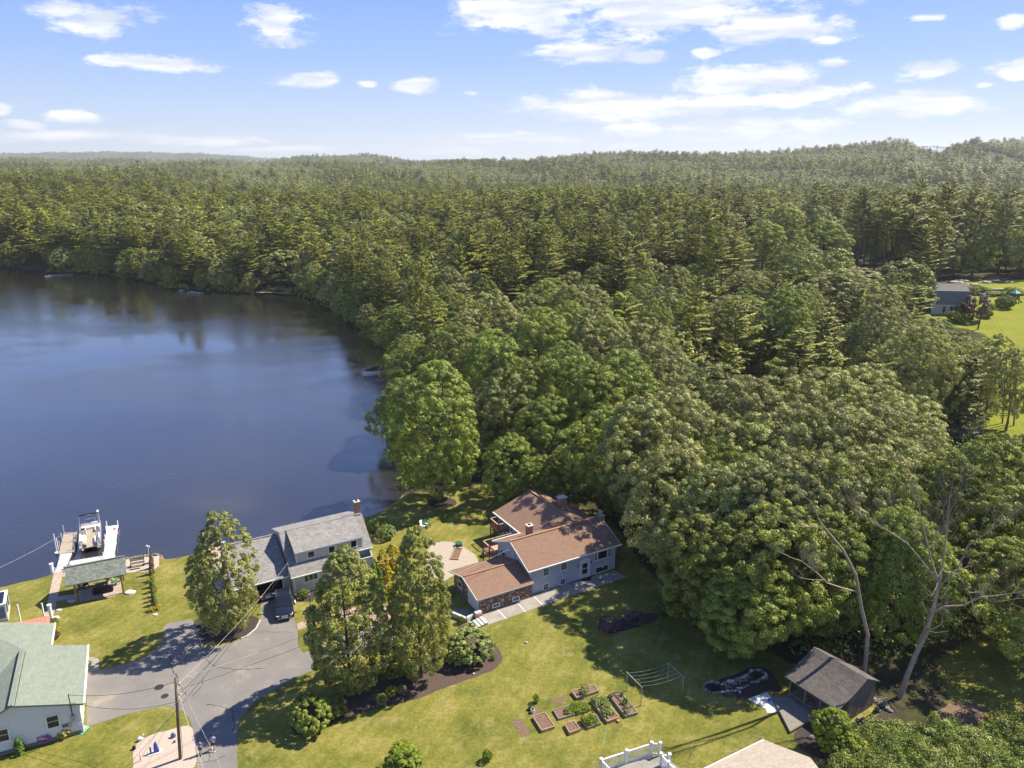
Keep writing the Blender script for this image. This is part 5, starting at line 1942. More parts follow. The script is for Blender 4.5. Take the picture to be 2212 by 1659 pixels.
window(bh, (GX0 - .01, 4.6, .75), (0, -1, 0), (-1, 0, 0), .95, .8, 1, 1)
roofplane(bh, [(GX0 - .45, GY0 - .35, GE), (-.01, GY0 - .35, GE), (-.01, GYR, GR), (GX0 - .45, GYR, GR)], 'brownroof', 'garage_roof', .12)
roofplane(bh, [(GX0 - .45, GY1 + .35, GE), (-.01, GY1 + .35, GE), (-.01, GYR, GR), (GX0 - .45, GYR, GR)], 'brownroof', 'garage_roof', .12)
MB().bar((GX0 - .3, GYR, GR + .04), (-.02, GYR, GR + .04), .26, .05).build('ridge_cap', 'ridgecap', bh)
MB().bar((GX0 - .49, GY0 - .35, GE - .06), (GX0 - .49, GYR, GR - .06), .05, .14).build('rake_board', 'white', bh)
MB().bar((GX0 - .49, GY1 + .35, GE - .06), (GX0 - .49, GYR, GR - .06), .05, .14).build('rake_board', 'white', bh)
MB().box(GX0 - .45, 0, GY0 - .38, GY0 - .355, GE - .16, GE - .02).build('fascia', 'white', bh)
wall_win(bh, BH, 30, 3, 903, 1172, 965, 1122, yp=GY0, rows=1, cols=2)
wall_win(bh, BH, 30, 3, 1070, 1120, 1128, 1068, yp=GY0, rows=1, cols=2)
# door mat
mt = MB()
mt.prism([(.0 + .75 * math.cos(a_), -.75 * math.sin(a_)) for a_ in [math.pi * i / 14 for i in range(15)]], 0, .02)
q = Vector((math.cos(R(30)), math.sin(R(30)), 0)) * (dx0 + dw / 2) + Vector((-math.sin(R(30)), math.cos(R(30)), 0)) * (-.06) + Vector(BH)
tag(mt.build('door_mat', 'blackfab', None, loc=(q.x, q.y, .018), rz=30), 'half-round black door mat before the white front door', 'mat')


def rail_deck(parent, x0, x1, y0, y1, z, sides, rh=.95, step=.16, mat='wood_red', top='wood_rail', posts=True):
    """timber deck with boards, posts, rails and balusters, local coordinates"""
    n = max(2, int((x1 - x0) / .14))
    for i in range(n):
        a = x0 + (x1 - x0) * i / n
        MB().box(a, a + (x1 - x0) / n - .012, y0, y1, z - .04, z).build('deck_board', 'wood_grey' if mat == 'wood_grey' else 'wood_rail', parent)
    for (ax, ay, bx, by) in sides:
        L_ = math.hypot(bx - ax, by - ay)
        k = max(1, round(L_ / 1.8))
        for i in range(k + 1):
            f = i / k
            MB().bar((ax + (bx - ax) * f, ay + (by - ay) * f, -.2), (ax + (bx - ax) * f, ay + (by - ay) * f, z + rh + .06), .10).build('post', mat, parent)
        MB().bar((ax, ay, z + rh), (bx, by, z + rh), .13, .05).build('top_rail', top, parent)
        MB().bar((ax, ay, z + .1), (bx, by, z + .1), .06, .05).build('bottom_rail', mat, parent)
        MB().bar((ax, ay, z - .12), (bx, by, z - .12), .05, .2).build('rim_joist', mat, parent)
        m = max(2, int(L_ / step))
        for i in range(1, m):
            f = i / m
            MB().bar((ax + (bx - ax) * f, ay + (by - ay) * f, z + .1), (ax + (bx - ax) * f, ay + (by - ay) * f, z + rh - .03), .035).build('baluster', mat, parent)


dk = thing('rear_deck', 'long reddish timber deck with pale rails behind the blue house, above the gravel yard', 'deck', BH, 30)
rail_deck(dk, -1.0, 3.6, 7.7, 8.9, 1.75, [(-1.0, 7.4, -1.0, 8.9), (-1.0, 8.9, 3.6, 8.9), (-1.0, 5.8, -1.0, 7.4)], .95)
MB().box(-.95, -.12, 5.8, 7.7, 1.66, 1.72).build('deck_board', 'wood_rail', dk)
MB().bar((-1.0, 5.8, 2.7), (-.1, 5.8, 2.7), .13, .05).build('top_rail', 'wood_rail', dk)
dk2 = thing('corner_deck', 'small raised reddish balcony deck at the far corner of the rear wing', 'deck', BH, 30)
rail_deck(dk2, 2.3, 3.75, 11.2, 13.2, 2.05, [(2.3, 11.2, 2.3, 13.2), (2.3, 13.2, 3.75, 13.2), (2.3, 11.2, 3.75, 11.2)], .9)
MB().bar((2.3, 11.2, .2), (3.2, 11.2, 1.8), .1).build('brace', 'wood_red', dk2)
stp = thing('deck_steps', 'weathered wooden steps below the corner of the reddish deck', 'steps', BH, 30)
for i in range(5):
    MB().box(-2.1 + i * .22, -1.85 + i * .22, 5.7, 6.8, .25 + i * .24, .30 + i * .24).build('tread', 'wood_grey', stp)
MB().bar((-2.15, 5.7, .2), (-1.05, 5.7, 1.4), .05, .22).build('stringer', 'wood_grey', stp)
MB().bar((-2.15, 6.8, .2), (-1.05, 6.8, 1.4), .05, .22).build('stringer', 'wood_grey', stp)

# gravel-yard features
p_ = g(3, 1320 / 2.2, 715)
sb = thing('horseshoe_pit', 'long wooden-edged dirt pit on the pale gravel yard', 'garden pit', (g(3, 610, 720).x, g(3, 610, 720).y, .01), 83)
MB().box(-1.5, 1.1, -.42, .42, .0, .05).build('dirt', 'soil', sb)
for (a_, b_, c_, d_) in ((-1.55, 1.9, -.5, -.42), (-1.55, 1.9, .42, .5), (-1.55, -1.47, -.42, .42), (1.82, 1.9, -.42, .42), (1.1, 1.18, -.42, .42)):
    MB().box(a_, b_, c_, d_, 0, .14).build('edging_board', 'bed_wood', sb)
q = g(3, 627, 655)
tag(MB().cyl(0, 0, 0, .32, .42, 18).cyl(0, 0, .32, .36, .45, 18).build('tub', 'tankgreen', None, loc=(q.x, q.y, .02)), 'dark green round tub at the top of the dirt pit', 'tub')
q = g(3, 860, 735)
pn_ = thing('planter_box', 'weathered wooden planter box at the foot of the deck stairs', 'planter', (q.x, q.y, 0), 30)
MB().box(-.55, .55, -.4, .4, 0, .5).build('box', 'wood_grey', pn_)
MB().box(-.48, .48, -.33, .33, .5, .53).build('soil', 'soil', pn_)
q = g(3, 905, 700)
tag(MB().cyl(0, 0, 0, .55, .42, 16, .36).cyl(0, 0, .55, .62, .40, 16).build('barrel', 'slate', None, loc=(q.x, q.y, .02)), 'dark blue barrel tucked under the deck corner', 'barrel')
# retaining wall, steps and basement court left of the garage door
rw = thing('retaining_wall', 'pale low retaining wall boxing in the sunken drive by the garage', 'wall', (0, 0, 0))
for a_, b_ in (((575, 1240), (690, 1290)), ((690, 1290), (745, 1250))):
    A_, B_ = g(3, *a_), g(3, *b_)
    MB().bar((A_.x, A_.y, .25), (B_.x, B_.y, .25), .28, .5).build('wall_section', 'palestone', rw)
st = thing('stone_steps', 'pale wooden steps going down from the concrete apron', 'steps', (g(3, 790, 1305).x, g(3, 790, 1305).y, 0), 30)
for i in range(4):
    MB().box(-.75 + i * .38, -.40 + i * .38, -.65, .65, 0, .10 + .07 * i).build('tread', 'palestone', st)
pw = thing('pillar', 'low pale pillar with a wooden bin at the garage corner', 'pillar', (g(3, 785, 1250).x, g(3, 785, 1250).y, 0), 30)
MB().box(-.35, .35, -.3, .3, 0, .7).build('body', 'palestone', pw)
MB().box(-.15, .3, -.42, -.31, .1, .6).build('bin', 'copper', pw)
ct = sheet('sunken_drive', [g(3, *p) for p in ((560, 1180), (700, 1180), (750, 1235), (690, 1290), (580, 1245))], .02, 'asphalt', label='dark paved court beside the garage door')
# concrete pad joints (white painted strips)
for (x0, y0, x1, y1) in ((940, 1178, 1020, 1262), (1105, 1120, 1180, 1205), (1250, 1078, 1335, 1158)):
    A_, B_ = g(3, x0, y0, .022), g(3, x1, y1, .022)
    o = MB().bar(A_, B_, .09, .012).build('painted_strip', 'white')
    tag(o, None, None, None, 'structure')

# ---------------------------------------------------------------- grey-roofed lake house
WH = (-23.67, 72.98, 0)
wh = thing('lake_house', 'sage-green cape house with grey shingle roof, long dormer and attached garage', 'house', WH, 30)
E2, R2, YR = 2.28, 5.85, 4.0
sl = (R2 - E2) / (YR + .15)
MB().box(.1, 9.2, .05, .2, -.3, E2 - .02).build('front_wall', 'sage_siding', wh)
MB().box(.1, 9.2, 7.7, 7.85, -.3, 4.45).build('rear_wall', 'sage_siding', wh)
for x in (.1, 9.05):
    bm_ = MB()
    vs_ = []
    for xx in (x, x + .15):
        vs_ += [(xx, .2, -.3), (xx, 7.7, -.3), (xx, 7.7, 4.45), (xx, 4.0, R2 - .15), (xx, .2, E2 + .05)]
    bm_.add(vs_, [(0, 4, 3, 2, 1), (5, 6, 7, 8, 9)] + [(i, (i + 1) % 5, 5 + (i + 1) % 5, 5 + i) for i in range(5)])
    bm_.build('gable_wall', 'sage_siding', wh)
roofplane(wh, [(-.08, -.15, E2), (7.75, -.15, E2), (7.75, YR, R2), (-.08, YR, R2)], 'greyroof', 'roof', .13)
roofplane(wh, [(7.75, .75, E2 + sl * .9), (9.45, .75, E2 + sl * .9), (9.45, YR, R2), (7.75, YR, R2)], 'greyroof', 'roof', .13)
roofplane(wh, [(-.08, 8.0, 4.55), (9.1, 8.0, 4.55), (9.45, YR, R2), (-.08, YR, R2)], 'greyroof', 'rear_roof', .13)
MB().bar((.6, YR, R2 + .03), (9.3, YR, R2 + .03), .26, .05).build('ridge_vent', 'greyroof', wh)
gutter(wh, (-.1, -.22, E2 - .05), (7.75, -.22, E2 - .05), w=.11)
gutter(wh, (7.75, .68, E2 + sl * .9 - .06), (9.45, .68, E2 + sl * .9 - .06), w=.11)
MB().box(7.7, 9.2, 1.0, 1.12, -.3, E2 + .6).build('porch_wall', 'sage_siding', wh)
DX0, DX1, DY, DZ0, DZ1 = .85, 8.35, 1.0, 3.22, 4.58
MB().box(DX0, DX1, DY, DY + .12, DZ0 - .2, DZ1).build('dormer_wall', 'sage_siding', wh)
for x in (DX0 - .001, DX1 - .119):
    bm_ = MB()
    vs_ = []
    for xx in (x, x + .12):
        vs_ += [(xx, DY + .12, DZ0 - .15), (xx, DY + .12, DZ1), (xx, YR - .3, R2 - .18), (xx, YR - .3, R2 - .45)]
    bm_.add(vs_, [(0, 1, 2, 3), (7, 6, 5, 4), (0, 4, 5, 1), (1, 5, 6, 2), (2, 6, 7, 3), (3, 7, 4, 0)])
    bm_.build('dormer_cheek', 'sage_siding', wh)
for x in (DX0 - .03, DX1 - .09):
    MB().box(x, x + .12, DY - .03, DY - .002, DZ0 - .1, DZ1 - .05).build('corner_board', 'white', wh)
roofplane(wh, [(DX0 - .15, DY - .25, DZ1 + .02), (DX1 + .15, DY - .25, DZ1 + .02), (DX1 + .15, YR, R2 + .06), (DX0 - .15, YR, R2 + .06)], 'greyroof', 'dormer_roof', .12)
MB().box(DX0 - .15, DX1 + .15, DY - .275, DY - .252, DZ1 - .12, DZ1).build('fascia', 'white', wh)
wall_win(wh, WH, 30, 13, 738, 1015, 850, 880, yp=DY, rows=1, cols=1)
wall_win(wh, WH, 30, 13, 1062, 940, 1168, 800, yp=DY, rows=1, cols=1)
wall_win(wh, WH, 30, 13, 1405, 850, 1505, 712, yp=DY, rows=1, cols=1)
for i in range(3):
    wall_win(wh, WH, 30, 13, 683 + i * 72, 1390 - i * 22, 757 + i * 72, 1258 - i * 22, yp=.05, rows=1, cols=1)
wall_win(wh, WH, 30, 13, 1545, 1215, 1570, 1120, yp=1.0, rows=1, cols=1)
MB().box(.08, .2, .02, .047, -.1, E2 - .05).build('corner_board', 'white', wh)
MB().tube([(.25, -.12, E2 - .15), (.22, -.10, .3), (.3, -.5, .06), (.35, -.9, .05)], .045, 6).build('downspout', 'white', wh)
chimney(wh, 9.15, 4.75, 3.2, 7.1, .55, .55, label='tall orange-brown brick chimney at the right gable')
# service mast on the roof valley
MB().tube([(-.15, .5, 2.2), (-.15, .5, 3.8)], .04, 6).build('service_mast', 'alu', wh)
# garage wing
gw0, gwy, ge, gr, gyr = -5.6, .95, 2.2, 4.8, 5.85
MB().box(-.75, .08, gwy, gwy + .15, -.2, ge - .02).build('garage_wall', 'sage_siding', wh)
MB().box(gw0, -3.5, gwy, gwy + .15, -.2, ge - .02).build('garage_wall', 'sage_siding', wh)
MB().box(-3.5, -.75, gwy, gwy + .15, 1.95, ge - .02).build('garage_header', 'white', wh)
MB().box(gw0, gw0 + .15, gwy + .15, 9.4, -.2, ge).build('garage_wall', 'sage_siding', wh)
MB().box(gw0, .1, 9.4, 9.55, -.2, ge).build('garage_wall', 'sage_siding', wh)
bm_ = MB()
vs_ = []
for xx in (gw0 + .001, gw0 + .14):
    vs_ += [(xx, gwy + .16, ge - .02), (xx, 9.5, ge - .02), (xx, gyr, gr - .15)]
bm_.add(vs_, [(0, 2, 1), (3, 4, 5), (0, 3, 5, 2), (1, 2, 5, 4), (0, 1, 4, 3)])
bm_.build('gable_wall', 'sage_siding', wh)
roofplane(wh, [(gw0 - .3, gwy - .35, ge), (-.09, gwy - .35, ge), (-.09, gyr, gr), (gw0 - .3, gyr, gr)], 'greyroof', 'garage_roof', .12)
roofplane(wh, [(gw0 - .3, 9.9, ge + .3), (-.09, 9.9, ge + .3), (-.09, gyr, gr), (gw0 - .3, gyr, gr)], 'greyroof', 'garage_roof', .12)
MB().bar((gw0 - .3, gyr, gr + .03), (-.1, gyr, gr + .03), .24, .05).build('ridge_vent', 'greyroof', wh)
gutter(wh, (gw0 - .3, gwy - .42, ge - .05), (-.1, gwy - .42, ge - .05), w=.11)
MB().box(gw0 + .15, .0, gwy + .2, 9.3, -.02, .02).build('garage_floor', 'interior', wh)
MB().box(-3.45, -.8, gwy + .3, gwy + 1.6, 1.98, 2.02).build('garage_door', 'white', wh)
for x in (-3.6, -.8):
    MB().box(x, x + .12, gwy - .03, gwy - .002, -.05, 1.95).build('door_trim', 'white', wh)

# ---------------------------------------------------------------- green-roofed house, lower left
GA = 26.0
GO = (-35.3, 52.35, 0)
gh = thing('green_roofed_house', 'pale siding house with a big green shingle roof at the lower left corner', 'house', GO, GA)
a_ = R(GA)
ge1, ge2 = Vector((math.cos(a_), math.sin(a_), 0)), Vector((-math.sin(a_), math.cos(a_), 0))


def gl_(v):
    q = v - Vector(GO)
    return Vector((q.dot(ge1), q.dot(ge2), v.z))


# roof planes: the right slope falls towards +x, the front gable ridge runs back
S1, ZE, XE = .30, 2.95, .45
XP = -4.35


def zr(x): return ZE + S1 * (XE - x)


def on_right(k, x, y):
    """pixel to the right roof slope"""
    u, v = P2(k, x, y)
    d = Vector(ray(u, v))
    o_ = Vector((0, 0, CAMH)) - Vector(GO)
    ox, oz, dx, dz = o_.dot(ge1), o_.z, d.dot(ge1), d.z
    t = (ZE + S1 * (XE - ox) - oz) / (dz + S1 * dx)
    q = o_ + d * t
    return Vector((q.dot(ge1), q.dot(ge2), q.z))


_c = [on_right(1, *p) for p in ((537, 1240), (527, 905), (327, 890), (327, 760))]
ypk, ynotch, yback = -.35, (_c[1].y + _c[2].y) / 2, _c[3].y
xn = (_c[2].x + _c[3].x) / 2
zp = zr(XP)
yv_ = ynotch - .6
S3, S2 = .42, .30
xh_ = XP - S2 * (yback - yv_) / S1
zb_ = zr(xh_)
zl16 = zp - S3 * (XP + 16)
roofplane(gh, [(XE, ypk, ZE), (XE, ynotch, ZE), (xn, ynotch, zr(xn)), (xn, yback, zr(xn)), (xh_, yback, zb_), (XP, yv_, zp), (XP, ypk, zp)], 'greenroof', 'roof', .16)
xv_ = -9.5
zv_ = zp - S3 * (XP - xv_)
yv2_ = yv_ - (zp - zv_) / S2
roofplane(gh, [(XP, yv_, zp), (xh_, yback, zb_), (-16, yback, zb_), (-16, yv2_, zv_), (xv_, yv2_, zv_)], 'greenroof', 'roof', .16)
roofplane(gh, [(XP, ypk, zp), (XP, yv_, zp), (xv_, yv2_, zv_), (xv_, ypk, zv_)], 'greenroof', 'roof', .16)
MB().bar((XP, ypk, zp + .04), (XP, ynotch - .8, zp + .04), .32, .05).build('ridge_cap', 'greenroof', gh)
MB().bar((XP - .28, ypk, zp - .06), (XP - .28, ynotch - 1.0, zp - .06), .03, .05).build('ridge_flashing', 'black', gh)
MB().bar((XP + .30, ypk, zp - .03), (XP + .30, ynotch - 1.0, zp - .03), .03, .03).build('ridge_flashing', 'wood_dark', gh)
gutter(gh, (XE + .07, ypk, ZE - .05), (XE + .07, ynotch, ZE - .05), w=.14)
gutter(gh, (xn + .07, ynotch, zr(xn) - .05), (xn + .07, yback, zr(xn) - .05), w=.12)
# front wall core and its lap siding, board by board
core = MB()
x0_, x1_ = -13.5, 0.0
zl_ = zp - S3 * (XP - x0_) * 1.0
core.slab([(x0_, .06, -.3), (x1_, .06, -.3), (x1_, .06, zr(0) - .16), (XP, .06, zp - .16), (x0_, .06, max(.2, zl_ - .16))], .15, (0, 1, 0))
core.build('wall', 'lap', gh)
z_ = .32
lapm = {}
while z_ < zp - .25:
    xr = min(0.0, XE - (z_ + .12 + .2 - ZE) / S1) if z_ + .32 > ZE - S1 * (0 - XE) else 0.0
    xl = max(-13.5, XP - (zp - .2 - z_) / S3)
    if xr - xl > .5:
        mb = MB()
        mb.add([(xl, .055, z_), (xr, .055, z_), (xr, .055, z_ + .125), (xl, .055, z_ + .125), (xl, .028, z_), (xr, .028, z_), (xr, .05, z_ + .125), (xl, .05, z_ + .125)],
               [(4, 5, 6, 7), (0, 4, 7, 3), (1, 2, 6, 5), (0, 1, 5, 4), (3, 7, 6, 2)])
        mb.build('siding_board', 'lap', gh)
    z_ += .127
MB().box(-.15, 0, .2, ynotch - .2, -.3, ZE).build('side_wall', 'lap', gh)
MB().box(xn - .6, xn - .45, ynotch - .2, yback - .4, -.3, zr(xn - .5) - .2).build('side_wall', 'lap', gh)
MB().box(-13.5, 0, .03, .05, -.1, .30).build('foundation', 'foundation', gh)
MB().box(-.06, .06, .01, .06, .1, ZE - .05).build('corner_board', 'white', gh)
MB().tube([(.18, -.05, ZE - .15), (.1, -.03, 2.4), (.1, -.03, .1)], .05, 6).build('downspout', 'white', gh)


def gwin(k, x0, y0, x1, y1, **kw):
    a = onwall((k, x0, y0), GO, GA, .03)
    b = onwall((k, x1, y1), GO, GA, .03)
    return window(gh, (a[0], .03, a[1]), ft, fn, b[0] - a[0], b[1] - a[1], 2, 1, fw=.12, **kw)


aw = onwall((14, 768, 1030), GO, GA, .03)
window(gh, (aw[0], .03, aw[1]), ft, fn, 1.0, 1.22, 2, 1, fw=.11)
bw = onwall((14, -60, 1260), GO, GA, .03)
window(gh, (bw[0], .03, bw[1]), ft, fn, 1.0, 1.22, 2, 1, fw=.11)
mw = onwall((14, 1195, 790), GO, GA, .03)
MB().box(mw[0] - .18, mw[0] + .12, -.12, .025, mw[1] - .55, mw[1] + .02).build('meter_box', 'steel', gh)
MB().tube([(mw[0] - .03, -.06, mw[1]), (mw[0] - .03, -.06, zr(mw[0]) - .25)], .035, 6).build('conduit', 'black', gh)
mb_ = onwall((14, 1290, 900), GO, GA, .03)
MB().box(mb_[0] - .12, mb_[0] + .18, -.10, .025, mb_[1] - .3, mb_[1] + .05).build('utility_box', 'white', gh)
mb_ = onwall((14, 1150, 940), GO, GA, .03)
MB().box(mb_[0] - .12, mb_[0] + .10, -.16, .025, mb_[1] - .15, mb_[1] + .15).build('meter', 'steel', gh)
mb_ = onwall((14, 1070, 960), GO, GA, .03)
MB().box(mb_[0] - .2, mb_[0] + .2, -.06, .025, mb_[1] - .12, mb_[1] + .12).build('vent_cover', 'wood_dark', gh)
MB().tube([(mw[0] + .02, -.5, zr(mw[0]) - .3), (mw[0] + .02, -.5, zr(mw[0]) + 1.0)], .04, 6).build('service_mast', 'black', gh)
# red metal porch roof behind, sun room corner at the left edge, white privacy post
_p = [g(9, 320, 812, 2.2), g(9, 865, 695, 2.2), g(9, 955, 680, 2.2), g(9, 950, 860, 2.2), g(9, 300, 860, 2.2)]
rp_ = thing('red_porch_roof', 'orange-red ribbed metal porch roof peeking out behind the green roof', 'porch roof', (_p[1].x, _p[1].y, 0))
o_ = Vector((_p[1].x, _p[1].y, 0))
MB().slab([p - o_ for p in _p], .06).build('roof_sheet', 'copper', rp_)
for i in range(9):
    f = i / 8
    A_, B_ = _p[0].lerp(_p[1], f) - o_, _p[4].lerp(_p[3], f * .86) - o_
    MB().bar(A_ + Vector((0, 0, .02)), B_ + Vector((0, 0, .02)), .03, .04).build('rib', 'copper', rp_)
q = g(9, 920, 800, 0)
MB().bar((q.x - o_.x - .3, q.y - o_.y, 0), (q.x - o_.x - .3, q.y - o_.y, 2.14), .12).build('post', 'white', rp_)
q = g(9, 400, 830, 0)
MB().bar((q.x - o_.x, q.y - o_.y, 0), (q.x - o_.x, q.y - o_.y, 2.14), .12).build('post', 'white', rp_)
for nm, (bx, by), h_, w_, lab in (('white_column', (1000, 800), 1.9, .34, 'fat white column with a cap beside the red porch roof'),):
    q = g(9, bx, by)
    c_ = thing(nm, lab, 'column', (q.x, q.y, 0))
    MB().cyl(0, 0, 0, h_, w_ / 2, 14).build('shaft', 'white_vinyl', c_)
    MB().cyl(0, 0, h_, h_ + .08, w_ / 2 + .05, 14).build('cap', 'white_vinyl', c_)
q = g(9, 60, 760, 0)
su = thing('sun_room', 'corner of a glazed white-framed sun room at the left edge of the picture', 'sun room', (q.x, q.y, 0), 29)
MB().box(-2.6, .5, -.5, 2.5, 0, .3).build('base', 'palestone', su)
for x, y in ((.42, -.4), (.42, 1.0), (.42, 2.4), (-1.2, 2.4), (-2.5, 2.4)):
    MB().box(x - .07, x + .07, y - .07, y + .07, .3, 1.9).build('post', 'white_vinyl', su)
MB().box(-2.6, .55, -.5, 2.55, 1.9, 1.98).build('roof_frame', 'white_vinyl', su)
MB().box(-2.4, .3, -.3, 2.3, 1.981, 1.99).build('roof_pane', 'glass', su)
MB().box(.40, .42, -.33, .93, .35, 1.85).build('pane', 'glass', su)
MB().box(.40, .42, 1.07, 2.33, .35, 1.85).build('pane', 'glass', su)

# ---------------------------------------------------------------- green-roofed pavilion
PA_, PB_ = Vector((-46.33, 71.71, 0)), Vector((-42.33, 73.62, 0))
pv_ = thing('pavilion', 'open timber pavilion with mottled green shingle roof by the lake', 'pavilion', PA_, 25.5)
LP = (PB_ - PA_).length
D2 = 2.9
for x, y in ((0, 0), (LP, 0), (0, D2), (LP, D2)):
    MB().box(x - .08, x + .08, y - .08, y + .08, 0, 2.3).build('post', 'wood_post', pv_)
    sx = 1 if x == 0 else -1
    MB().bar((x + sx * .05, y, 1.75), (x + sx * .55, y, 2.25), .08).build('brace', 'wood_post', pv_)
for y in (0, D2):
    MB().box(-.5, LP + .5, y - .07, y + .07, 2.3, 2.46).build('beam', 'wood_post', pv_)
for x in (0, LP):
    MB().box(x - .06, x + .06, .08, D2 - .08, 2.3, 2.44).build('tie_beam', 'wood_post', pv_)
zrd = 3.62
roofplane(pv_, [(-.75, -.5, 2.42), (LP + .6, -.5, 2.42), (LP + .6, D2 / 2, zrd), (-.75, D2 / 2, zrd)], 'greenroof2', 'roof', .1)
roofplane(pv_, [(-.75, D2 + .5, 2.42), (LP + .6, D2 + .5, 2.42), (LP + .6, D2 / 2, zrd), (-.75, D2 / 2, zrd)], 'greenroof2', 'roof', .1)
MB().bar((-.75, D2 / 2, zrd + .03), (LP + .6, D2 / 2, zrd + .03), .22, .05).build('ridge_cap', 'greenroof2', pv_)

# ---------------------------------------------------------------- shed with porch
SO, SA = Vector((24.28, 56.79, 0)), -56.5
sh = thing('garden_shed', 'weathered grey board shed with a sagging dark shingle roof and open porch', 'shed', SO, SA)
SW_, SY0, SY1 = 4.72, 1.2, 5.05
nb_ = 26
rn_ = random.Random(3)
for i in range(nb_):
    x = SW_ * i / nb_
    if 3.0 < x < 3.6: continue
    MB().box(x + .004, x + SW_ / nb_ - .006, SY0, SY0 + rn_.uniform(.02, .035), -.1, 2.35).build('wall_board', 'wood_dark', sh)
nb_ = 22
prof_ = [(-.35, 2.12), (.6, 2.42), (1.6, 2.75), (2.6, 3.15), (3.35, 3.55), (5.35, 2.45)]


def shz(y):
    for (a, za), (b, zb) in zip(prof_, prof_[1:]):
        if a <= y <= b: return za + (zb - za) * (y - a) / (b - a)
    return prof_[-1][1]


for i in range(nb_):
    y = SY0 + (SY1 - SY0) * i / nb_
    for x in (0, SW_):
        s_ = rn_.uniform(.02, .035)
        MB().box(x - (s_ if x == 0 else 0), x + (s_ if x else 0), y + .004, y + (SY1 - SY0) / nb_ - .006, -.1, shz(y + .08) - .1).build('wall_board', 'wood_dark', sh)
MB().box(0.03, SW_ - .03, SY1 - .03, SY1, -.1, 2.4).build('rear_wall', 'wood_dark', sh)
MB().box(3.02, 3.58, SY0 + .0, SY0 + .03, 0, 1.9).build('door', 'copper', sh)
for i in range(len(prof_) - 1):
    (ya, za), (yb, zb) = prof_[i], prof_[i + 1]
    sg = .12 * math.sin(math.pi * .5) if 0 < i < 3 else 0
    roofplane(sh, [(-.35, ya, za), (SW_ + .2, ya, za), (SW_ + .2, yb, zb), (-.35, yb, zb)], 'darkroof', 'roof', .09)
MB().bar((-.36, -.39, 2.03), (SW_ + .21, -.39, 2.03), .05, .12).build('fascia', 'wood_grey', sh)
for x in (0.05, 1.55, 3.0, 4.55):
    MB().bar((x, 0, 0), (x, 0, 2.12), .09).build('porch_post', 'wood_grey', sh)
MB().box(-.1, SW_, -.3, SY0 - .01, .02, .1).build('porch_floor', 'wood_grey', sh)
MB().bar((0, .0, .42), (2.4, .0, .42), .22, .05).build('porch_bench', 'wood_grey', sh)
q = Vector(SO) + Vector((math.cos(R(SA)), math.sin(R(SA)), 0)) * 1.3 + Vector((-math.sin(R(SA)), math.cos(R(SA)), 0)) * .55
pt = thing('orange_pot', 'small orange pot standing in the shade of the shed porch', 'pot', (q.x, q.y, .1))
MB().cyl(0, 0, 0, .34, .13, 12, .18).build('body', 'orange', pt)
MB().cyl(0, 0, .34, .37, .2, 12).build('rim', 'orange', pt)
# timber platform in front
pl = thing('deck_platform', 'weathered grey plank deck in front of the garden shed', 'deck', (0, 0, 0))
c0, c1, c2, c3 = g(5, 1010, 1105, .25), g(5, 1170, 1245, .25), g(5, 1405, 1108, .25), g(5, 1160, 915, .25)
c4 = g(5, 1000, 850, .25)
n_ = 30
for i in range(n_):
    f0, f1 = i / n_, (i + .9) / n_
    A0, A1 = c1.lerp(c0.lerp(c4, .72), f0), c1.lerp(c0.lerp(c4, .72), f1)
    B0, B1 = c2.lerp(c3, f0), c2.lerp(c3, f1)
    MB().slab([A0, B0, B1, A1], .05).build('deck_board', 'wood_grey', pl)
MB().bar(c1 - Vector((0, 0, .12)), c2 - Vector((0, 0, .12)), .05, .18).build('rim_joist', 'wood_dark', pl)
MB().bar(c1 - Vector((0, 0, .12)), c0.lerp(c4, .72) - Vector((0, 0, .12)), .05, .18).build('rim_joist', 'wood_dark', pl)

# ---------------------------------------------------------------- roof and white-railed deck at the lower edge
e0, e1_ = g(5, 925, 1325, 3.0), g(5, -700, 1900, 3.0)
ang_ = 29.0
q1, q2 = Vector((math.cos(R(ang_)), math.sin(R(ang_)), 0)), Vector((-math.sin(R(ang_)), math.cos(R(ang_)), 0))
br = thing('tan_roofed_house', 'corner of a house with a tan shingle roof at the lower edge of the picture', 'house', (e0.x, e0.y, 0), ang_)
ra = g(5, 1350, 1500, 4.6) - Vector((e0.x, e0.y, 0))
rl = -ra.dot(q2)
roofplane(br, [(0, 0, 3.0), (-13, 0, 3.0), (-13, -rl, 4.6), (0, -rl, 4.6)], 'tanroof', 'roof', .16)
roofplane(br, [(0, -2 * rl, 3.0), (-13, -2 * rl, 3.0), (-13, -rl, 4.6), (0, -rl, 4.6)], 'tanroof', 'roof', .16)
MB().box(-12.8, -.3, -.45, -.3, -.2, 2.85).build('wall', 'white_siding', br)
MB().box(-.45, -.3, -2 * rl + .4, -.45, -.2, 2.9).build('wall', 'white_siding', br)
gutter(br, (0, .06, 2.93), (-13, .06, 2.93), w=.1)
MB().cyl(-5.0, -2.5, 3.9, 4.6, .05, 8).build('vent_pipe', 'black', br)
dz = 2.0
rt = [g(15, *p, 3.05) for p in ((1120, 475), (1403, 382), (1680, 293), (1775, 297), (1785, 415), (1878, 425), (1862, 508))]
wd = thing('white_railed_deck', 'raised grey deck with white post-and-baluster railing at the lower edge', 'deck', (rt[0].x, rt[0].y, 0))
O_ = Vector((rt[0].x, rt[0].y, 0))
lc = [p - O_ for p in rt]
ext0 = lc[0] + Vector((1.6, -2.6, 0))
ext1 = lc[6] + Vector((1.5, -2.2, 0))


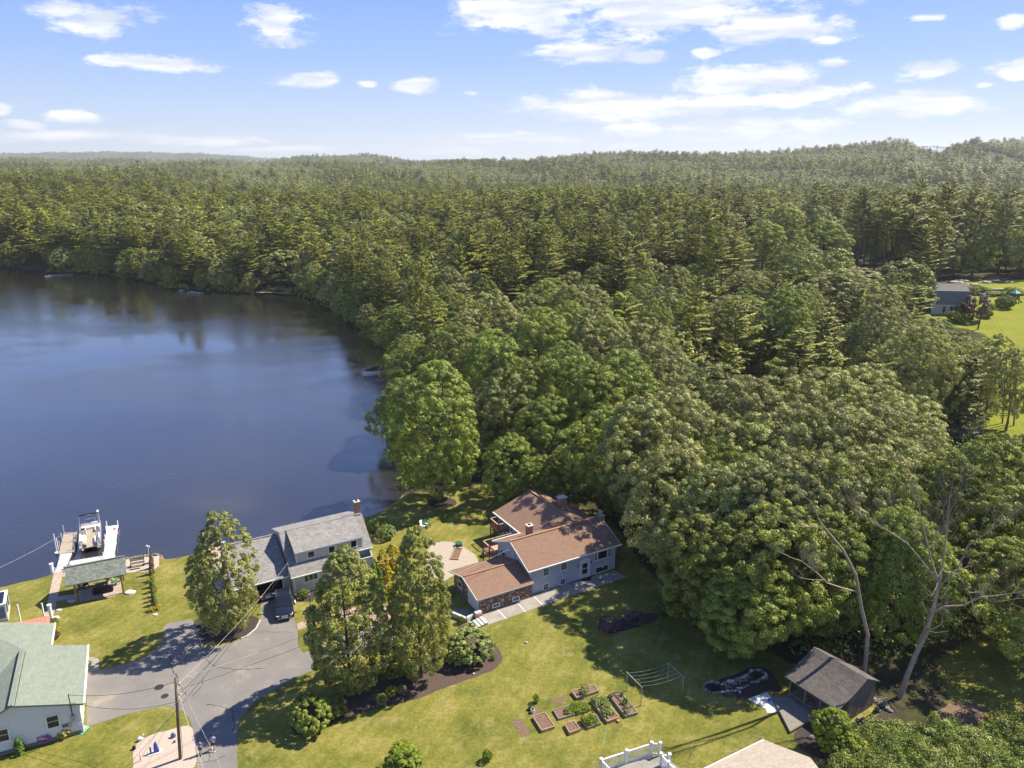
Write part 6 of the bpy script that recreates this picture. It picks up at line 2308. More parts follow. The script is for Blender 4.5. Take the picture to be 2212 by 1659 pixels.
def railing(a, b, endposts=(1, 1)):
    a, b = Vector(a), Vector(b)
    L_ = (b - a).length
    zt = 3.0
    MB().bar((a.x, a.y, zt), (b.x, b.y, zt), .10, .07).build('top_rail', 'white_vinyl', wd)
    MB().bar((a.x, a.y, dz + .12), (b.x, b.y, dz + .12), .06, .06).build('bottom_rail', 'white_vinyl', wd)
    n = max(2, int(L_ / .135))
    for i in range(1, n):
        p = a.lerp(b, i / n)
        MB().bar((p.x, p.y, dz + .13), (p.x, p.y, zt - .03), .038).build('baluster', 'white_vinyl', wd)


def rpost(p):
    po = MB().box(p.x - .08, p.x + .08, p.y - .08, p.y + .08, dz - .3, 3.12).build('post', 'white_vinyl', wd)
    MB().box(p.x - .11, p.x + .11, p.y - .11, p.y + .11, 3.12, 3.18).build('post_cap', 'white_vinyl', po)


for p in lc: rpost(p)
for a, b in ((lc[0], lc[1]), (lc[1], lc[2]), (lc[2], lc[3]), (lc[4], lc[5]), (lc[4], lc[6]), (lc[0], ext0), (lc[6], ext1)): railing(a, b)
fl_ = [lc[0], lc[2], lc[3], lc[4], lc[6], ext1, ext0]
n_ = 34
base_a, base_b = Vector((lc[0].x, lc[0].y, 0)), Vector((lc[3].x, lc[3].y, 0))
dn = Vector((ext0.x - lc[0].x, ext0.y - lc[0].y, 0))
for i in range(n_):
    f0, f1 = i / n_, (i + .92) / n_
    A0, A1 = base_a + dn * f0, base_a + dn * f1
    run = (base_b - base_a) * (1.02 + .12 * f0)
    z3 = Vector((0, 0, dz))
    MB().slab([A0 + z3, A1 + z3, A1 + run + z3, A0 + run + z3], .04).build('deck_board', 'concrete', wd)
for p in (lc[0], lc[1], lc[2], lc[3]):
    MB().bar((p.x, p.y, -.2), (p.x, p.y, dz - .3), .14).build('support_post', 'wood_grey', wd)
MB().bar((lc[0].x, lc[0].y, dz - .14), (lc[2].x, lc[2].y, dz - .14), .05, .22).build('rim_joist', 'white_vinyl', wd)

# ---------------------------------------------------------------- far house by the right-hand lawn
FO = GT(*P2(17, 560, 735))
fh = thing('far_house', 'far white house with a brown-grey gambrel roof beside the right-hand lawn', 'house', FO, -8)
FW, FE, FB, FT = 11.5, 2.6, 6.2, 7.8
MB().box(-4, 5.2, 0, .2, -2, FE).build('front_wall', 'white_siding', fh)
MB().box(5.0, 5.2, .2, 7.8, -2, FE).build('side_wall', 'white_siding', fh)
MB().box(-4, 5.2, 7.8, 8.0, -2, FE).build('rear_wall', 'white_siding', fh)
gm_ = MB()
vs_ = []
for xx in (5.0, 5.2):
    vs_ += [(xx, .1, FE), (xx, 1.4, FB - .1), (xx, 4.0, FT - .1), (xx, 6.6, FB - .1), (xx, 7.9, FE)]
gm_.add(vs_, [(0, 1, 2, 3, 4), (9, 8, 7, 6, 5)] + [(i, 5 + i, 5 + (i + 1) % 5, (i + 1) % 5) for i in range(5)])
gm_.build('gable_wall', 'white_siding', fh)
for pts in ([(-4.3, -.5, FE), (5.6, -.5, FE), (5.5, 1.2, FB), (-4.3, 1.2, FB)], [(-4.3, 1.2, FB), (5.5, 1.2, FB), (5.4, 4, FT), (-4.3, 4, FT)],
            [(-4.3, 8.5, FE), (5.6, 8.5, FE), (5.5, 6.8, FB), (-4.3, 6.8, FB)], [(-4.3, 6.8, FB), (5.5, 6.8, FB), (5.4, 4, FT), (-4.3, 4, FT)]):
    roofplane(fh, pts, 'farroof', 'roof', .15)
gutter(fh, (-4.3, -.55, FE - .05), (5.6, -.55, FE - .05), w=.2)
gutter(fh, (-4.3, 1.15, FB + .02), (5.5, 1.15, FB + .02), w=.1)
for x in (-1.2, .6, 1.7, 3.0):
    window(fh, (x, 0, .5), ft, fn, .8, 1.9, 1, 1, fw=.07)
MB().box(-.6, 1.4, -1.6, -.02, -.5, .1).build('steps', 'palestone', fh)
# ============================================================ THINGS
def skin(name, joints, edges, radii, mat, parent, sub=2):
    me = bpy.data.meshes.new(name)
    me.from_pydata([tuple(j) for j in joints], edges, [])
    me.materials.append(MT[mat])
    o = bpy.data.objects.new(name, me)
    COL.objects.link(o)
    o.parent = parent
    md = o.modifiers.new('skin', 'SKIN')
    md.use_smooth_shade = True
    lay = me.skin_vertices[0].data if me.skin_vertices else None
    if lay is None:
        bpy.context.view_layer.objects.active = o
        bpy.context.view_layer.update()
        me.attributes
    for i, r in enumerate(radii):
        me.skin_vertices[0].data[i].radius = (r, r)
        me.skin_vertices[0].data[i].use_root = (i == 0)
    sb = o.modifiers.new('sub', 'SUBSURF')
    sb.levels = sb.render_levels = sub
    return o


def bm_skin(name, joints, edges, radii, mat, parent, sub=2):
    """skinned chain with a radius per joint"""
    bm = bmesh.new()
    lay = bm.verts.layers.skin.verify()
    vs = [bm.verts.new(j) for j in joints]
    for v, r in zip(vs, radii):
        v[lay].radius = (r, r)
    vs[0][lay].use_root = True
    for a, b in edges: bm.edges.new((vs[a], vs[b]))
    me = bpy.data.meshes.new(name)
    bm.to_mesh(me)
    bm.free()
    me.materials.append(MT[mat])
    o = bpy.data.objects.new(name, me)
    COL.objects.link(o)
    o.parent = parent
    md = o.modifiers.new('skin', 'SKIN')
    md.use_smooth_shade = True
    sb = o.modifiers.new('sub', 'SUBSURF')
    sb.levels = sb.render_levels = sub
    return o


def child(loc, rz, H, label, shirt, shoe, stride=.22, arms=0):
    """walking child of height H, facing local +y"""
    e = thing('person', label, 'person', loc, rz)
    k = H / 1.5
    hip, sh_, nk, hd = .74 * k, 1.14 * k, 1.22 * k, 1.37 * k
    J = [(0, 0, hip), (0, .01, .95 * k), (0, .01, sh_), (0, .01, nk), (0, .03, hd)]
    Rr = [.105 * k, .10 * k, .10 * k, .045 * k, .085 * k]
    E = [(0, 1), (1, 2), (2, 3), (3, 4)]

    def chain(root, pts, rad):
        p = root
        for q, r in zip(pts, rad):
            J.append(q)
            Rr.append(r)
            E.append((p, len(J) - 1))
            p = len(J) - 1
    s = stride * k
    for sx, st in ((-1, 1), (1, -1)):
        lift = .10 * k if st < 0 else 0
        chain(0, [(sx * .08 * k, 0, hip - .05 * k), (sx * .085 * k, st * s * .5 + .03, .42 * k), (sx * .085 * k, st * s - (.05 if st < 0 else 0), .08 * k + lift), (sx * .09 * k, st * s + .10 * k, .04 * k + lift * .5)],
              [.085 * k, .055 * k, .035 * k, .035 * k])
        if arms:
            chain(2, [(sx * .16 * k, .01, sh_ - .02), (sx * .2 * k, .05, .93 * k), (sx * .10 * k, .17 * k, .98 * k), (sx * .07 * k, .22 * k, 1.0 * k)], [.05 * k, .035 * k, .028 * k, .026 * k])
        else:
            chain(2, [(sx * .16 * k, .01, sh_ - .02), (sx * .2 * k, -st * .07, .92 * k), (sx * .2 * k, -st * .17 + .05, .73 * k), (sx * .2 * k, -st * .20 + .07, .66 * k)], [.05 * k, .036 * k, .028 * k, .028 * k])
    bm_skin('body', J, E, Rr, 'skin', e)
    # shirt over the torso and upper arms
    Js = [(0, 0, .80 * k), (0, .01, .97 * k), (0, .01, sh_ + .01)]
    Es = [(0, 1), (1, 2)]
    Rs = [.125 * k, .12 * k, .115 * k]
    for sx, st in ((-1, 1), (1, -1)):
        Js += [(sx * .165 * k, .01, sh_ - .02), (sx * .195 * k, (-st * .05 if not arms else .04), .98 * k)]
        Es += [(2, len(Js) - 2), (len(Js) - 2, len(Js) - 1)]
        Rs += [.068 * k, .058 * k]
    bm_skin('shirt', Js, Es, Rs, shirt, e)
    Jh = [(0, 0, .80 * k)]
    Eh = []
    Rh = [.13 * k]
    for sx, st in ((-1, 1), (1, -1)):
        Jh += [(sx * .08 * k, 0, .68 * k), (sx * .09 * k, st * s * .42 + .02, .48 * k)]
        Eh += [(0, len(Jh) - 2), (len(Jh) - 2, len(Jh) - 1)]
        Rh += [.10 * k, .085 * k]
    bm_skin('shorts', Jh, Eh, Rh, 'shorts', e)
    MB().ball((0, .01, hd + .025), .098 * k, 12, 8, (1, 1.05, .95)).build('hair', 'hair', e, True)
    for sx, st in ((-1, 1), (1, -1)):
        lift = .10 * k if st < 0 else 0
        MB().ball((sx * .09 * k, st * s + .05 * k, .05 * k + lift * .6), .075 * k, 10, 6, (.6, 1.5, .65)).build('shoe', shoe, e, True)
    return e


q = g(12, 1525, 1350)
child((q.x, q.y, .02), 200, 1.58, 'taller child in a blue shirt and navy shorts walking on the drive', 'shirt2', 'shoe')
q = g(12, 1300, 1425)
child((q.x, q.y, .02), 190, 1.42, 'shorter child in a bright blue shirt and lime shoes, nearest the gravel bed', 'shirt', 'shoeg', .12, 1)


# ------------------------------------------------------------ vehicles
def wheel(parent, x, y, r, w=.24):
    wt = MB().tube([(x, y - w / 2, r), (x, y + w / 2, r)], r, 20).build('wheel', 'rubber', parent, True)
    for m_ in wt.data.polygons: m_.use_smooth = False
    MB().tube([(x, y - w / 2 - .012, r), (x, y + w / 2 + .012, r)], r * .66, 14).build('rim', 'alu', wt)


def loft(name, mat, parent, stations, smooth=True, bevel=0):
    """closed loft: stations = list of (x, [(y, z), ...]) half sections mirrored in y"""
    mb = MB()
    n = None
    for x, prof in stations:
        ring = [(x, y, z) for y, z in prof] + [(x, -y, z) for y, z in reversed(prof)]
        n = len(ring)
        mb.v += ring
    for i in range(len(stations) - 1):
        for k in range(n):
            mb.f.append((i * n + k, i * n + (k + 1) % n, (i + 1) * n + (k + 1) % n, (i + 1) * n + k))
    mb.f.append(tuple(range(n - 1, -1, -1)))
    mb.f.append(tuple((len(stations) - 1) * n + k for k in range(n)))
    o = mb.build(name, mat, parent, smooth)
    if smooth:
        md = o.modifiers.new('sub', 'SUBSURF')
        md.levels = md.render_levels = 2
    return o


def suv(name, label, loc, rz):
    """4.7 m sport utility car, nose towards local +x"""
    e = thing(name, label, 'car', loc, rz)
    W = .93

    def sec(h, w=W, b=.30):
        return [(w * .90, b), (w, b + .18), (w, h - .16), (w * .95, h - .03), (w * .45, h)]
    st = [(-2.32, sec(.86, W * .88, .42)), (-2.24, sec(.98, W * .95, .34)), (-1.6, sec(1.02)), (-.6, sec(1.02)), (.5, sec(1.02)), (1.05, sec(1.01)), (1.7, sec(.96)), (2.12, sec(.86, W * .95, .34)), (2.34, sec(.74, W * .86, .42))]
    body = loft('body', 'carpaint', e, st)
    gs = [(-2.12, [(.66, .95), (.70, 1.02), (.66, 1.06)]), (-1.80, [(.80, .97), (.72, 1.44), (.40, 1.50)]), (-.6, [(.85, .97), (.73, 1.58), (.40, 1.63)]), (.10, [(.85, .97), (.72, 1.56), (.40, 1.60)]), (1.08, [(.80, .95), (.74, 1.00), (.60, 1.03)])]
    loft('cabin_glass', 'glass', e, gs, False)
    rf = MB()
    rf.slab([(-1.74, -.62, 1.50), (.02, -.62, 1.60), (.02, .62, 1.60), (-1.74, .62, 1.50)], .03, (0, 0, 1))
    rf.slab([(-1.74, -.62, 1.50), (-.65, -.64, 1.645), (-.65, .64, 1.645), (-1.74, .62, 1.50)], .03, (0, 0, 1))
    rf.slab([(-.65, -.64, 1.645), (.04, -.62, 1.60), (.04, .62, 1.60), (-.65, .64, 1.645)], .03, (0, 0, 1))
    rf.build('roof', 'carpaint', e)
    MB().slab([(-1.2, -.42, 1.60), (-.25, -.42, 1.655), (-.25, .42, 1.655), (-1.2, .42, 1.60)], .012, (0, 0, 1)).build('sun_roof', 'glass', e)
    for s in (-1, 1):
        MB().tube([(-1.6, s * .70, 1.55), (-.8, s * .72, 1.68), (-.05, s * .70, 1.63)], .022, 6).build('roof_rail', 'alu', e)
        MB().bar((1.06, s * .79, 1.0), (.06, s * .70, 1.60), .06, .05).build('pillar', 'carpaint', e)
        MB().bar((-.75, s * .87, .98), (-.75, s * .74, 1.58), .08, .03).build('pillar', 'carpaint', e)
        MB().bar((-1.9, s * .80, .99), (-1.68, s * .71, 1.48), .14, .03).build('pillar', 'carpaint', e)
        MB().bar((-2.0, s * .875, .985), (1.0, s * .875, 1.0), .012, .02).build('window_trim', 'alu', e)
        mr = MB().ball((.72, s * 1.04, 1.06), .10, 10, 6, (.7, 1.1, .75)).build('mirror', 'carpaint', e, True)
        MB().box(2.22, 2.30, s * .66 - .16, s * .66 + .14, .62, .74).build('headlight', 'lightglass', e)
        MB().box(-2.32, -2.26, s * .70 - .14, s * .70 + .12, .78, .90).build('tail_light', 'red', e)
        for x in (1.45, -1.42): wheel(e, x, s * .82, .36)
    gr = MB().box(2.33, 2.36, -.30, -.03, .58, .74).box(2.33, 2.36, .03, .30, .58, .74).build('grille', 'alu', e)
    MB().box(2.28, 2.35, -.70, .70, .40, .46).build('bumper_trim', 'alu', e)
    MB().box(2.355, 2.372, -.26, .26, .46, .57).build('licence_plate', 'plate', e)
    return e


ca, cb = g(2, 690, 812), g(2, 650, 650)
an = math.degrees(math.atan2(ca.y - cb.y, ca.x - cb.x))
front_mid = (g(2, 640, 822) + g(2, 742, 795)) / 2
an = -72
cdir = Vector((math.cos(R(an)), math.sin(R(an)), 0))
c_ = front_mid - cdir * 2.35
suv('parked_car', 'dark blue-black sport utility car parked nose-out before the open garage', (c_.x, c_.y, .015), an)
c2_ = g(2, 625, 610)
q = Vector(WH) + Vector((math.cos(R(30)), math.sin(R(30)), 0)) * (-2.55) + Vector((-math.sin(R(30)), math.cos(R(30)), 0)) * 2.6
suv('parked_car', 'dark car mostly hidden inside the open garage', (q.x, q.y, .0), 30 - 90)

# pickup by the right-hand lawn
tp = GT(*P2(7, 1395, 1440))
tk = thing('pickup_truck', 'black pickup truck half hidden by branches on the right-hand lawn', 'truck', tp, 205)
loft('body', 'carpaint', tk, [(-2.8, [(.85, .5), (.92, .7), (.9, 1.1), (.5, 1.12)]), (-.6, [(.92, .45), (.98, .7), (.95, 1.15), (.5, 1.16)]), (1.4, [(.92, .45), (.98, .7), (.93, 1.15), (.5, 1.2)]), (2.7, [(.85, .5), (.9, .7), (.85, 1.05), (.5, 1.1)])], False)
loft('cab', 'glass', tk, [(-.75, [(.85, 1.15), (.72, 1.75), (.4, 1.78)]), (.6, [(.85, 1.15), (.72, 1.78), (.4, 1.8)]), (1.35, [(.82, 1.15), (.8, 1.2), (.4, 1.22)])], False)
MB().box(-.7, .55, -.7, .7, 1.79, 1.83).build('roof', 'carpaint', tk)
MB().box(-2.65, -.9, -.78, .78, 1.121, 1.16).build('bed_cargo', 'canvas_white', tk)
for s in (-1, 1):
    MB().box(-2.84, -2.80, s * .8 - .08, s * .8 + .08, .75, 1.0).build('tail_light', 'red', tk)
    for x in (1.8, -1.8): wheel(tk, x, s * .85, .40)


# ------------------------------------------------------------ docks and boats
def dock(name, label, pts, z, mat, ng, posts, posth=1.1, group=None):
    """dock section with panels split across its length. pts: near-left, near-right, far-right, far-left"""
    a, b, c, d = [Vector((p.x, p.y, 0)) for p in pts]
    o0 = a
    e = thing(name, label, 'dock', (o0.x, o0.y, LAKE_Z), 0, group)
    zz = z - LAKE_Z
    for i in range(ng):
        f0, f1 = i / ng, (i + 1) / ng - .012
        P_ = [a.lerp(d, f0), b.lerp(c, f0), b.lerp(c, f1), a.lerp(d, f1)]
        MB().slab([Vector((p.x - o0.x, p.y - o0.y, zz)) for p in P_], .06).build('panel', mat, e)
    for p, q in ((a, d), (b, c)):
        MB().bar((p.x - o0.x, p.y - o0.y, zz - .13), (q.x - o0.x, q.y - o0.y, zz - .13), .06, .14).build('side_beam', 'alu', e)
    for f, s in posts:
        p = (a.lerp(d, f) if s == 0 else b.lerp(c, f)) - o0
        MB().cyl(p.x, p.y, -1.4, zz + posth * (1 if s == 0 else .8), .055, 8).build('post', 'white_vinyl' if mat != 'tan_deck' else 'palestone', e)
    return e


DZ = -.45
dock('tan_dock', 'broad tan dock platform at the left of the pontoon boat', [g(8, 275, 690, DZ), g(8, 495, 660, DZ), g(8, 560, 355, DZ), g(8, 350, 378, DZ)], DZ, 'tan_deck', 2,
     [(.0, 0), (.25, 0), (.62, 0), (1, 0), (1, 1), (.1, 1), (.55, 1)], 1.0)
dock('pale_gangway', 'pale grey gangway from the shore to the tan dock', [g(8, 225, 960, DZ), g(8, 355, 945, DZ), g(8, 468, 672, DZ), g(8, 300, 690, DZ)], DZ + .02, 'pale_deck', 3, [(.02, 0)], .5)
dock('cross_dock', 'narrow pale cross dock behind the pavilion roof', [g(8, 410, 880, DZ), g(8, 925, 800, DZ), g(8, 925, 715, DZ), g(8, 440, 795, DZ)], DZ, 'pale_deck', 1, [(.9, 1)], .5)
dock('white_dock', 'bright white dock at the right of the pontoon boat', [g(8, 925, 800, DZ), g(8, 1080, 775, DZ), g(8, 1140, 262, DZ), g(8, 980, 285, DZ)], DZ + .01, 'bright_deck', 3,
     [(.1, 0), (.45, 0), (.6, 0), (.85, 0), (1, 0), (.15, 1), (.5, 1), (.8, 1), (1, 1)], .7)
q = g(8, 1090, 330, DZ + .02)
tag(MB().box(-.16, .16, -.12, .12, 0, .1).build('towel', 'red', None, loc=(q.x, q.y, DZ + .02)), 'small red towel lying on the white dock', 'towel')
for i, (bx, by) in enumerate(((180, 1000), (200, 990))):
    pass
q = g(8, 190, 985, -.2)
cw = thing('white_piling', 'fat white capped piling where the gangway meets the shore', 'post', (q.x, q.y, -.4))
MB().cyl(0, 0, -.6, 1.45, .17, 14).build('shaft', 'white_vinyl', cw)
MB().cyl(0, 0, 1.45, 1.53, .22, 14).build('cap', 'white_vinyl', cw)
for (bx, by, h_, lab) in (((245, 660), 0, 2.0, 'tall slim white mooring pole left of the tan dock'), ((270, 640), 0, 1.2, 'short white mooring pole left of the tan dock')):
    q = g(8, bx[0] if isinstance(bx, tuple) else bx, bx[1] if isinstance(bx, tuple) else by, LAKE_Z)
    tag(MB().cyl(0, 0, -1.0, h_ + .4, .06, 8).build('mooring_pole', 'white_vinyl', None, loc=(q.x, q.y, LAKE_Z)), lab, 'pole')
q = g(8, 250, 680, LAKE_Z + .1)
tag(MB().ball((0, 0, .12), .38, 12, 6, (1, .7, .4)).build('float', 'canvas_white', None, True, loc=(q.x, q.y, LAKE_Z)), 'pale float tied beside the tan dock', 'float')


def pontoon(name, label, loc, rz, cover=False):
    """7 m pontoon boat, bow towards local +x"""
    e = thing(name, label, 'boat', loc, rz)
    Lb, Wb = 6.6, 2.35
    for s in (-1, 1):
        MB().tube([(-Lb / 2, s * .85, .12), (Lb / 2 - .7, s * .85, .12), (Lb / 2 + .05, s * .85, .32)], [.30, .30, .10], 14).build('pontoon', 'alu', e, True)
    MB().box(-Lb / 2, Lb / 2, -Wb / 2, Wb / 2, .46, .54).build('deck', 'beige' if not cover else 'white', e)
    zr_ = 1.18
    for s in (-1, 1):
        for z_ in (.72, .95, zr_):
            MB().tube([(-Lb / 2 + .4, s * Wb / 2, z_), (Lb / 2 - .5, s * Wb / 2, z_), (Lb / 2 - .08, s * (Wb / 2 - .35), z_)], .026, 6).build('rail', 'alu', e)
        MB().box(-Lb / 2 + .4, Lb / 2 - .5, s * Wb / 2 - .012, s * Wb / 2 + .012, .58, .72 if not cover else 1.1).build('side_panel', 'white', e)
        for i in range(5):
            x = -Lb / 2 + .4 + (Lb - .9) * i / 4
            MB().tube([(x, s * Wb / 2, .5), (x, s * Wb / 2, zr_)], .03, 6).build('rail_post', 'alu', e)
    for s in (-1, 1):
        for z_ in (.72, .95, zr_):
            MB().tube([(Lb / 2 - .08, s * .82, z_), (Lb / 2 - .05, s * .35, z_)], .026, 6).build('bow_rail', 'alu', e)
        MB().box(Lb / 2 - .09, Lb / 2 - .05, min(s * .36, s * .8), max(s * .36, s * .8), .58, .95).build('bow_panel', 'slate', e)
    if cover:
        cv = MB()
        n = 10
        vs = []
        for x in (-Lb / 2 + .3, -Lb / 2 + .9, 1.2, Lb / 2 - .6):
            hh = 1.2 if x in (-Lb / 2 + .3, Lb / 2 - .6) else 1.85
            for k in range(n + 1):
                a = math.pi * k / n
                vs.append((x, math.cos(a) * Wb / 2 * 1.02, 1.0 + (hh - 1.0) * math.sin(a)))
        fs = [(i * (n + 1) + k, i * (n + 1) + k + 1, (i + 1) * (n + 1) + k + 1, (i + 1) * (n + 1) + k) for i in range(3) for k in range(n)]
        fs += [tuple(range(n, -1, -1)), tuple(3 * (n + 1) + k for k in range(n + 1))]
        cv.add(vs, fs).build('cover', 'blackfab', e)
        MB().tube([(-1.6, -1.1, 1.3), (-2.3, -.9, 2.3), (-2.3, .9, 2.3), (-1.6, 1.1, 1.3)], .035, 6).build('canopy_frame', 'alu', e)
        MB().tube([(-2.3, -.95, 2.32), (-2.3, .95, 2.32)], .09, 8).build('rolled_canopy', 'slate', e)
        return e
    # seats: two lounges at the bow, stern bench, helm
    def seat(x0, x1, y0, y1, bx0, bx1, by0, by1):
        s_ = MB().box(x0, x1, y0, y1, .54, .86).build('seat', 'canvas_white', e)
        MB().box(bx0, bx1, by0, by1, .86, 1.22).build('seat_back', 'canvas_white', s_)
    seat(.4, 2.5, -1.1, -.52, .4, 2.5, -1.12, -.96)
    seat(.9, 2.4, .52, 1.1, .9, 2.4, .96, 1.12)
    seat(-2.6, -2.0, -1.05, .9, -2.75, -2.6, -1.05, .9)
    seat(-2.0, -.9, .52, 1.08, -2.0, -.9, .95, 1.1)
    h_ = MB().box(-1.0, -.5, -1.05, -.45, .54, 1.3).build('console', 'canvas_white', e)
    MB().slab([(-.6, -1.0, 1.3), (-.6, -.5, 1.3), (-.5, -.5, 1.55), (-.5, -1.0, 1.55)], .02, (1, 0, 0)).build('windscreen', 'glass', h_)
    MB().box(-1.6, -1.2, -.95, -.5, .7, 1.25).build('helm_chair', 'canvas_white', e)
    MB().ball((1.5, -.75, 1.05), .55, 12, 8, (1.5, .75, .55), .12, 3).build('bundled_cover', 'canvas_white', e, True)
    for x_, t_ in ((-1.9, -2.7), ):
        MB().tube([(x_, -1.15, 1.2), (t_, -1.1, 2.35), (t_, 1.1, 2.35), (x_, 1.15, 1.2)], .03, 6).build('canopy_frame', 'alu', e)
        MB().tube([(t_, -1.12, 2.36), (t_ - .02, 0, 2.44), (t_, 1.12, 2.36)], .09, 8).build('rolled_canopy', 'blackfab', e)
        MB().tube([(-3.0, -.6, .55), (-3.05, -.6, 1.6), (-3.05, .6, 1.6), (-3.0, .6, .55)], .03, 6).build('stern_frame', 'alu', e)
    MB().box(-3.55, -3.25, -.2, .2, -.1, 1.0).build('outboard_motor', 'black', e)
    fl = MB().cyl(-3.1, .9, .54, 2.6, .015, 6).build('flag_pole', 'alu', e)
    fg = MB()
    for i, c in enumerate(range(4)):
        fg.add([(-3.1, .9, 2.25 + i * .08), (-3.35, 1.15, 2.2 + i * .08), (-3.35, 1.15, 2.28 + i * .08), (-3.1, .9, 2.33 + i * .08)], [(0, 1, 2, 3)])
    fg.build('flag', 'red' if False else 'pinkstripe', fl)
    return e


MT['pinkstripe'] = M_courses('striped_flag', (.6, .10, .10), (.62, .12, .12), (.75, .75, .75), 9, .08, .035, .8, 0)
bA, bB, bC, bD = g(8, 565, 615, -.35), g(8, 905, 590, -.35), g(8, 905, 250, -.2), g(8, 580, 290, -.2)
bc = (bA + bB + bC + bD) / 4
bdir = ((bA + bB) - (bC + bD)).normalized()
pontoon('pontoon_boat', 'open pontoon boat with cream seats moored between the two docks', (bc.x, bc.y, LAKE_Z + .12), math.degrees(math.atan2(bdir.y, bdir.x)))
b0, b1 = g(20, 430, 780, LAKE_Z), g(20, 1740, 690, LAKE_Z)
bc = (b0 + b1) / 2 + Vector((-1.3, .6, 0))
an_ = math.degrees(math.atan2(b1.y - b0.y, b1.x - b0.x))
pontoon('pontoon_boat', 'pontoon boat under a dark cover moored below the trees of the cove', (bc.x, bc.y, LAKE_Z + .1), an_ + 180, True)
q = g(20, 170, 655, LAKE_Z)
tag(MB().ball((0, 0, .1), .25, 10, 6).build('buoy', 'lime_buoy' if False else 'shoeg', None, True, loc=(q.x, q.y, LAKE_Z)), 'small lime buoy left of the covered boat', 'buoy')
# floating dock on the far left shore
fa, fb = G(97, 597, LAKE_Z + .3), G(157, 592, LAKE_Z + .3)
fd = thing('swim_dock', 'long thin pale dock on the far left shore', 'dock', (fa.x, fa.y, LAKE_Z), 0)
MB().bar((0, 0, .3), (fb.x - fa.x, fb.y - fa.y, .3), 1.3, .12).build('deck', 'pale_deck', fd)
for f in (0, .5, 1):
    MB().cyl((fb.x - fa.x) * f, (fb.y - fa.y) * f, -2, .6, .08, 6).build('post', 'wood_grey', fd)
# boulders on the far shore
rn_ = random.Random(12)
for i, (u, v, s, lab) in enumerate(((392, 628, 1.1, 'pale boulder at the far shore, leftmost of three'), (415, 632, 1.4, 'pale boulder at the far shore, middle one of three'), (432, 633, 1.0, 'pale boulder at the far shore, rightmost of three'), (430, 634, .7, 'small pale stone at the foot of the far boulders'))):
    q = G(u, v + 2, LAKE_Z)
    tag(MB().ball((0, 0, .2), s, 9, 6, (1.3, .9, .6), .22, i + 30).build('boulder', 'rock', None, loc=(q.x, q.y, LAKE_Z)), lab, 'rock')

# ------------------------------------------------------------ shore: seawall, stone wall, bench, lamp
sw = thing('seawall', 'pale capped seawall along the water at the far left', 'wall', (0, 0, 0))
pts = [g(1, -60, 568, -.2), g(1, 60, 545, -.2), g(1, 200, 512, -.2), g(1, 325, 483, -.2)]
for a, b in zip(pts, pts[1:]):
    MB().bar((a.x, a.y, -.55), (b.x, b.y, -.55), .28, 1.0).build('wall_section', 'palestone', sw)
stw = thing('stone_wall', 'dry stone wall edging the shore gravel', 'wall', (0, 0, 0))
pts = [g(8, 370, 905, -.2), g(8, 385, 870, -.2), g(8, 470, 862, -.2)]
pts2 = [g(8, 1255, 775, -.3), g(8, 1400, 755, -.3), g(8, 1600, 722, -.3), g(8, 1720, 708, -.3), g(8, 1735, 760, -.2), g(8, 1690, 800, -.1), g(8, 1690, 870, 0)]
si = 0
for chain_ in (pts, pts2):
    for a, b in zip(chain_, chain_[1:]):
        n = max(1, int((b - a).length / .34))
        for i in range(n):
            p = a.lerp(b, (i + .5) / n)
            for lv in range(3):
                MB().ball((p.x + rn_.uniform(-.05, .05), p.y + rn_.uniform(-.05, .05), -.75 + lv * .28), .24, 7, 5, (1, .8, .62), .18, si).build('stone', 'rock', stw)
                si += 1
q = g(8, 1430, 870)
bn = thing('bench', 'dark slatted bench facing the gravel by the lake', 'bench', (q.x, q.y, .01), 22)
for i in range(4):
    MB().box(-.75, .75, -.25 + i * .13, -.15 + i * .13, .42, .45).build('seat_slat', 'wood_dark', bn)
for i in range(3):
    MB().box(-.75, .75, .30, .33, .55 + i * .14, .65 + i * .14).build('back_slat', 'wood_dark', bn)
for x in (-.7, .7):
    MB().box(x - .03, x + .03, -.25, .33, 0, .42).build('leg_frame', 'black', bn)
    MB().box(x - .03, x + .03, .27, .32, .42, .98).build('back_post', 'black', bn)
MB().box(-.55, .55, -.75, -.45, .30, .34).build('foot_board', 'wood_dark', bn)
q = g(8, 1600, 720)
lp_ = thing('dock_lamp', 'slim white lamp post with a double head on the stone wall', 'lamp', (q.x, q.y, -.2))
MB().cyl(0, 0, 0, 1.45, .03, 8).build('post', 'white', lp_)
MB().ball((-.12, 0, 1.5), .12, 8, 6).build('lamp_head', 'lightglass', lp_)
MB().ball((.12, 0, 1.42), .10, 8, 6).build('lamp_head', 'lightglass', lp_)
# hedge line of small upright shrubs with flowers
hl = [(940, 370), (942, 440), (945, 520), (952, 580), (958, 630), (966, 690)]
gN = 'narrow shrubs in the hedge row across the lawn'
k_ = 0
for i in range(11):
    f = i / 10 * (len(hl) - 1)
    a, b = hl[min(int(f), 4)], hl[min(int(f) + 1, 5)]
    t = f - int(f)
    q = g(1, a[0] + (b[0] - a[0]) * t, a[1] + (b[1] - a[1]) * t + 18)
    plant('twigbush' if i < 3 or i in (6, 9) else 'arbor', q.x, q.y, 'small narrow shrub in the hedge row across the lakeside lawn', 'shrub', 1.25 if i > 2 else 1.7, .26 + .04 * (i % 3), z=0, group=gN)
for i, (x, y, lab) in enumerate(((930, 510, 'yellow flowering shrub at the near lake end of the hedge row'), (965, 565, 'yellow flowering shrub halfway down the hedge row'), (945, 690, 'yellow flowering shrub at the house end of the hedge row, left side'), (980, 680, 'yellow flowering shrub at the house end of the hedge row, right side'))):
    q = g(1, x, y)
    plant('yellowbush', q.x, q.y, lab, 'shrub', .55, .3, z=0)
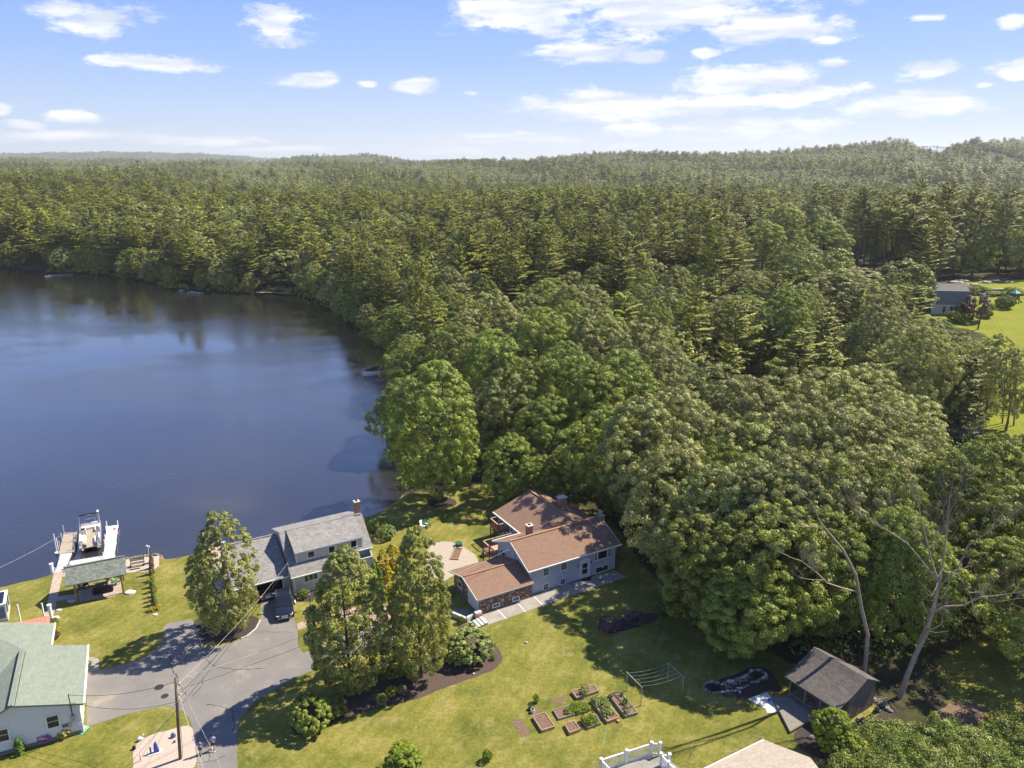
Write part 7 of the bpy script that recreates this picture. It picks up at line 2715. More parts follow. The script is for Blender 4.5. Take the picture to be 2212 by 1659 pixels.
for i, (x, y, s, lab) in enumerate(((805, 572, .55, 'flat pale boulder in the lawn right of the pavilion'), (445, 628, .42, 'flat stone in the pavilion shade'), (368, 682, .28, 'small pale stone near the walkway'), (345, 728, .34, 'pale stone beside the white column'), (962, 710, .25, 'stone at the end of the hedge row'))):
    q = g(1, x, y)
    tag(MB().ball((0, 0, .02), s, 10, 6, (1.2, .8, .35), .15, i).build('stone', 'palestone', None, loc=(q.x, q.y, 0)), lab, 'stone')
# pavilion furniture
def adirondack(loc, rz, mat, label):
    e = thing('lawn_chair', label, 'chair', loc, rz)
    for i in range(5):
        MB().slab([(-.26 + i * .105, .20, .34), (-.26 + i * .105 + .095, .20, .34), (-.26 + i * .105 + .095, .50, .98), (-.26 + i * .105, .50, .98)], .02, (0, 1, 0)).build('back_slat', mat, e)
    for i in range(5):
        MB().slab([(-.27, -.32 + i * .11, .40 - i * .012), (.27, -.32 + i * .11, .40 - i * .012), (.27, -.225 + i * .11, .388 - i * .012), (-.27, -.225 + i * .11, .388 - i * .012)], .02).build('seat_slat', mat, e)
    for s in (-1, 1):
        MB().slab([(s * .38 - .07, -.38, .56), (s * .38 + .07, -.38, .56), (s * .38 + .07, .38, .56), (s * .38 - .07, .38, .56)], .025).build('armrest', mat, e)
        MB().bar((s * .33, -.33, 0), (s * .33, -.33, .54), .06).build('leg', mat, e)
        MB().bar((s * .33, -.33, .36), (s * .33, .55, .03), .04, .10).build('leg', mat, e)
    return e


q = g(8, 1130, 1120)
adirondack((q.x, q.y, .02), 110, 'green', 'light green slatted lawn chair under the right end of the pavilion')
q = g(8, 1060, 1170)
adirondack((q.x, q.y, .02), 80, 'beige', 'tan slatted lawn chair under the pavilion')
q = g(8, 660, 1190)
adirondack((q.x, q.y, .02), 250, 'black', 'dark lawn chair at the left side of the pavilion patio')
q = g(8, 905, 1200)
tb = thing('fire_table', 'low dark fire table in the middle of the pavilion patio', 'table', (q.x, q.y, .02), 25)
MB().box(-.5, .5, -.35, .35, .1, .5).build('base', 'black', tb)
MB().box(-.58, .58, -.42, .42, .5, .56).build('top', 'wood_dark', tb)
q = g(8, 930, 1260)
bx = thing('sofa', 'dark outdoor sofa with its back to the lawn', 'sofa', (q.x, q.y, .02), 25.5)
MB().box(-.85, .85, -.1, .5, .1, .42).build('seat', 'black', bx)
MB().box(-.85, .85, -.25, -.1, .1, .85).build('backrest', 'black', bx)
for s in (-1, 1): MB().box(s * .92 - .07, s * .92 + .07, -.25, .5, .1, .62).build('armrest', 'black', bx)
q = g(3, 335, 510)
adirondack((q.x, q.y, 0), 60, 'white', 'white lawn chair alone on the lakeside lawn')
q = g(3, 325, 520)
adirondack((q.x + .5, q.y + .5, 0), 40, 'tankgreen', 'dark green lawn chair just behind the white one')
# ------------------------------------------------------------ utility pole, wires
pb = g(12, 935, 1495)
PH = 7.45
up = thing('utility_pole', 'leaning brown utility pole standing in the pale gravel bed', 'utility pole', (pb.x, pb.y, 0))
ptop = G(*P2(12, 858, 95), PH)
lx, ly = (ptop.x - pb.x), (ptop.y - pb.y)
lx, ly = lx * .9, max(-.6, min(.6, ly * .3))
MB().tube([(0, 0, -.3), (lx * .5, ly * .5, PH / 2), (lx, ly, PH)], [.13, .105, .08], 12).build('pole', 'pole_wood', up, True)
for z_, dx_ in ((6.9, .25), (5.9, .28), (5.3, .3)):
    f = z_ / PH
    MB().bar((lx * f, ly * f, z_), (lx * f + dx_, ly * f + .05, z_), .05).build('bracket', 'alu', up)
    MB().ball((lx * f + dx_, ly * f + .05, z_ + .05), .07, 8, 6).build('insulator', 'palestone', up)
MB().tube([(lx * .2 + .15, ly * .2, .2), (lx * .7 + .14, ly * .7, 5.2)], .025, 6).build('conduit', 'steel', up)


def wire(name, label, a, b, sag=.6, r=.018, mat='cable'):
    a, b = Vector(a), Vector(b)
    pts = []
    for i in range(17):
        t = i / 16
        p = a.lerp(b, t)
        p.z -= sag * 4 * t * (1 - t)
        pts.append(p)
    o = MB().tube(pts, r, 5, caps=False).build(name, mat)
    return tag(o, label, 'wire')


def pp(z):
    f = z / PH
    return Vector((pb.x + lx * f + .2, pb.y + ly * f, z))


wh_mast = Vector(WH) + Vector((math.cos(R(30)) * -.15 - math.sin(R(30)) * .5, math.sin(R(30)) * -.15 + math.cos(R(30)) * .5, 3.8))
bh_drop = Vector(BH) + Vector((math.cos(R(30)) * -.1 - math.sin(R(30)) * 3.3, math.sin(R(30)) * -.1 + math.cos(R(30)) * 3.3, 4.3))
gmx = Vector(GO) + ge1 * (mw[0] + .02) + ge2 * (-.5) + Vector((0, 0, zr(mw[0]) + .95))
wire('service_wire', 'pale twisted cable from the pole to the mast of the grey-roofed house', pp(6.9), wh_mast, .5, .013, 'palecable')
wire('service_wire', 'thin dark cable beside the pale one, running to the grey-roofed house', pp(6.0), wh_mast - Vector((0, 0, .4)), .6)
wire('service_wire', 'pale cable from the pole across the drive to the blue house', pp(7.3), bh_drop, .7, .012, 'palecable')
wire('service_wire', 'thin dark cable from the pole to the blue house', pp(6.4), bh_drop - Vector((0, 0, .4)), .9, .014)
wire('service_wire', 'upper dark cable from the pole to the green-roofed house', pp(7.2), gmx, .5, .016)
wire('service_wire', 'lower dark cable from the pole to the green-roofed house', pp(5.4), gmx - Vector((0, 0, .7)), .7, .016)
wire('power_cable', 'thick pale cable leaving the pole towards the lower edge of the picture', pp(5.9), (-15.5, 34, 6.5), .4, .022, 'palecable')
wire('power_cable', 'thin pale cable leaving the pole top towards the lower edge of the picture', pp(7.3), (-14, 34, 8.2), .4, .011, 'palecable')
wire('guy_wire', 'long guy wire slanting from the pole down to the gravel', pp(5.6), g(12, 250, 1470), 0, .012, 'palecable')
wire('guy_wire', 'shorter guy wire slanting from the pole across the gravel bed', pp(5.2), g(12, 335, 1640), 0, .012, 'palecable')
q = g(8, -60, 650, .4)
wire('shore_cable', 'thin pale line stretched over the water from the tan dock', g(8, 330, 405, .5), G(-60, 1252, 2.2), .25, .015, 'palecable')
# ornament in the gravel bed
q = g(12, 480, 1390)
og = thing('garden_ornament', 'slate-blue sail-shaped ornament on a pale slab in the gravel bed', 'ornament', (q.x, q.y, 0), 20)
MB().box(-.45, .55, -.3, .3, 0, .05).build('slab', 'palestone', og)
MB().slab([(-.02, -.1, .05), (.40, -.1, .05), (.22, -.1, 1.0), (.05, -.1, .8)], .18, (0, 1, 0)).build('sail', 'blue', og)
MB().cyl(-.22, -.05, .05, .62, .07, 8).build('bollard', 'slate', og)
for (x, y, s, mt_, lab) in ((820, 1120, .22, 'slate', 'dark pointed stone left of the utility pole'), (840, 1210, .12, 'slate', 'small dark stone just left of the utility pole'), (240, 1180, .22, 'white', 'white goose figure at the edge of the gravel bed'), (130, 1330, .2, 'black', 'small black lamp at the edge of the gravel bed'), (248, 1540, .12, 'red', 'thin red marker stake at the lower edge of the gravel bed')):
    q = g(12, x, y)
    if 'goose' in lab:
        e = thing('goose_figure', lab, 'ornament', (q.x, q.y, 0), 30)
        MB().ball((0, 0, .2), .18, 10, 6, (1.4, .8, .9)).build('body', 'white', e, True)
        MB().tube([(.18, 0, .25), (.26, 0, .42), (.30, 0, .52)], [.06, .04, .05], 7).build('neck', 'white', e, True)
    elif 'stake' in lab:
        tag(MB().cyl(0, 0, 0, .6, .03, 6).build('stake', mt_, None, loc=(q.x, q.y, 0)), lab, 'stake')
    elif 'lamp' in lab:
        e = thing('ground_lamp', lab, 'lamp', (q.x, q.y, 0))
        MB().cyl(0, 0, 0, .12, .12, 10, .15).build('base', 'black', e)
        MB().cyl(0, 0, .12, .28, .16, 10, .10).build('hood', 'black', e)
    else:
        tag(MB().ball((0, 0, s * .7), s, 8, 6, (1, .7, 1.2), .2, int(x)).build('stone', mt_, None, loc=(q.x, q.y, 0)), lab, 'stone')
# manholes
for (x, y, r_, lab) in ((985, 1160, .42, 'dark utility cover in the drive, the farther of two'), (1020, 1215, .34, 'dark utility cover in the drive, the nearer of two')):
    q = g(1, x, y)
    e = thing('manhole_cover', lab, 'manhole cover', (q.x, q.y, .014))
    MB().cyl(0, 0, 0, .012, r_, 20).build('lid', 'asphaltcrack', e)
    MB().cyl(0, 0, 0, .008, r_ + .06, 20).build('rim', 'steel', e)

# ------------------------------------------------------------ planting by the green-roofed house
q = g(14, 345, 1345) - ge2 * .55
plant('arbor', q.x, q.y, 'single upright evergreen shrub against the pale siding', 'shrub', 1.5, .42, z=0)
q = g(14, 745, 1230)
plant('pinkbush', q.x, q.y, 'magenta flowering plant under the siding window', 'flowers', .75, .5, z=0)
q = g(14, 1060, 1150)
plant('yellowbush', q.x, q.y, 'round yellow-green shrub in the pale gravel strip', 'shrub', .75, .5, z=0, name='round_shrub')
q = g(14, 1330, 1030)
tag(MB().cyl(0, 0, 0, .22, .06, 8).ball((0, 0, .3), .12, 8, 6).build('garden_light', 'red', None, loc=(q.x, q.y, 0)), 'little red garden ornament by the downspout', 'ornament')
q = g(14, 1395, 1050)
tag(MB().slab([(-.15, -.45, .02), (.15, -.45, .02), (.12, .35, .16), (-.12, .35, .16)], .05).build('splash_block', 'teal', None, loc=(q.x, q.y, 0.02), rz=-20), 'teal splash block under the downspout', 'splash block')
for (x, y, lab) in ((548, 1290, 'slim black path light left of the magenta flowers'), (925, 1170, 'slim black path light left of the yellow shrub'), (185, 1370, 'slim black path light left of the upright evergreen'), (1225, 1100, 'slim black path light near the downspout')):
    q = g(14, x, y)
    e = thing('path_light', lab, 'lamp', (q.x, q.y, 0))
    MB().cyl(0, 0, 0, .3, .015, 6).build('stem', 'black', e)
    MB().cyl(0, 0, .3, .36, .08, 8, .02).build('cap', 'black', e)
for (x, y, kd, lab) in ((1060, 930, 'limebush', 'yellow-green perennial along the side of the green roof, the farther one'), (1075, 1000, 'yellowbush', 'yellow flowering perennial along the side of the green roof'), (1080, 1110, 'purplebush', 'dark purple perennial along the side of the green roof'), (1050, 830, 'limebush', 'small green perennial by the white column')):
    q = g(9, x, y)
    plant(kd, q.x, q.y, lab, 'shrub', .6, .38, z=0)
q = g(1, 545, 1030)
plant('limebush', q.x, q.y, 'small green shrub on the concrete stoop', 'shrub', .5, .35, z=0)

# ------------------------------------------------------------ things round the lake house
q = g(2, 800, 665)
plant('roundbush', q.x, q.y, 'clipped round green shrub under the triple window', 'shrub', .95, .62, z=0)
q = g(2, 838, 730)
ld_ = thing('lamp_post', 'black lamp post on the small lawn by the brick walk', 'lamp', (q.x, q.y, 0))
MB().cyl(0, 0, 0, 1.65, .04, 8).build('post', 'black', ld_)
MB().cyl(0, 0, 1.65, 1.92, .10, 6, .13).build('lantern', 'lightglass', ld_)
MB().cyl(0, 0, 1.92, 2.05, .16, 6, .02).build('lantern_cap', 'black', ld_)
q = g(2, 832, 748)
plant('purplebush', q.x, q.y, 'small dark red shrub at the foot of the black lamp post', 'shrub', .5, .4, z=0)
sheet('mulch_front', [g(2, *p) for p in ((735, 665), (860, 628), (870, 655), (850, 690), (760, 690))], .012, 'darkmulch', edge=.03, label='dark mulch under the triple window')
gA = 'tall narrow evergreens at the corner of the grey-roofed house'
for i, (x, y, h, r) in enumerate(((1185, 640, 3.4, .42), (1215, 660, 4.4, .5), (1250, 700, 4.6, .5), (1218, 560, 2.8, .42))):
    q = g(2, x, y + 10)
    plant('arbor', q.x, q.y, 'tall narrow evergreen in the row at the corner of the grey-roofed house', 'tree', h, r, z=0, group=gA)
for i, (x, y, h, r, lab) in enumerate(((1265, 545, 4.0, 1.0, 'golden-orange evergreen nearest the narrow green ones'), (1320, 480, 3.4, 1.2, 'broad golden-orange evergreen in the middle of the golden group'), (1385, 440, 2.8, .9, 'smaller golden-orange evergreen at the lake end of the group'), (1295, 600, 3.0, .9, 'golden-orange evergreen half hidden by the pear tree'))):
    q = g(2, x, y + 30)
    plant('goldbush', q.x, q.y, lab, 'shrub', h, r, z=0)
q = g(2, 1285, 320)
plant('palebush', q.x, q.y, 'pale green rounded rhododendron on the lakeside lawn', 'shrub', 1.7, 1.15, z=0)
q = g(2, 1220, 270)
plant('darkbush', q.x, q.y, 'dark green shrub behind the gable of the grey-roofed house', 'shrub', 1.5, 1.1, z=0)
for (x, y, z3, lab) in (((2, 1368, 290), 0, 2.2, 'thin shepherd hook on the lakeside lawn'), ((3, 150, 545), 0, 2.0, 'second thin shepherd hook nearer the rhododendron')):
    q = g(*x)
    e = thing('feeder_hook', lab, 'hook', (q.x + (0.8 if 'second' in lab else 0), q.y, 0))
    MB().tube([(0, 0, 0), (0, 0, z3), (.12, 0, z3 + .12), (.24, 0, z3)], .02, 6).build('rod', 'black', e)
    MB().tube([(0, 0, z3), (-.12, 0, z3 + .12), (-.24, 0, z3)], .02, 6).build('hook', 'black', e)
# patio clutter left of the garage, behind the feathery tree
fp = thing('picket_fence', 'white picket fence running down to the lake left of the feathery tree', 'fence', (0, 0, 0))
A_, B_ = g(10, 185, 490), g(10, 280, 800)
n_ = 34
for i in range(n_ + 1):
    p = A_.lerp(B_, i / n_)
    MB().bar((p.x, p.y, 0), (p.x, p.y, 1.0), .07, .03).build('picket', 'white_vinyl', fp)
for z_ in (.25, .8):
    MB().bar((A_.x, A_.y, z_), (B_.x, B_.y, z_), .04, .07).build('rail', 'white_vinyl', fp)
MB().cyl(A_.x, A_.y, 0, 1.7, .12, 10).build('end_post', 'white_vinyl', fp)
sheet('side_yard', [g(10, *p) for p in ((215, 500), (760, 440), (800, 620), (830, 1000), (560, 1250), (330, 1180), (300, 900))], .013, 'gravel', edge=.05, label='pale cluttered yard behind the feathery tree')
for i, (x, y, mt_, s, lab) in enumerate(((280, 600, 'red', .22, 'red toy by the white picket fence'), (290, 800, 'orange', .18, 'orange toy by the white picket fence'), (770, 1105, 'red', .2, 'red ball by the feathery tree near the garage'), (340, 1150, 'slate', .35, 'blue-grey plastic tub behind the feathery tree'), (400, 480, 'white', .25, 'white flower pot on the lakeside of the yard'), (430, 860, 'canvas_white', .4, 'pale stone pile in the cluttered yard'))):
    q = g(10, x, y)
    if 'ball' in lab: tag(MB().ball((0, 0, s), s, 12, 8).build('ball', mt_, None, True, loc=(q.x, q.y, 0)), lab, 'ball')
    elif 'pile' in lab: tag(MB().ball((0, 0, .1), s, 9, 6, (1.3, 1, .5), .25, i).build('stone_pile', mt_, None, loc=(q.x, q.y, 0)), lab, 'stones')
    else: tag(MB().cyl(0, 0, 0, s * 1.2, s * .7, 10, s).build('tub' if 'tub' in lab else ('flower_pot' if 'pot' in lab else 'toy'), mt_, None, loc=(q.x, q.y, 0)), lab, 'tub' if 'tub' in lab else ('pot' if 'pot' in lab else 'toy'))
# scooter
q = g(10, 820, 1235)
sc_ = thing('kick_scooter', 'black and lime kick scooter standing left of the parked car', 'scooter', (q.x, q.y, .02), 15)
MB().box(-.35, .30, -.06, .06, .09, .12).build('deck', 'shoeg', sc_)
MB().tube([(.36, 0, .08), (.28, 0, .85)], .025, 6).build('stem', 'black', sc_)
MB().tube([(.28, -.22, .86), (.28, .22, .86)], .022, 6).build('handlebar', 'black', sc_)
for x in (-.4, .4): MB().tube([(x, -.02, .09), (x, .02, .09)], .09, 12).build('wheel', 'shoeg', sc_)
q = g(10, 1170, 1080)
tag(MB().tube([(0, 0, .05), (.3, -.9, .12)], .07, 6).build('downspout_pipe', 'canvas_white', None, loc=(q.x, q.y, 0)), 'short white drain pipe lying by the garage corner', 'pipe')
q = g(10, 1190, 1050)
tag(MB().cyl(0, 0, 0, .35, .16, 10, .2).build('flower_pot', 'orange', None, loc=(q.x + .2, q.y + .3, 0)), 'terracotta pot in the mulch by the white downspout', 'pot')

# curb of the mulch island
cbp = [g(2, *p) for p in ((545, 800), (520, 850), (465, 895), (430, 908))]
cbp = [p for p in cbp]
kb = thing('bed_edging', 'pale stone edging curving round the mulch island', 'edging', (0, 0, 0))
for a, b in zip(cbp, cbp[1:]):
    n = max(1, int((b - a).length / .3))
    for i in range(n):
        p, q = a.lerp(b, i / n), a.lerp(b, (i + .9) / n)
        MB().bar((p.x, p.y, .05), (q.x, q.y, .05), .12, .12).build('edging_stone', 'palestone', kb)

# ------------------------------------------------------------ long bed: shrubs
for (k, x, y, h, r, kd, lab) in ((18, 180, 1080, 2.6, 1.75, 'darkbush', 'big rounded dark green shrub at the left tip of the long bed'), (18, 380, 960, 1.6, 1.2, 'darkbush', 'dark shrub just right of the big rounded one'),
                                 (18, 1700, 400, 2.6, 2.1, 'palebush', 'large pale rhododendron at the right part of the long bed'), (18, 1580, 440, 1.9, 1.4, 'palebush', 'smaller rhododendron joined to the left of the large one'),
                                 (18, 1950, 420, .5, .24, 'roundbush', 'tiny round bright shrub alone in the brown mulch'), (18, 960, 770, .8, .5, 'yellowbush', 'yellow-green mound in the shade of the pear trees'),
                                 (18, 860, 850, .9, .5, 'palebush', 'pale grey-green plant in the shade of the pear trees'), (18, 1100, 760, .5, .35, 'purplebush', 'dull pink plant in the shade of the pear trees'), (18, 1060, 740, .7, .4, 'palebush', 'small pale shrub between the two pear trunks'),
                                 (18, 1000, 560, 1.6, 1.3, 'darkbush', 'dark shrub between the two pear trees'), (3, 640, 1300, .75, .36, 'roundbush', 'clipped ball shrub by the sunken drive, left of the pair'), (3, 738, 1345, .7, .33, 'roundbush', 'clipped ball shrub by the pale steps, right of the pair')):
    q = g(k, x, y)
    plant(kd, q.x, q.y, lab, 'shrub', h, r, z=0)
q = g(18, 1760, 562)
tag(MB().ball((0, 0, .06), .12, 8, 6, (1, 1, .7)).build('stone', 'palestone', None, loc=(q.x, q.y, 0)), 'single white stone in the brown mulch', 'stone')
q = g(18, 1110, 1380)
plant('sapling', q.x, q.y - 1.6, 'bright young tree whose top shows at the lower edge of the lawn', 'tree', 2.3, 1.5, z=0)
q = g(18, 1890, 1400)
plant('limebush', q.x, q.y, 'little sapling sprout on the lawn near the lower edge', 'shrub', .9, .4, z=0)
for (k, x, y, h, r, kd, lab) in ((4, 1350, 270, 1.0, 1.15, 'purplebush', 'dark purple shrub at the left of the shaded mulch strip'), (4, 1590, 210, .9, 1.0, 'purplebush', 'dark purple shrub in the middle of the shaded mulch strip'),
                                 (4, 1830, 120, 1.0, .8, 'roundbush', 'round green shrub at the right end of the shaded strip'), (4, 1930, 110, 1.3, 1.0, 'darkbush', 'dark green shrub between the two round ones'), (4, 2060, 60, 1.0, .7, 'roundbush', 'round green shrub farthest right under the trees')):
    q = g(k, x, y)
    plant(kd, q.x, q.y, lab, 'shrub', h, r, z=0)
q = g(4, 565, 410)
tag(MB().ball((0, 0, .1), .1, 8, 6, (1.5, .8, 1)).build('ball', 'white', None, True, loc=(q.x, q.y, 0)), 'small white ball lying on the dry lawn', 'ball')
q = g(4, 568, 580)
tag(MB().cyl(0, 0, 0, 1.0, .012, 6).build('stake', 'black', None, loc=(q.x, q.y, 0)), 'thin dark stake standing on the dry lawn', 'stake')

# ------------------------------------------------------------ vegetable garden
def bed(k, cs, zt, label, mat='bed_wood', soilm='soil', veg=None, nveg=0, hveg=.5, rveg=.35, area=(0, 1, 0, 1)):
    P_ = [g(k, x, y, zt) for x, y in cs]
    c = sum(P_, Vector()) / 4
    e = thing('raised_bed', label, 'raised bed', (c.x, c.y, 0))
    L_ = [p - Vector((c.x, c.y, zt)) for p in P_]
    for i in range(4):
        a, b = L_[i], L_[(i + 1) % 4]
        MB().bar((a.x, a.y, zt / 2), (b.x, b.y, zt / 2), .07, zt).build('side_board', mat, e)
    MB().slab([Vector((p.x * .97, p.y * .97, zt - .05)) for p in L_], zt - .06).build('soil', soilm, e)
    if veg:
        rn = random.Random(int(c.x * 10))
        for i in range(nveg):
            s, t = rn.uniform(area[0] + .06, area[1] - .06), rn.uniform(area[2] + .06, area[3] - .06)
            p = P_[0].lerp(P_[1], s).lerp(P_[3].lerp(P_[2], s), t)
            plant(veg, p.x, p.y, 'leafy plant growing in the ' + label, 'plant', hveg * rn.uniform(.7, 1.2), rveg * rn.uniform(.7, 1.2), z=zt - .05, group='plants in the ' + label)
    return e


bed(16, [(655, 430), (815, 380), (945, 565), (775, 618)], .28, 'rectangular timber bed of bare soil beside the white bucket')
bed(16, [(1080, 530), (1205, 492), (1285, 600), (1145, 650)], .30, 'smallest square timber bed of bare soil')
bed(16, [(928, 345), (1350, 235), (1420, 340), (1000, 465)], .2, 'long timber bed overgrown with bright green leaves', 'bed_grey', veg='herb', nveg=34, hveg=.22, rveg=.26, area=(.28, 1, 0, 1))
bed(16, [(1300, 470), (1500, 410), (1555, 520), (1385, 580)], .25, 'small grey timber bed with a dense lime-green bush', 'bed_grey', veg='herb', nveg=13, hveg=.34, rveg=.28, area=(0, .8, 0, .8))
bed(16, [(1425, 205), (1575, 165), (1800, 445), (1645, 498)], .3, 'long timber bed full of pale broad leaves', 'bed_wood', veg='squash', nveg=30, hveg=.28, rveg=.27, area=(0, 1, .0, .85))
bed(16, [(1665, 135), (1815, 105), (2045, 380), (1885, 425)], .28, 'long timber bed half in the tree shade, sparsely planted', 'bed_grey', veg='squash', nveg=7, hveg=.32, rveg=.22)
bed(16, [(1172, 97), (1462, 12), (1528, 90), (1240, 185)], .28, 'timber bed at the shade edge with one big green clump', 'bed_wood', veg='squash', nveg=4, hveg=.35, rveg=.28, area=(.3, .62, .1, .9))
for cs, lab in (([(370, 500), (490, 460), (635, 668), (515, 722)], 'bare brown soil rectangle cut in the lawn'), ([(900, 225), (1085, 165), (1130, 215), (960, 272)], 'small bare soil patch between the beds'), ([(625, 350), (705, 300), (760, 385), (660, 420)], 'little soil patch behind the bucket')):
    sheet('soil_patch', [g(16, *p) for p in cs], .012, 'soil', edge=.04, label=lab)
q = g(16, 655, 385)
e = thing('bucket', 'white bucket beside the raised beds', 'bucket', (q.x, q.y, 0))
MB().cyl(0, 0, 0, .32, .15, 14, .18).build('body', 'white', e)
MB().cyl(0, 0, .321, .33, .15, 14).build('inside', 'interior', e)
q = g(16, 618, 350)
tag(MB().cyl(0, 0, 0, .2, .16, 12, .2).build('plant_pot', 'black', None, loc=(q.x, q.y, 0)), 'black plant pots beside the white bucket', 'pot')
q = g(16, 1790, 512)
tag(MB().cyl(0, 0, 0, .18, .11, 10, .13).build('plant_pot', 'copper', None, loc=(q.x, q.y, 0)), 'small reddish pot at the foot of the broad-leaf bed', 'pot')
q = g(16, 700, 250)
plant('limebush', q.x, q.y, 'thin young plant standing behind the bucket', 'plant', .8, .25, z=0)
wire('garden_hose', 'pale green hose lying across the lawn by the beds', g(16, 1640, 568, .02), g(16, 1585, 810, .02), 0, .015, 'teal')
# clothesline
A0, A1, B0, B1 = g(4, 1515, 860), g(4, 1650, 1000), g(4, 1903, 765), g(4, 2043, 895)
HC = 1.85
cl = thing('clothesline', 'grey timber clothesline frame with five sagging lines on the shaded lawn', 'clothesline', (A0.x, A0.y, 0))
O_ = Vector((A0.x, A0.y, 0))
for a, b in ((A0, A1), (B0, B1)):
    a, b = a - O_, b - O_
    MB().bar((a.x, a.y, 0), (a.x, a.y, HC), .065).build('post', 'steel', cl)
    MB().bar((b.x, b.y, 0), (b.x, b.y, HC), .065).build('post', 'steel', cl)
    d = (b - a) * .06
    MB().bar((a.x - d.x, a.y - d.y, HC), (b.x + d.x, b.y + d.y, HC), .06, .08).build('crossbar', 'bed_grey', cl)
for i in range(5):
    f = .04 + i * .23
    a, b = A0.lerp(A1, f) - O_, B0.lerp(B1, f) - O_
    pts = []
    for j in range(11):
        t = j / 10
        p = a.lerp(b, t)
        pts.append((p.x, p.y, HC + .06 - .22 * 4 * t * (1 - t)))
    MB().tube(pts, .009, 5, caps=False).build('line', 'steel', cl)

# ------------------------------------------------------------ rock pond and shed surroundings
pd = thing('rock_pond', 'long rock-lined dry pond with a stony rim beside the shed', 'pond', (0, 0, 0))
rn_ = random.Random(21)
outline = [(340, 830), (370, 790), (440, 785), (520, 800), (620, 775), (720, 740), (800, 680), (870, 665), (940, 700), (940, 740), (880, 770), (800, 790), (740, 830), (640, 860), (560, 880), (470, 885), (400, 880)]
si = 500
for i in range(len(outline)):
    a, b = g(5, *outline[i]), g(5, *outline[(i + 1) % len(outline)])
    n = max(1, int((b - a).length / .24))
    for j in range(n):
        p = a.lerp(b, j / n)
        s = rn_.uniform(.10, .20)
        MB().ball((p.x + rn_.uniform(-.08, .08), p.y + rn_.uniform(-.08, .08), s * .5), s, 7, 5, (1.2, 1, .7), .2, si).build('stone', 'rock' if rn_.random() < .6 else 'palestone', pd)
        si += 1
for i in range(70):
    t = rn_.uniform(.1, .9)
    x, y = 520 + t * 300 + rn_.uniform(-20, 20), 850 - t * 150 + rn_.uniform(-28, 28)
    p = g(5, x, y)
    s = rn_.uniform(.05, .12)
    MB().ball((p.x, p.y, s * .4), s, 6, 4, (1.2, 1, .7), .2, si).build('stone', 'rock', pd)
    si += 1
pit = smooth_poly([g(5, *p) for p in ((390, 810), (460, 800), (510, 830), (500, 865), (430, 870))], 1)
sheet('pond_dark_patch', pit, .018, 'black', label='black patch at the left end of the rock pond')  # flat black patches at ground level at both ends, no depth
sheet('pond_dark_patch', smooth_poly([g(5, *p) for p in ((830, 710), (890, 700), (915, 730), (860, 745), (830, 735))], 1), .018, 'black', label='black patch at the right end of the rock pond')
q = g(5, 695, 880)
tag(MB().ball((0, 0, .09), .1, 10, 8).build('ball', 'white', None, True, loc=(q.x, q.y, 0)), 'white ball lying in the dark mulch by the pond', 'ball')
q = g(5, 610, 783)
tag(MB().ball((0, 0, .12), .14, 8, 6).build('stone', 'palestone', None, loc=(q.x, q.y, 0)), 'round pale stone on the rim of the rock pond', 'stone')
q = g(5, 970, 955)
e = thing('garden_gnome', 'small dark blue ornament lying on the white stone chips', 'ornament', (q.x, q.y, .02), 40)
MB().ball((0, 0, .08), .12, 8, 6, (1.8, .8, .7)).build('body', 'blue', e)
MB().ball((-.24, .06, .08), .07, 8, 6).build('head', 'beige', e)
q = g(5, 1705, 1195, .3)
ow = thing('garden_cart', 'upturned orange cart with a pale handle beside the shed', 'cart', (q.x, q.y, 0), 20)
MB().box(-.32, .32, -.2, .2, .12, .42).build('tray', 'orange', ow)
MB().tube([(.3, 0, .35), (.75, .15, .45), (1.05, .2, .38)], .03, 6).build('handle', 'canvas_white', ow)
for s in (-1, 1): MB().tube([(-.2, s * .24, .12), (-.2, s * .28, .12)], .12, 12).build('wheel', 'rubber', ow)
rk = [(2050, 1000, .32), (2000, 1050, .25), (2090, 1040, .22), (2120, 1060, .18), (1860, 1150, .28), (1820, 1140, .2), (1370, 1310, .22), (1790, 1250, .16), (1890, 1270, .18), (1760, 1280, .15), (1930, 1230, .2), (1960, 960, .26), (1470, 1540, .2)]
for i, (x, y, s) in enumerate(rk):
    q = g(5, x, y)
    tag(MB().ball((0, 0, s * .5), s, 8, 6, (1.2, 1, .75), .2, i + 70).build('rock', 'rock', None, loc=(q.x, q.y, 0)), 'grey rock among the rubble behind and beside the shed', 'rock', 'rocks beside the shed')
gp = thing('fallen_branches', 'heap of grey fallen branches behind the shed', 'branches', (g(5, 2050, 960).x, g(5, 2050, 960).y, 0))
for i in range(12):
    a = Vector((rn_.uniform(-.8, .8), rn_.uniform(-.6, .6), rn_.uniform(.05, .3)))
    d = Vector((rn_.uniform(-1, 1), rn_.uniform(-1, 1), rn_.uniform(-.1, .2))).normalized() * rn_.uniform(.7, 1.6)
    MB().tube([a, a + d], .03, 5, .01).build('branch', 'deadbark', gp)
sheet('bare_earth', smooth_poly([g(5, *p) for p in ((1180, 1250), (1400, 1120), (1560, 1180), (1950, 1130), (2120, 1000), (2212, 1180), (1900, 1330), (1700, 1400), (1560, 1500), (1400, 1500), (1250, 1400))], 2), .010, 'darkmulch', edge=.08, label='bare dark earth between the shed and the tan roof')
sheet('bare_earth', smooth_poly([g(6, *p) for p in ((800, 1340), (950, 1280), (1080, 1330), (1060, 1400), (980, 1440), (850, 1430), (760, 1380))], 2), .010, 'soil', edge=.15, label='brown leaf heap at the right edge')
q = g(5, 1560, 1420)
plant('sapling', q.x, q.y, 'bright green young tree right of the tan roof, beside the shed', 'tree', 3.6, 1.6, z=0)
q = g(5, 1680, 1500)
plant('sapling', q.x, q.y - .5, 'second bright young tree lower beside the tan roof', 'tree', 2.6, 1.4, z=0)
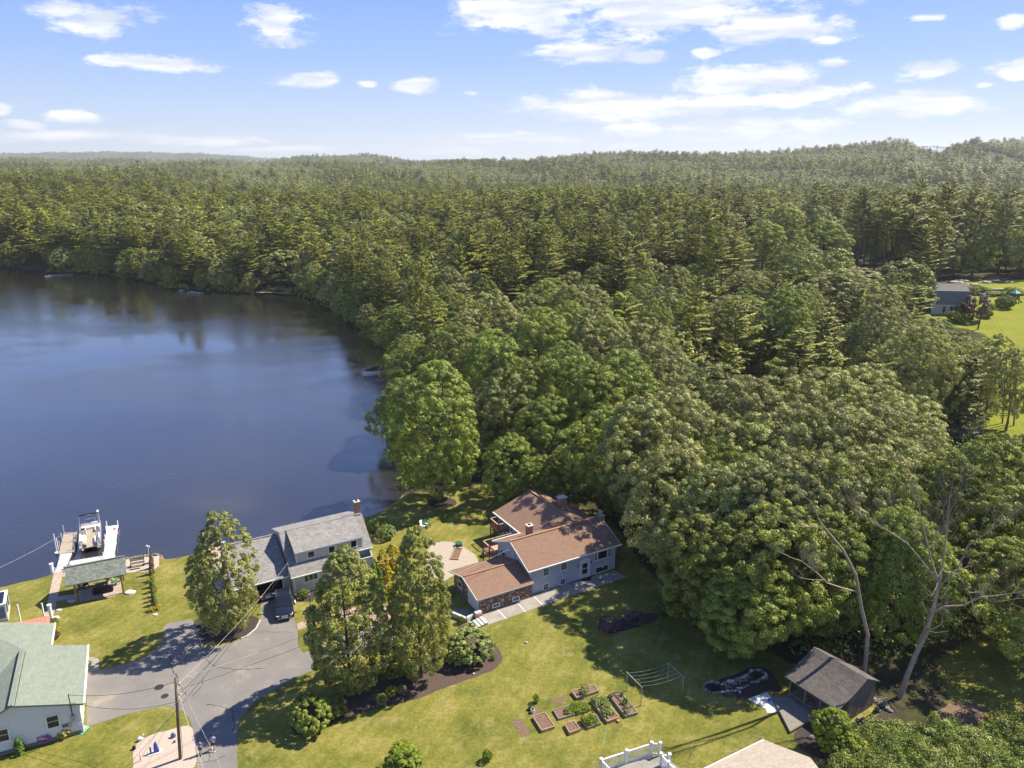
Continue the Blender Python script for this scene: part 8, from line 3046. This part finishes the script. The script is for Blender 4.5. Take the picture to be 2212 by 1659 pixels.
# brush mass in the lower right corner
rs_ = np.random.RandomState(4)
cc_, nn_, ss_, tt_ = [], [], [], []
reg = [g(6, *p) for p in ((250, 1560), (330, 1510), (480, 1450), (700, 1440), (850, 1480), (1000, 1500), (1100, 1470), (1285, 1450), (1500, 1450), (1500, 1800), (200, 1800))]
xs_ = np.array([p.x for p in reg])
ys_ = np.array([p.y for p in reg])
for nm_, mt_, sd_, n_, lo_, hi_, lab_ in (('brush', 'shrub', 4, 620, .045, .10, 'tangled green brush filling the lower right corner'), ('olive_brush', 'pear', 6, 480, .04, .085, 'duller olive brush mixed into the lower right corner'), ('pale_brush', 'palegreen', 7, 160, .05, .11, 'pale leafy weeds scattered in the lower right brush')):
    rs_ = np.random.RandomState(sd_)
    cc_, nn_, ss_, tt_ = [], [], [], []
    for i in range(n_):
        x, y = rs_.uniform(xs_.min(), xs_.max()), rs_.uniform(ys_.min(), ys_.max())
        if not inpoly(reg, np.array([x]), np.array([y]))[0]: continue
        dens = float(_vn(np.array([x]), np.array([y]), .35, 31)[0])
        if dens < -.45: continue
        r_ = rs_.uniform(.3, .8)
        m_ = 130
        d_ = rs_.normal(size=(m_, 3))
        d_[:, 2] = np.abs(d_[:, 2]) * 1.2
        d_ /= np.linalg.norm(d_, axis=1, keepdims=True)
        top_ = max(0, .9 * dens + rs_.uniform(0, .9)) * (1.6 if rs_.uniform() > .9 else 1)
        cc_.append(np.array([x, y, top_]) + d_ * r_ * rs_.uniform(.5, 1.1, (m_, 1)))
        nn_.append(d_ + rs_.normal(size=(m_, 3)) * .5 + [0, 0, .3])
        ss_.append(rs_.uniform(lo_, hi_, m_))
        tt_.append(np.clip(rs_.uniform(.05, .9) + rs_.normal(0, .18, m_), 0, 1))
    o = bpy.data.objects.new(nm_, leafmesh(nm_, np.concatenate(cc_), np.concatenate(nn_), np.concatenate(ss_), np.concatenate(tt_), mt_))
    COL.objects.link(o)
    tag(o, lab_, None, None, 'stuff')
rs_ = np.random.RandomState(14)
# understorey under the near wood
cc_, nn_, ss_, tt_ = [], [], [], []
for i in range(2600):
    y = rs_.uniform(62, 175)
    x = rs_.uniform(-18, y * .72)
    if clear_mask(np.array([x]), np.array([y]))[0] or polydist(PROPERTY, np.array([x]), np.array([y]))[0] < 1.2: continue
    r_ = rs_.uniform(.6, 1.5)
    m_ = 42
    d_ = rs_.normal(size=(m_, 3))
    d_[:, 2] = np.abs(d_[:, 2])
    d_ /= np.linalg.norm(d_, axis=1, keepdims=True)
    cc_.append(np.array([x, y, tz(x, y) + rs_.uniform(0, 1.2)]) + d_ * r_)
    nn_.append(d_ + rs_.normal(size=(m_, 3)) * .4 + [0, 0, .4])
    ss_.append(rs_.uniform(.12, .22, m_))
    tt_.append(np.clip(rs_.uniform(.1, .7) + rs_.normal(0, .15, m_), 0, 1))
o = bpy.data.objects.new('undergrowth', leafmesh('undergrowth', np.concatenate(cc_), np.concatenate(nn_), np.concatenate(ss_), np.concatenate(tt_), 'maple'))
COL.objects.link(o)
tag(o, 'low green undergrowth on the floor of the broadleaf wood', None, None, 'stuff')


# ------------------------------------------------------------ dead and bare trees
def bare_tree(name, label, base, segs, seed, r0, lv=4, mat='deadbark', twig=1.0):
    """trunk and main limbs from given polylines (3-d, relative), twigs grown on them"""
    rn = random.Random(seed)
    e = thing(name, label, 'tree', base)
    tr = MB()
    lb = MB()

    def grow(mb, p, d, L_, r, lev):
        pts = [p]
        q, dd = Vector(p), Vector(d).normalized()
        for i in range(3):
            dd = (dd + Vector((rn.uniform(-.2, .2), rn.uniform(-.2, .2), rn.uniform(-.05, .20)))).normalized()
            q = q + dd * L_ / 3
            pts.append(q.copy())
        mb.tube(pts, [r, r * .75, r * .5, r * .25], 5 if lev > 1 else 3, caps=False)
        if lev > 0:
            for i in range(rn.randint(4, 6)):
                k = rn.uniform(.25, 1.0) * 3
                j = min(2, int(k))
                s = pts[j].lerp(pts[j + 1], k - j)
                side = Vector((rn.uniform(-1, 1), rn.uniform(-1, 1), rn.uniform(-.1, .8))).normalized()
                grow(mb, s, (dd * .9 + side).normalized(), L_ * rn.uniform(.45, .7), r * .45, lev - 1)
    for k, (pl_, ra, rb, g_) in enumerate(segs):
        pl_ = [Vector(p) for p in pl_]
        n = len(pl_)
        (tr if k == 0 else lb).tube(pl_, [ra + (rb - ra) * i / (n - 1) for i in range(n)], 9 if k == 0 else 6, caps=False)
        if g_:
            for i in range(g_):
                t = rn.uniform(.3, 1.0) * (n - 1)
                j = min(n - 2, int(t))
                s = pl_[j].lerp(pl_[j + 1], t - j)
                d = (pl_[j + 1] - pl_[j]).normalized()
                side = Vector((rn.uniform(-1, 1), rn.uniform(-1, 1), rn.uniform(0, .9))).normalized()
                grow(lb, s, d * 1.0 + side * .8, rn.uniform(1.6, 3.4) * twig, max(.02, rb * .8), lv - 2)
            grow(lb, pl_[-1], pl_[-1] - pl_[-2], 2.4 * twig, rb, lv - 2)
    tr.build('trunk', mat, e, True)
    lb.build('limbs', mat, e)
    return e


def pix3(k, x, y, yy):
    """point of the photograph at world depth y = yy"""
    u, v = P2(k, x, y)
    d = Vector(ray(u, v))
    return Vector((0, 0, CAMH)) + d * (yy / d.y)


b6 = g(6, 600, 1270)
Y0 = b6.y
def p6(x, y, dy=0): return pix3(6, x, y, Y0 + dy) - Vector((b6.x, b6.y, 0))
segs = [([Vector((0, 0, -.2)), p6(640, 1150, .2), p6(690, 1030, .4), p6(745, 920, .5), p6(790, 760, .3), p6(815, 640, 0)], .24, .12, 0),
        ([p6(815, 640), p6(700, 490, -.4), p6(640, 420, -1), p6(500, 330, -1.6), p6(400, 270, -2)], .09, .03, 7),
        ([p6(815, 640), p6(770, 500, .8), p6(735, 350, 1.2), p6(700, 200, 1.5)], .09, .03, 8),
        ([p6(820, 640), p6(850, 450, .4), p6(860, 300, .6), p6(880, 150, .6)], .09, .03, 8),
        ([p6(820, 660), p6(920, 560, -.6), p6(980, 430, -.8), p6(1060, 380, -1), p6(1130, 330, -1)], .08, .025, 9),
        ([p6(790, 800), p6(850, 770, -1), p6(950, 765, -1.6), p6(1040, 720, -2), p6(1130, 710, -2.2)], .10, .04, 3),
        ([p6(1040, 722, -2), p6(1120, 745, -2.4), p6(1190, 735, -2.6)], .04, .02, 1),
        ([p6(745, 900, .5), p6(790, 890, -.6), p6(830, 870, -1), p6(835, 830, -1)], .07, .04, 0),
        ([p6(745, 900, .5), p6(800, 915, -.8), p6(870, 905, -1.4)], .06, .03, 0),
        ([p6(700, 970, .5), p6(740, 890, -.3), p6(738, 845, -.6)], .06, .03, 0),
        ([p6(765, 830, .3), p6(735, 770, 0), p6(718, 740, 0)], .05, .02, 0),
        ([p6(835, 565, -1.2), p6(850, 580, -1.4), p6(920, 590, -1.6), p6(950, 640, -2)], .09, .04, 1),
        ([p6(835, 565, -1.2), p6(815, 600, -1.5), p6(808, 650, -1.6)], .09, .04, 1),
        ([p6(870, 590, -1.4), p6(872, 640, -1.6), p6(862, 700, -1.7)], .05, .02, 1)]
bare_tree('dead_tree', 'big half-dead tree with pale bare spreading limbs at the right', (b6.x, b6.y, 0), segs, 5, .3, 4)
b7 = g(6, 400, 1180)
def p7(x, y, dy=0): return pix3(6, x, y, b7.y + dy) - Vector((b7.x, b7.y, 0))
segs = [([Vector((0, 0, -.2)), p7(415, 1050), p7(425, 930), p7(390, 780), p7(360, 600, -.3), p7(290, 460, -.8), p7(215, 370, -1.2), p7(165, 310, -1.5)], .22, .06, 0),
        ([p7(370, 690), p7(290, 670, -1.5), p7(200, 640, -2.2), p7(150, 590, -2.6), p7(60, 520, -3), p7(0, 500, -3.2)], .09, .03, 7),
        ([p7(180, 625, -2.2), p7(118, 622, -2.5)], .05, .03, 1),
        ([p7(215, 370, -1.2), p7(150, 330, -1.4), p7(60, 330, -1.6), p7(20, 325, -1.7)], .05, .02, 2),
        ([p7(165, 310, -1.5), p7(140, 250, -1.6), p7(110, 190, -1.7), p7(80, 170, -1.8)], .05, .02, 4)]
bare_tree('dead_tree', 'slimmer leaning dead tree with bare branches above the shed roof', (b7.x, b7.y, 0), segs, 9, .2, 4, twig=.8)
b8 = g(6, 620, 1000)
segs = [([pix3(6, 640, 380, 78) - Vector((22, 78, 0)) for _ in (0,)] + [pix3(6, 500, 330, 77) - Vector((22, 78, 0)), pix3(6, 420, 250, 76) - Vector((22, 78, 0)), pix3(6, 260, 140, 75) - Vector((22, 78, 0))], .09, .03, 9)]
# leafless thicket between the wood and the strip of lawn
gB = 'bare-twigged trees before the right-hand lawn'
for i, (x, y, h) in enumerate(((1100, 1150, 7), (1210, 1180, 7.5), (1290, 1300, 7), (1150, 1290, 6.5), (1240, 1050, 7))):
    q = GT(*P2(7, x, y))
    bare_tree('bare_tree', 'slender tree with brown bare twigs before the right-hand lawn', q, [([(0, 0, -.2), (.1, .1, h * .3), (.3, -.1, h * .6)], .10, .05, 0), ([(.1, .1, h * .3), (-.8, .3, h * .6), (-1.2, .4, h * .9)], .05, .02, 5), ([(.3, -.1, h * .6), (.6, .2, h * .8), (.9, 0, h)], .05, .02, 5), ([(.2, 0, h * .4), (1.0, -.3, h * .7)], .05, .02, 5)], 40 + i, .1, 4, 'bark', .7)['group'] = gB
q = GT(*P2(7, 700, 1600))
for i, (x, y, lab) in enumerate(((1700, 1310, 'leftmost of the three slim bare trunks on the strip of lawn'), (1745, 1320, 'middle one of the slim bare trunks on the strip of lawn'), (1790, 1330, 'rightmost of the slim bare trunks on the strip of lawn'))):
    q = GT(*P2(7, x, y))
    bare_tree('slim_tree', lab, q, [([(0, 0, -.2), (-.3, .2, 4), (-.9, .3, 8), (-1.2, .3, 12)], .13, .05, 5), ([(-.3, .2, 4), (-1.4, .3, 8), (-2.1, .3, 11)], .07, .03, 4)], 60 + i, .1, 3, 'bark', .8)
# grey snag in the pine wood
q = top_at(1052, 465, 20)
bare_tree('dead_pine', 'pale dead tree standing among the green pines', (q.x, q.y, tz(q.x, q.y)), [([(0, 0, 0), (0, .1, 10), (.2, 0, 20)], .25, .06, 22)], 77, .2, 3, 'deadbark', 1.3)

# ------------------------------------------------------------ by the far house
def at17(x, y): return GT(*P2(17, x, y))
q = at17(1115, 850)
plant('purpletree', q.x, q.y, 'round purple-leaved tree by the far house', 'tree', 7.0, 3.3)
for (x, y, h, r, kd, lab) in ((830, 740, 3.2, 2.0, 'darkbush', 'dark shrub at the corner of the far house'), (960, 730, 2.4, 1.8, 'purplebush', 'purple shrub between the far house and the purple tree'), (700, 860, 2.4, 1.7, 'darkbush', 'dark round shrub before the far house steps'),
                              (880, 930, 1.3, 1.0, 'roundbush', 'small clipped shrub before the far house'), (790, 920, 2.4, 1.0, 'limebush', 'bright conical shrub before the far house'), (1440, 670, 2.4, 1.4, 'limebush', 'yellow-green shrub right of the purple tree'), (1390, 800, 2.2, 1.6, 'darkbush', 'dark shrub behind the utility pole crossarm'),
                              (1020, 820, 1.4, 1.6, 'roundbush', 'low shrub at the foot of the purple tree'), (1800, 600, 3.4, 2.3, 'darkbush', 'round dark green bush on the far lawn with a shadow under it'), (1950, 480, 3.8, 1.6, 'darkbush', 'dark shrub behind the play set on the far lawn')):
    q = at17(x, y)
    plant(kd, q.x, q.y, lab, 'shrub', h, r)
q = at17(1225, 1050)
pl2 = thing('utility_pole', 'far brown utility pole with crossarms beside the bright lawn', 'utility pole', q)
MB().tube([(0, 0, -.5), (.3, 0, 4), (.9, 0, 9.5)], [.2, .18, .14], 10).build('pole', 'pole_wood', pl2)
MB().bar((-.9, 0, 9.0), (2.5, 0, 9.0), .14).build('crossarm', 'palestone', pl2)
for x in (-.8, .1, 1.6, 2.4): MB().cyl(x, 0, 9.05, 9.35, .08, 6).build('insulator', 'palestone', pl2)
MB().cyl(1.35, .0, 6.6, 7.5, .28, 10).build('transformer', 'steel', pl2)
wire('service_wire', 'thin dark wire running right from the far utility pole', q + Vector((.9, 0, 9.0)), q + Vector((40, -25, 8.5)), 1.0, .03)
q = at17(1990, 500)
ps = thing('play_set', 'dark timber play set with a green canopy and slide at the far lawn edge', 'play set', q, 20)
for x in (-.8, .8):
    for y in (-.8, .8): MB().bar((x, y, 0), (x, y, 3.0), .14).build('post', 'wood_dark', ps)
MB().box(-.9, .9, -.9, .9, 1.4, 1.5).build('platform', 'wood_dark', ps)
MB().slab([(-1, -1, 3.0), (1, -1, 3.0), (0, 0, 3.9)], .04).slab([(1, -1, 3.0), (1, 1, 3.0), (0, 0, 3.9)], .04).slab([(1, 1, 3.0), (-1, 1, 3.0), (0, 0, 3.9)], .04).slab([(-1, 1, 3.0), (-1, -1, 3.0), (0, 0, 3.9)], .04).build('canopy', 'teal', ps)
MB().slab([(.9, -.3, 1.5), (.9, .3, 1.5), (3.2, .3, .2), (3.2, -.3, .2)], .06).build('slide', 'slate', ps)
q = at17(1660, 560)
bn_ = thing('storage_bin', 'pale grey bin with a blue lid by the round bush on the far lawn', 'bin', q)
MB().box(-.7, .7, -.6, .6, 0, 1.7).build('body', 'steel', bn_)
MB().box(-.75, .75, -.65, .65, 1.7, 1.85).build('lid', 'slate', bn_)
cnt = thing('garden_wall', 'low pale curved garden wall before the far house', 'wall', (0, 0, 0))
pts = [at17(800, 830), at17(870, 810), at17(960, 790), at17(990, 750)]
for a, b in zip(pts, pts[1:]): MB().bar(a + Vector((0, 0, .3)), b + Vector((0, 0, .3)), .3, .7).build('wall_section', 'palestone', cnt)
# brush and rubble at the wood edge behind the far lawn
for i, (x, y, s) in enumerate(((780, 70, 1.6), (900, 30, 1.2), (1400, 60, 1.2), (1600, 40, 1.4), (1700, 220, 1.3), (1900, 60, 1.0), (1150, 120, 1.2))):
    q = at17(x, y)
    tag(MB().ball((0, 0, .2), s, 9, 6, (1.8, 1, .4), .25, i + 90).build('brush_pile', 'beige', None, loc=q), 'pale brush pile on the brown ground under the tall pines', 'brush pile', 'brush piles under the pines')
for i, (x, y, h, r) in enumerate(((1050, 300, 2.6, 2.4), (1250, 280, 2.2, 2.2), (820, 230, 2.4, 2.4), (1500, 330, 1.2, 2.2), (1650, 310, 1.0, 2.4), (1850, 330, 1.2, 2.4), (2050, 300, 1.3, 2.4), (1950, 250, 1.4, 2.2), (1400, 250, 1.2, 2.0))):
    q = at17(x, y)
    plant('darkbush' if i < 3 else 'limebush', q.x, q.y, 'low bush in the scrub between the far lawn and the pines', 'shrub', h, r, group='scrub bushes behind the far lawn')

# ------------------------------------------------------------ power line over the right-hand hill
def skyp(u, v, Rr):
    d = ray(u, v)
    t = Rr / math.hypot(d[0], d[1])
    return Vector((float(d[0] * t), float(d[1] * t), CAMH + float(d[2] * t)))


gP = 'power line towers on the hill saddle'
tops = []
for i, (u, vt, Rr, w) in enumerate(((1995, 315, 2000, 10), (2007, 316, 2010, 10), (2022, 314, 2020, 10), (2030, 317, 2000, 10), (2041, 317, 2010, 9), (1998, 322, 2200, 9))):
    t = skyp(u, vt, Rr)
    zb = tz(t.x, t.y)
    e = thing('power_tower', ['first twin-pole power tower on the hill saddle, at the left', 'second twin-pole power tower on the hill saddle', 'tallest twin-pole power tower in the middle of the saddle', 'fourth power tower on the saddle, right of the tallest', 'rightmost power tower on the saddle beside the dark hill', 'farthest small power tower behind the left ones'][i], 'power tower', (t.x, t.y, zb), -25, gP)
    hh = max(14, t.z - zb)
    for x in (-w / 3.4, w / 3.4): MB().bar((x, 0, -1), (x, 0, hh), 1.0).build('mast', 'steel', e)
    MB().bar((-w * .8, 0, hh - 1.5), (w * .8, 0, hh - 1.5), .9).build('crossarm', 'steel', e)
    MB().bar((-w / 3.4, 0, hh * .45), (w / 3.4, 0, hh - 2), .35).build('brace', 'steel', e)
    tops.append((t, hh, zb))
for i, k in enumerate((0, 2, 4)):
    t, hh, zb = tops[k]
    a = Vector((t.x, t.y, zb + hh - 2))
    b = skyp(2260, 372 + i * 4, 1250)
    wire('power_line', ['upper power cable swooping down from the saddle towers', 'middle power cable swooping down from the saddle towers', 'lower power cable swooping down from the saddle towers'][i], a, b, 6, .22, 'palecable')
t = skyp(1003, 338, 6700)
zb = tz(t.x, t.y)
e = thing('radio_mast', 'tiny radio mast on the farthest hill', 'mast', (t.x, t.y, zb))
MB().bar((0, 0, 0), (0, 0, max(20, t.z - zb)), 1.5).build('mast', 'steel', e)
t = skyp(1834, 315, 1850)
zb = tz(t.x, t.y)
plant('pine', t.x, t.y, 'single tall conifer sticking up on the right-hand ridge', 'tree', max(18, t.z - zb), 4.5, var=0)
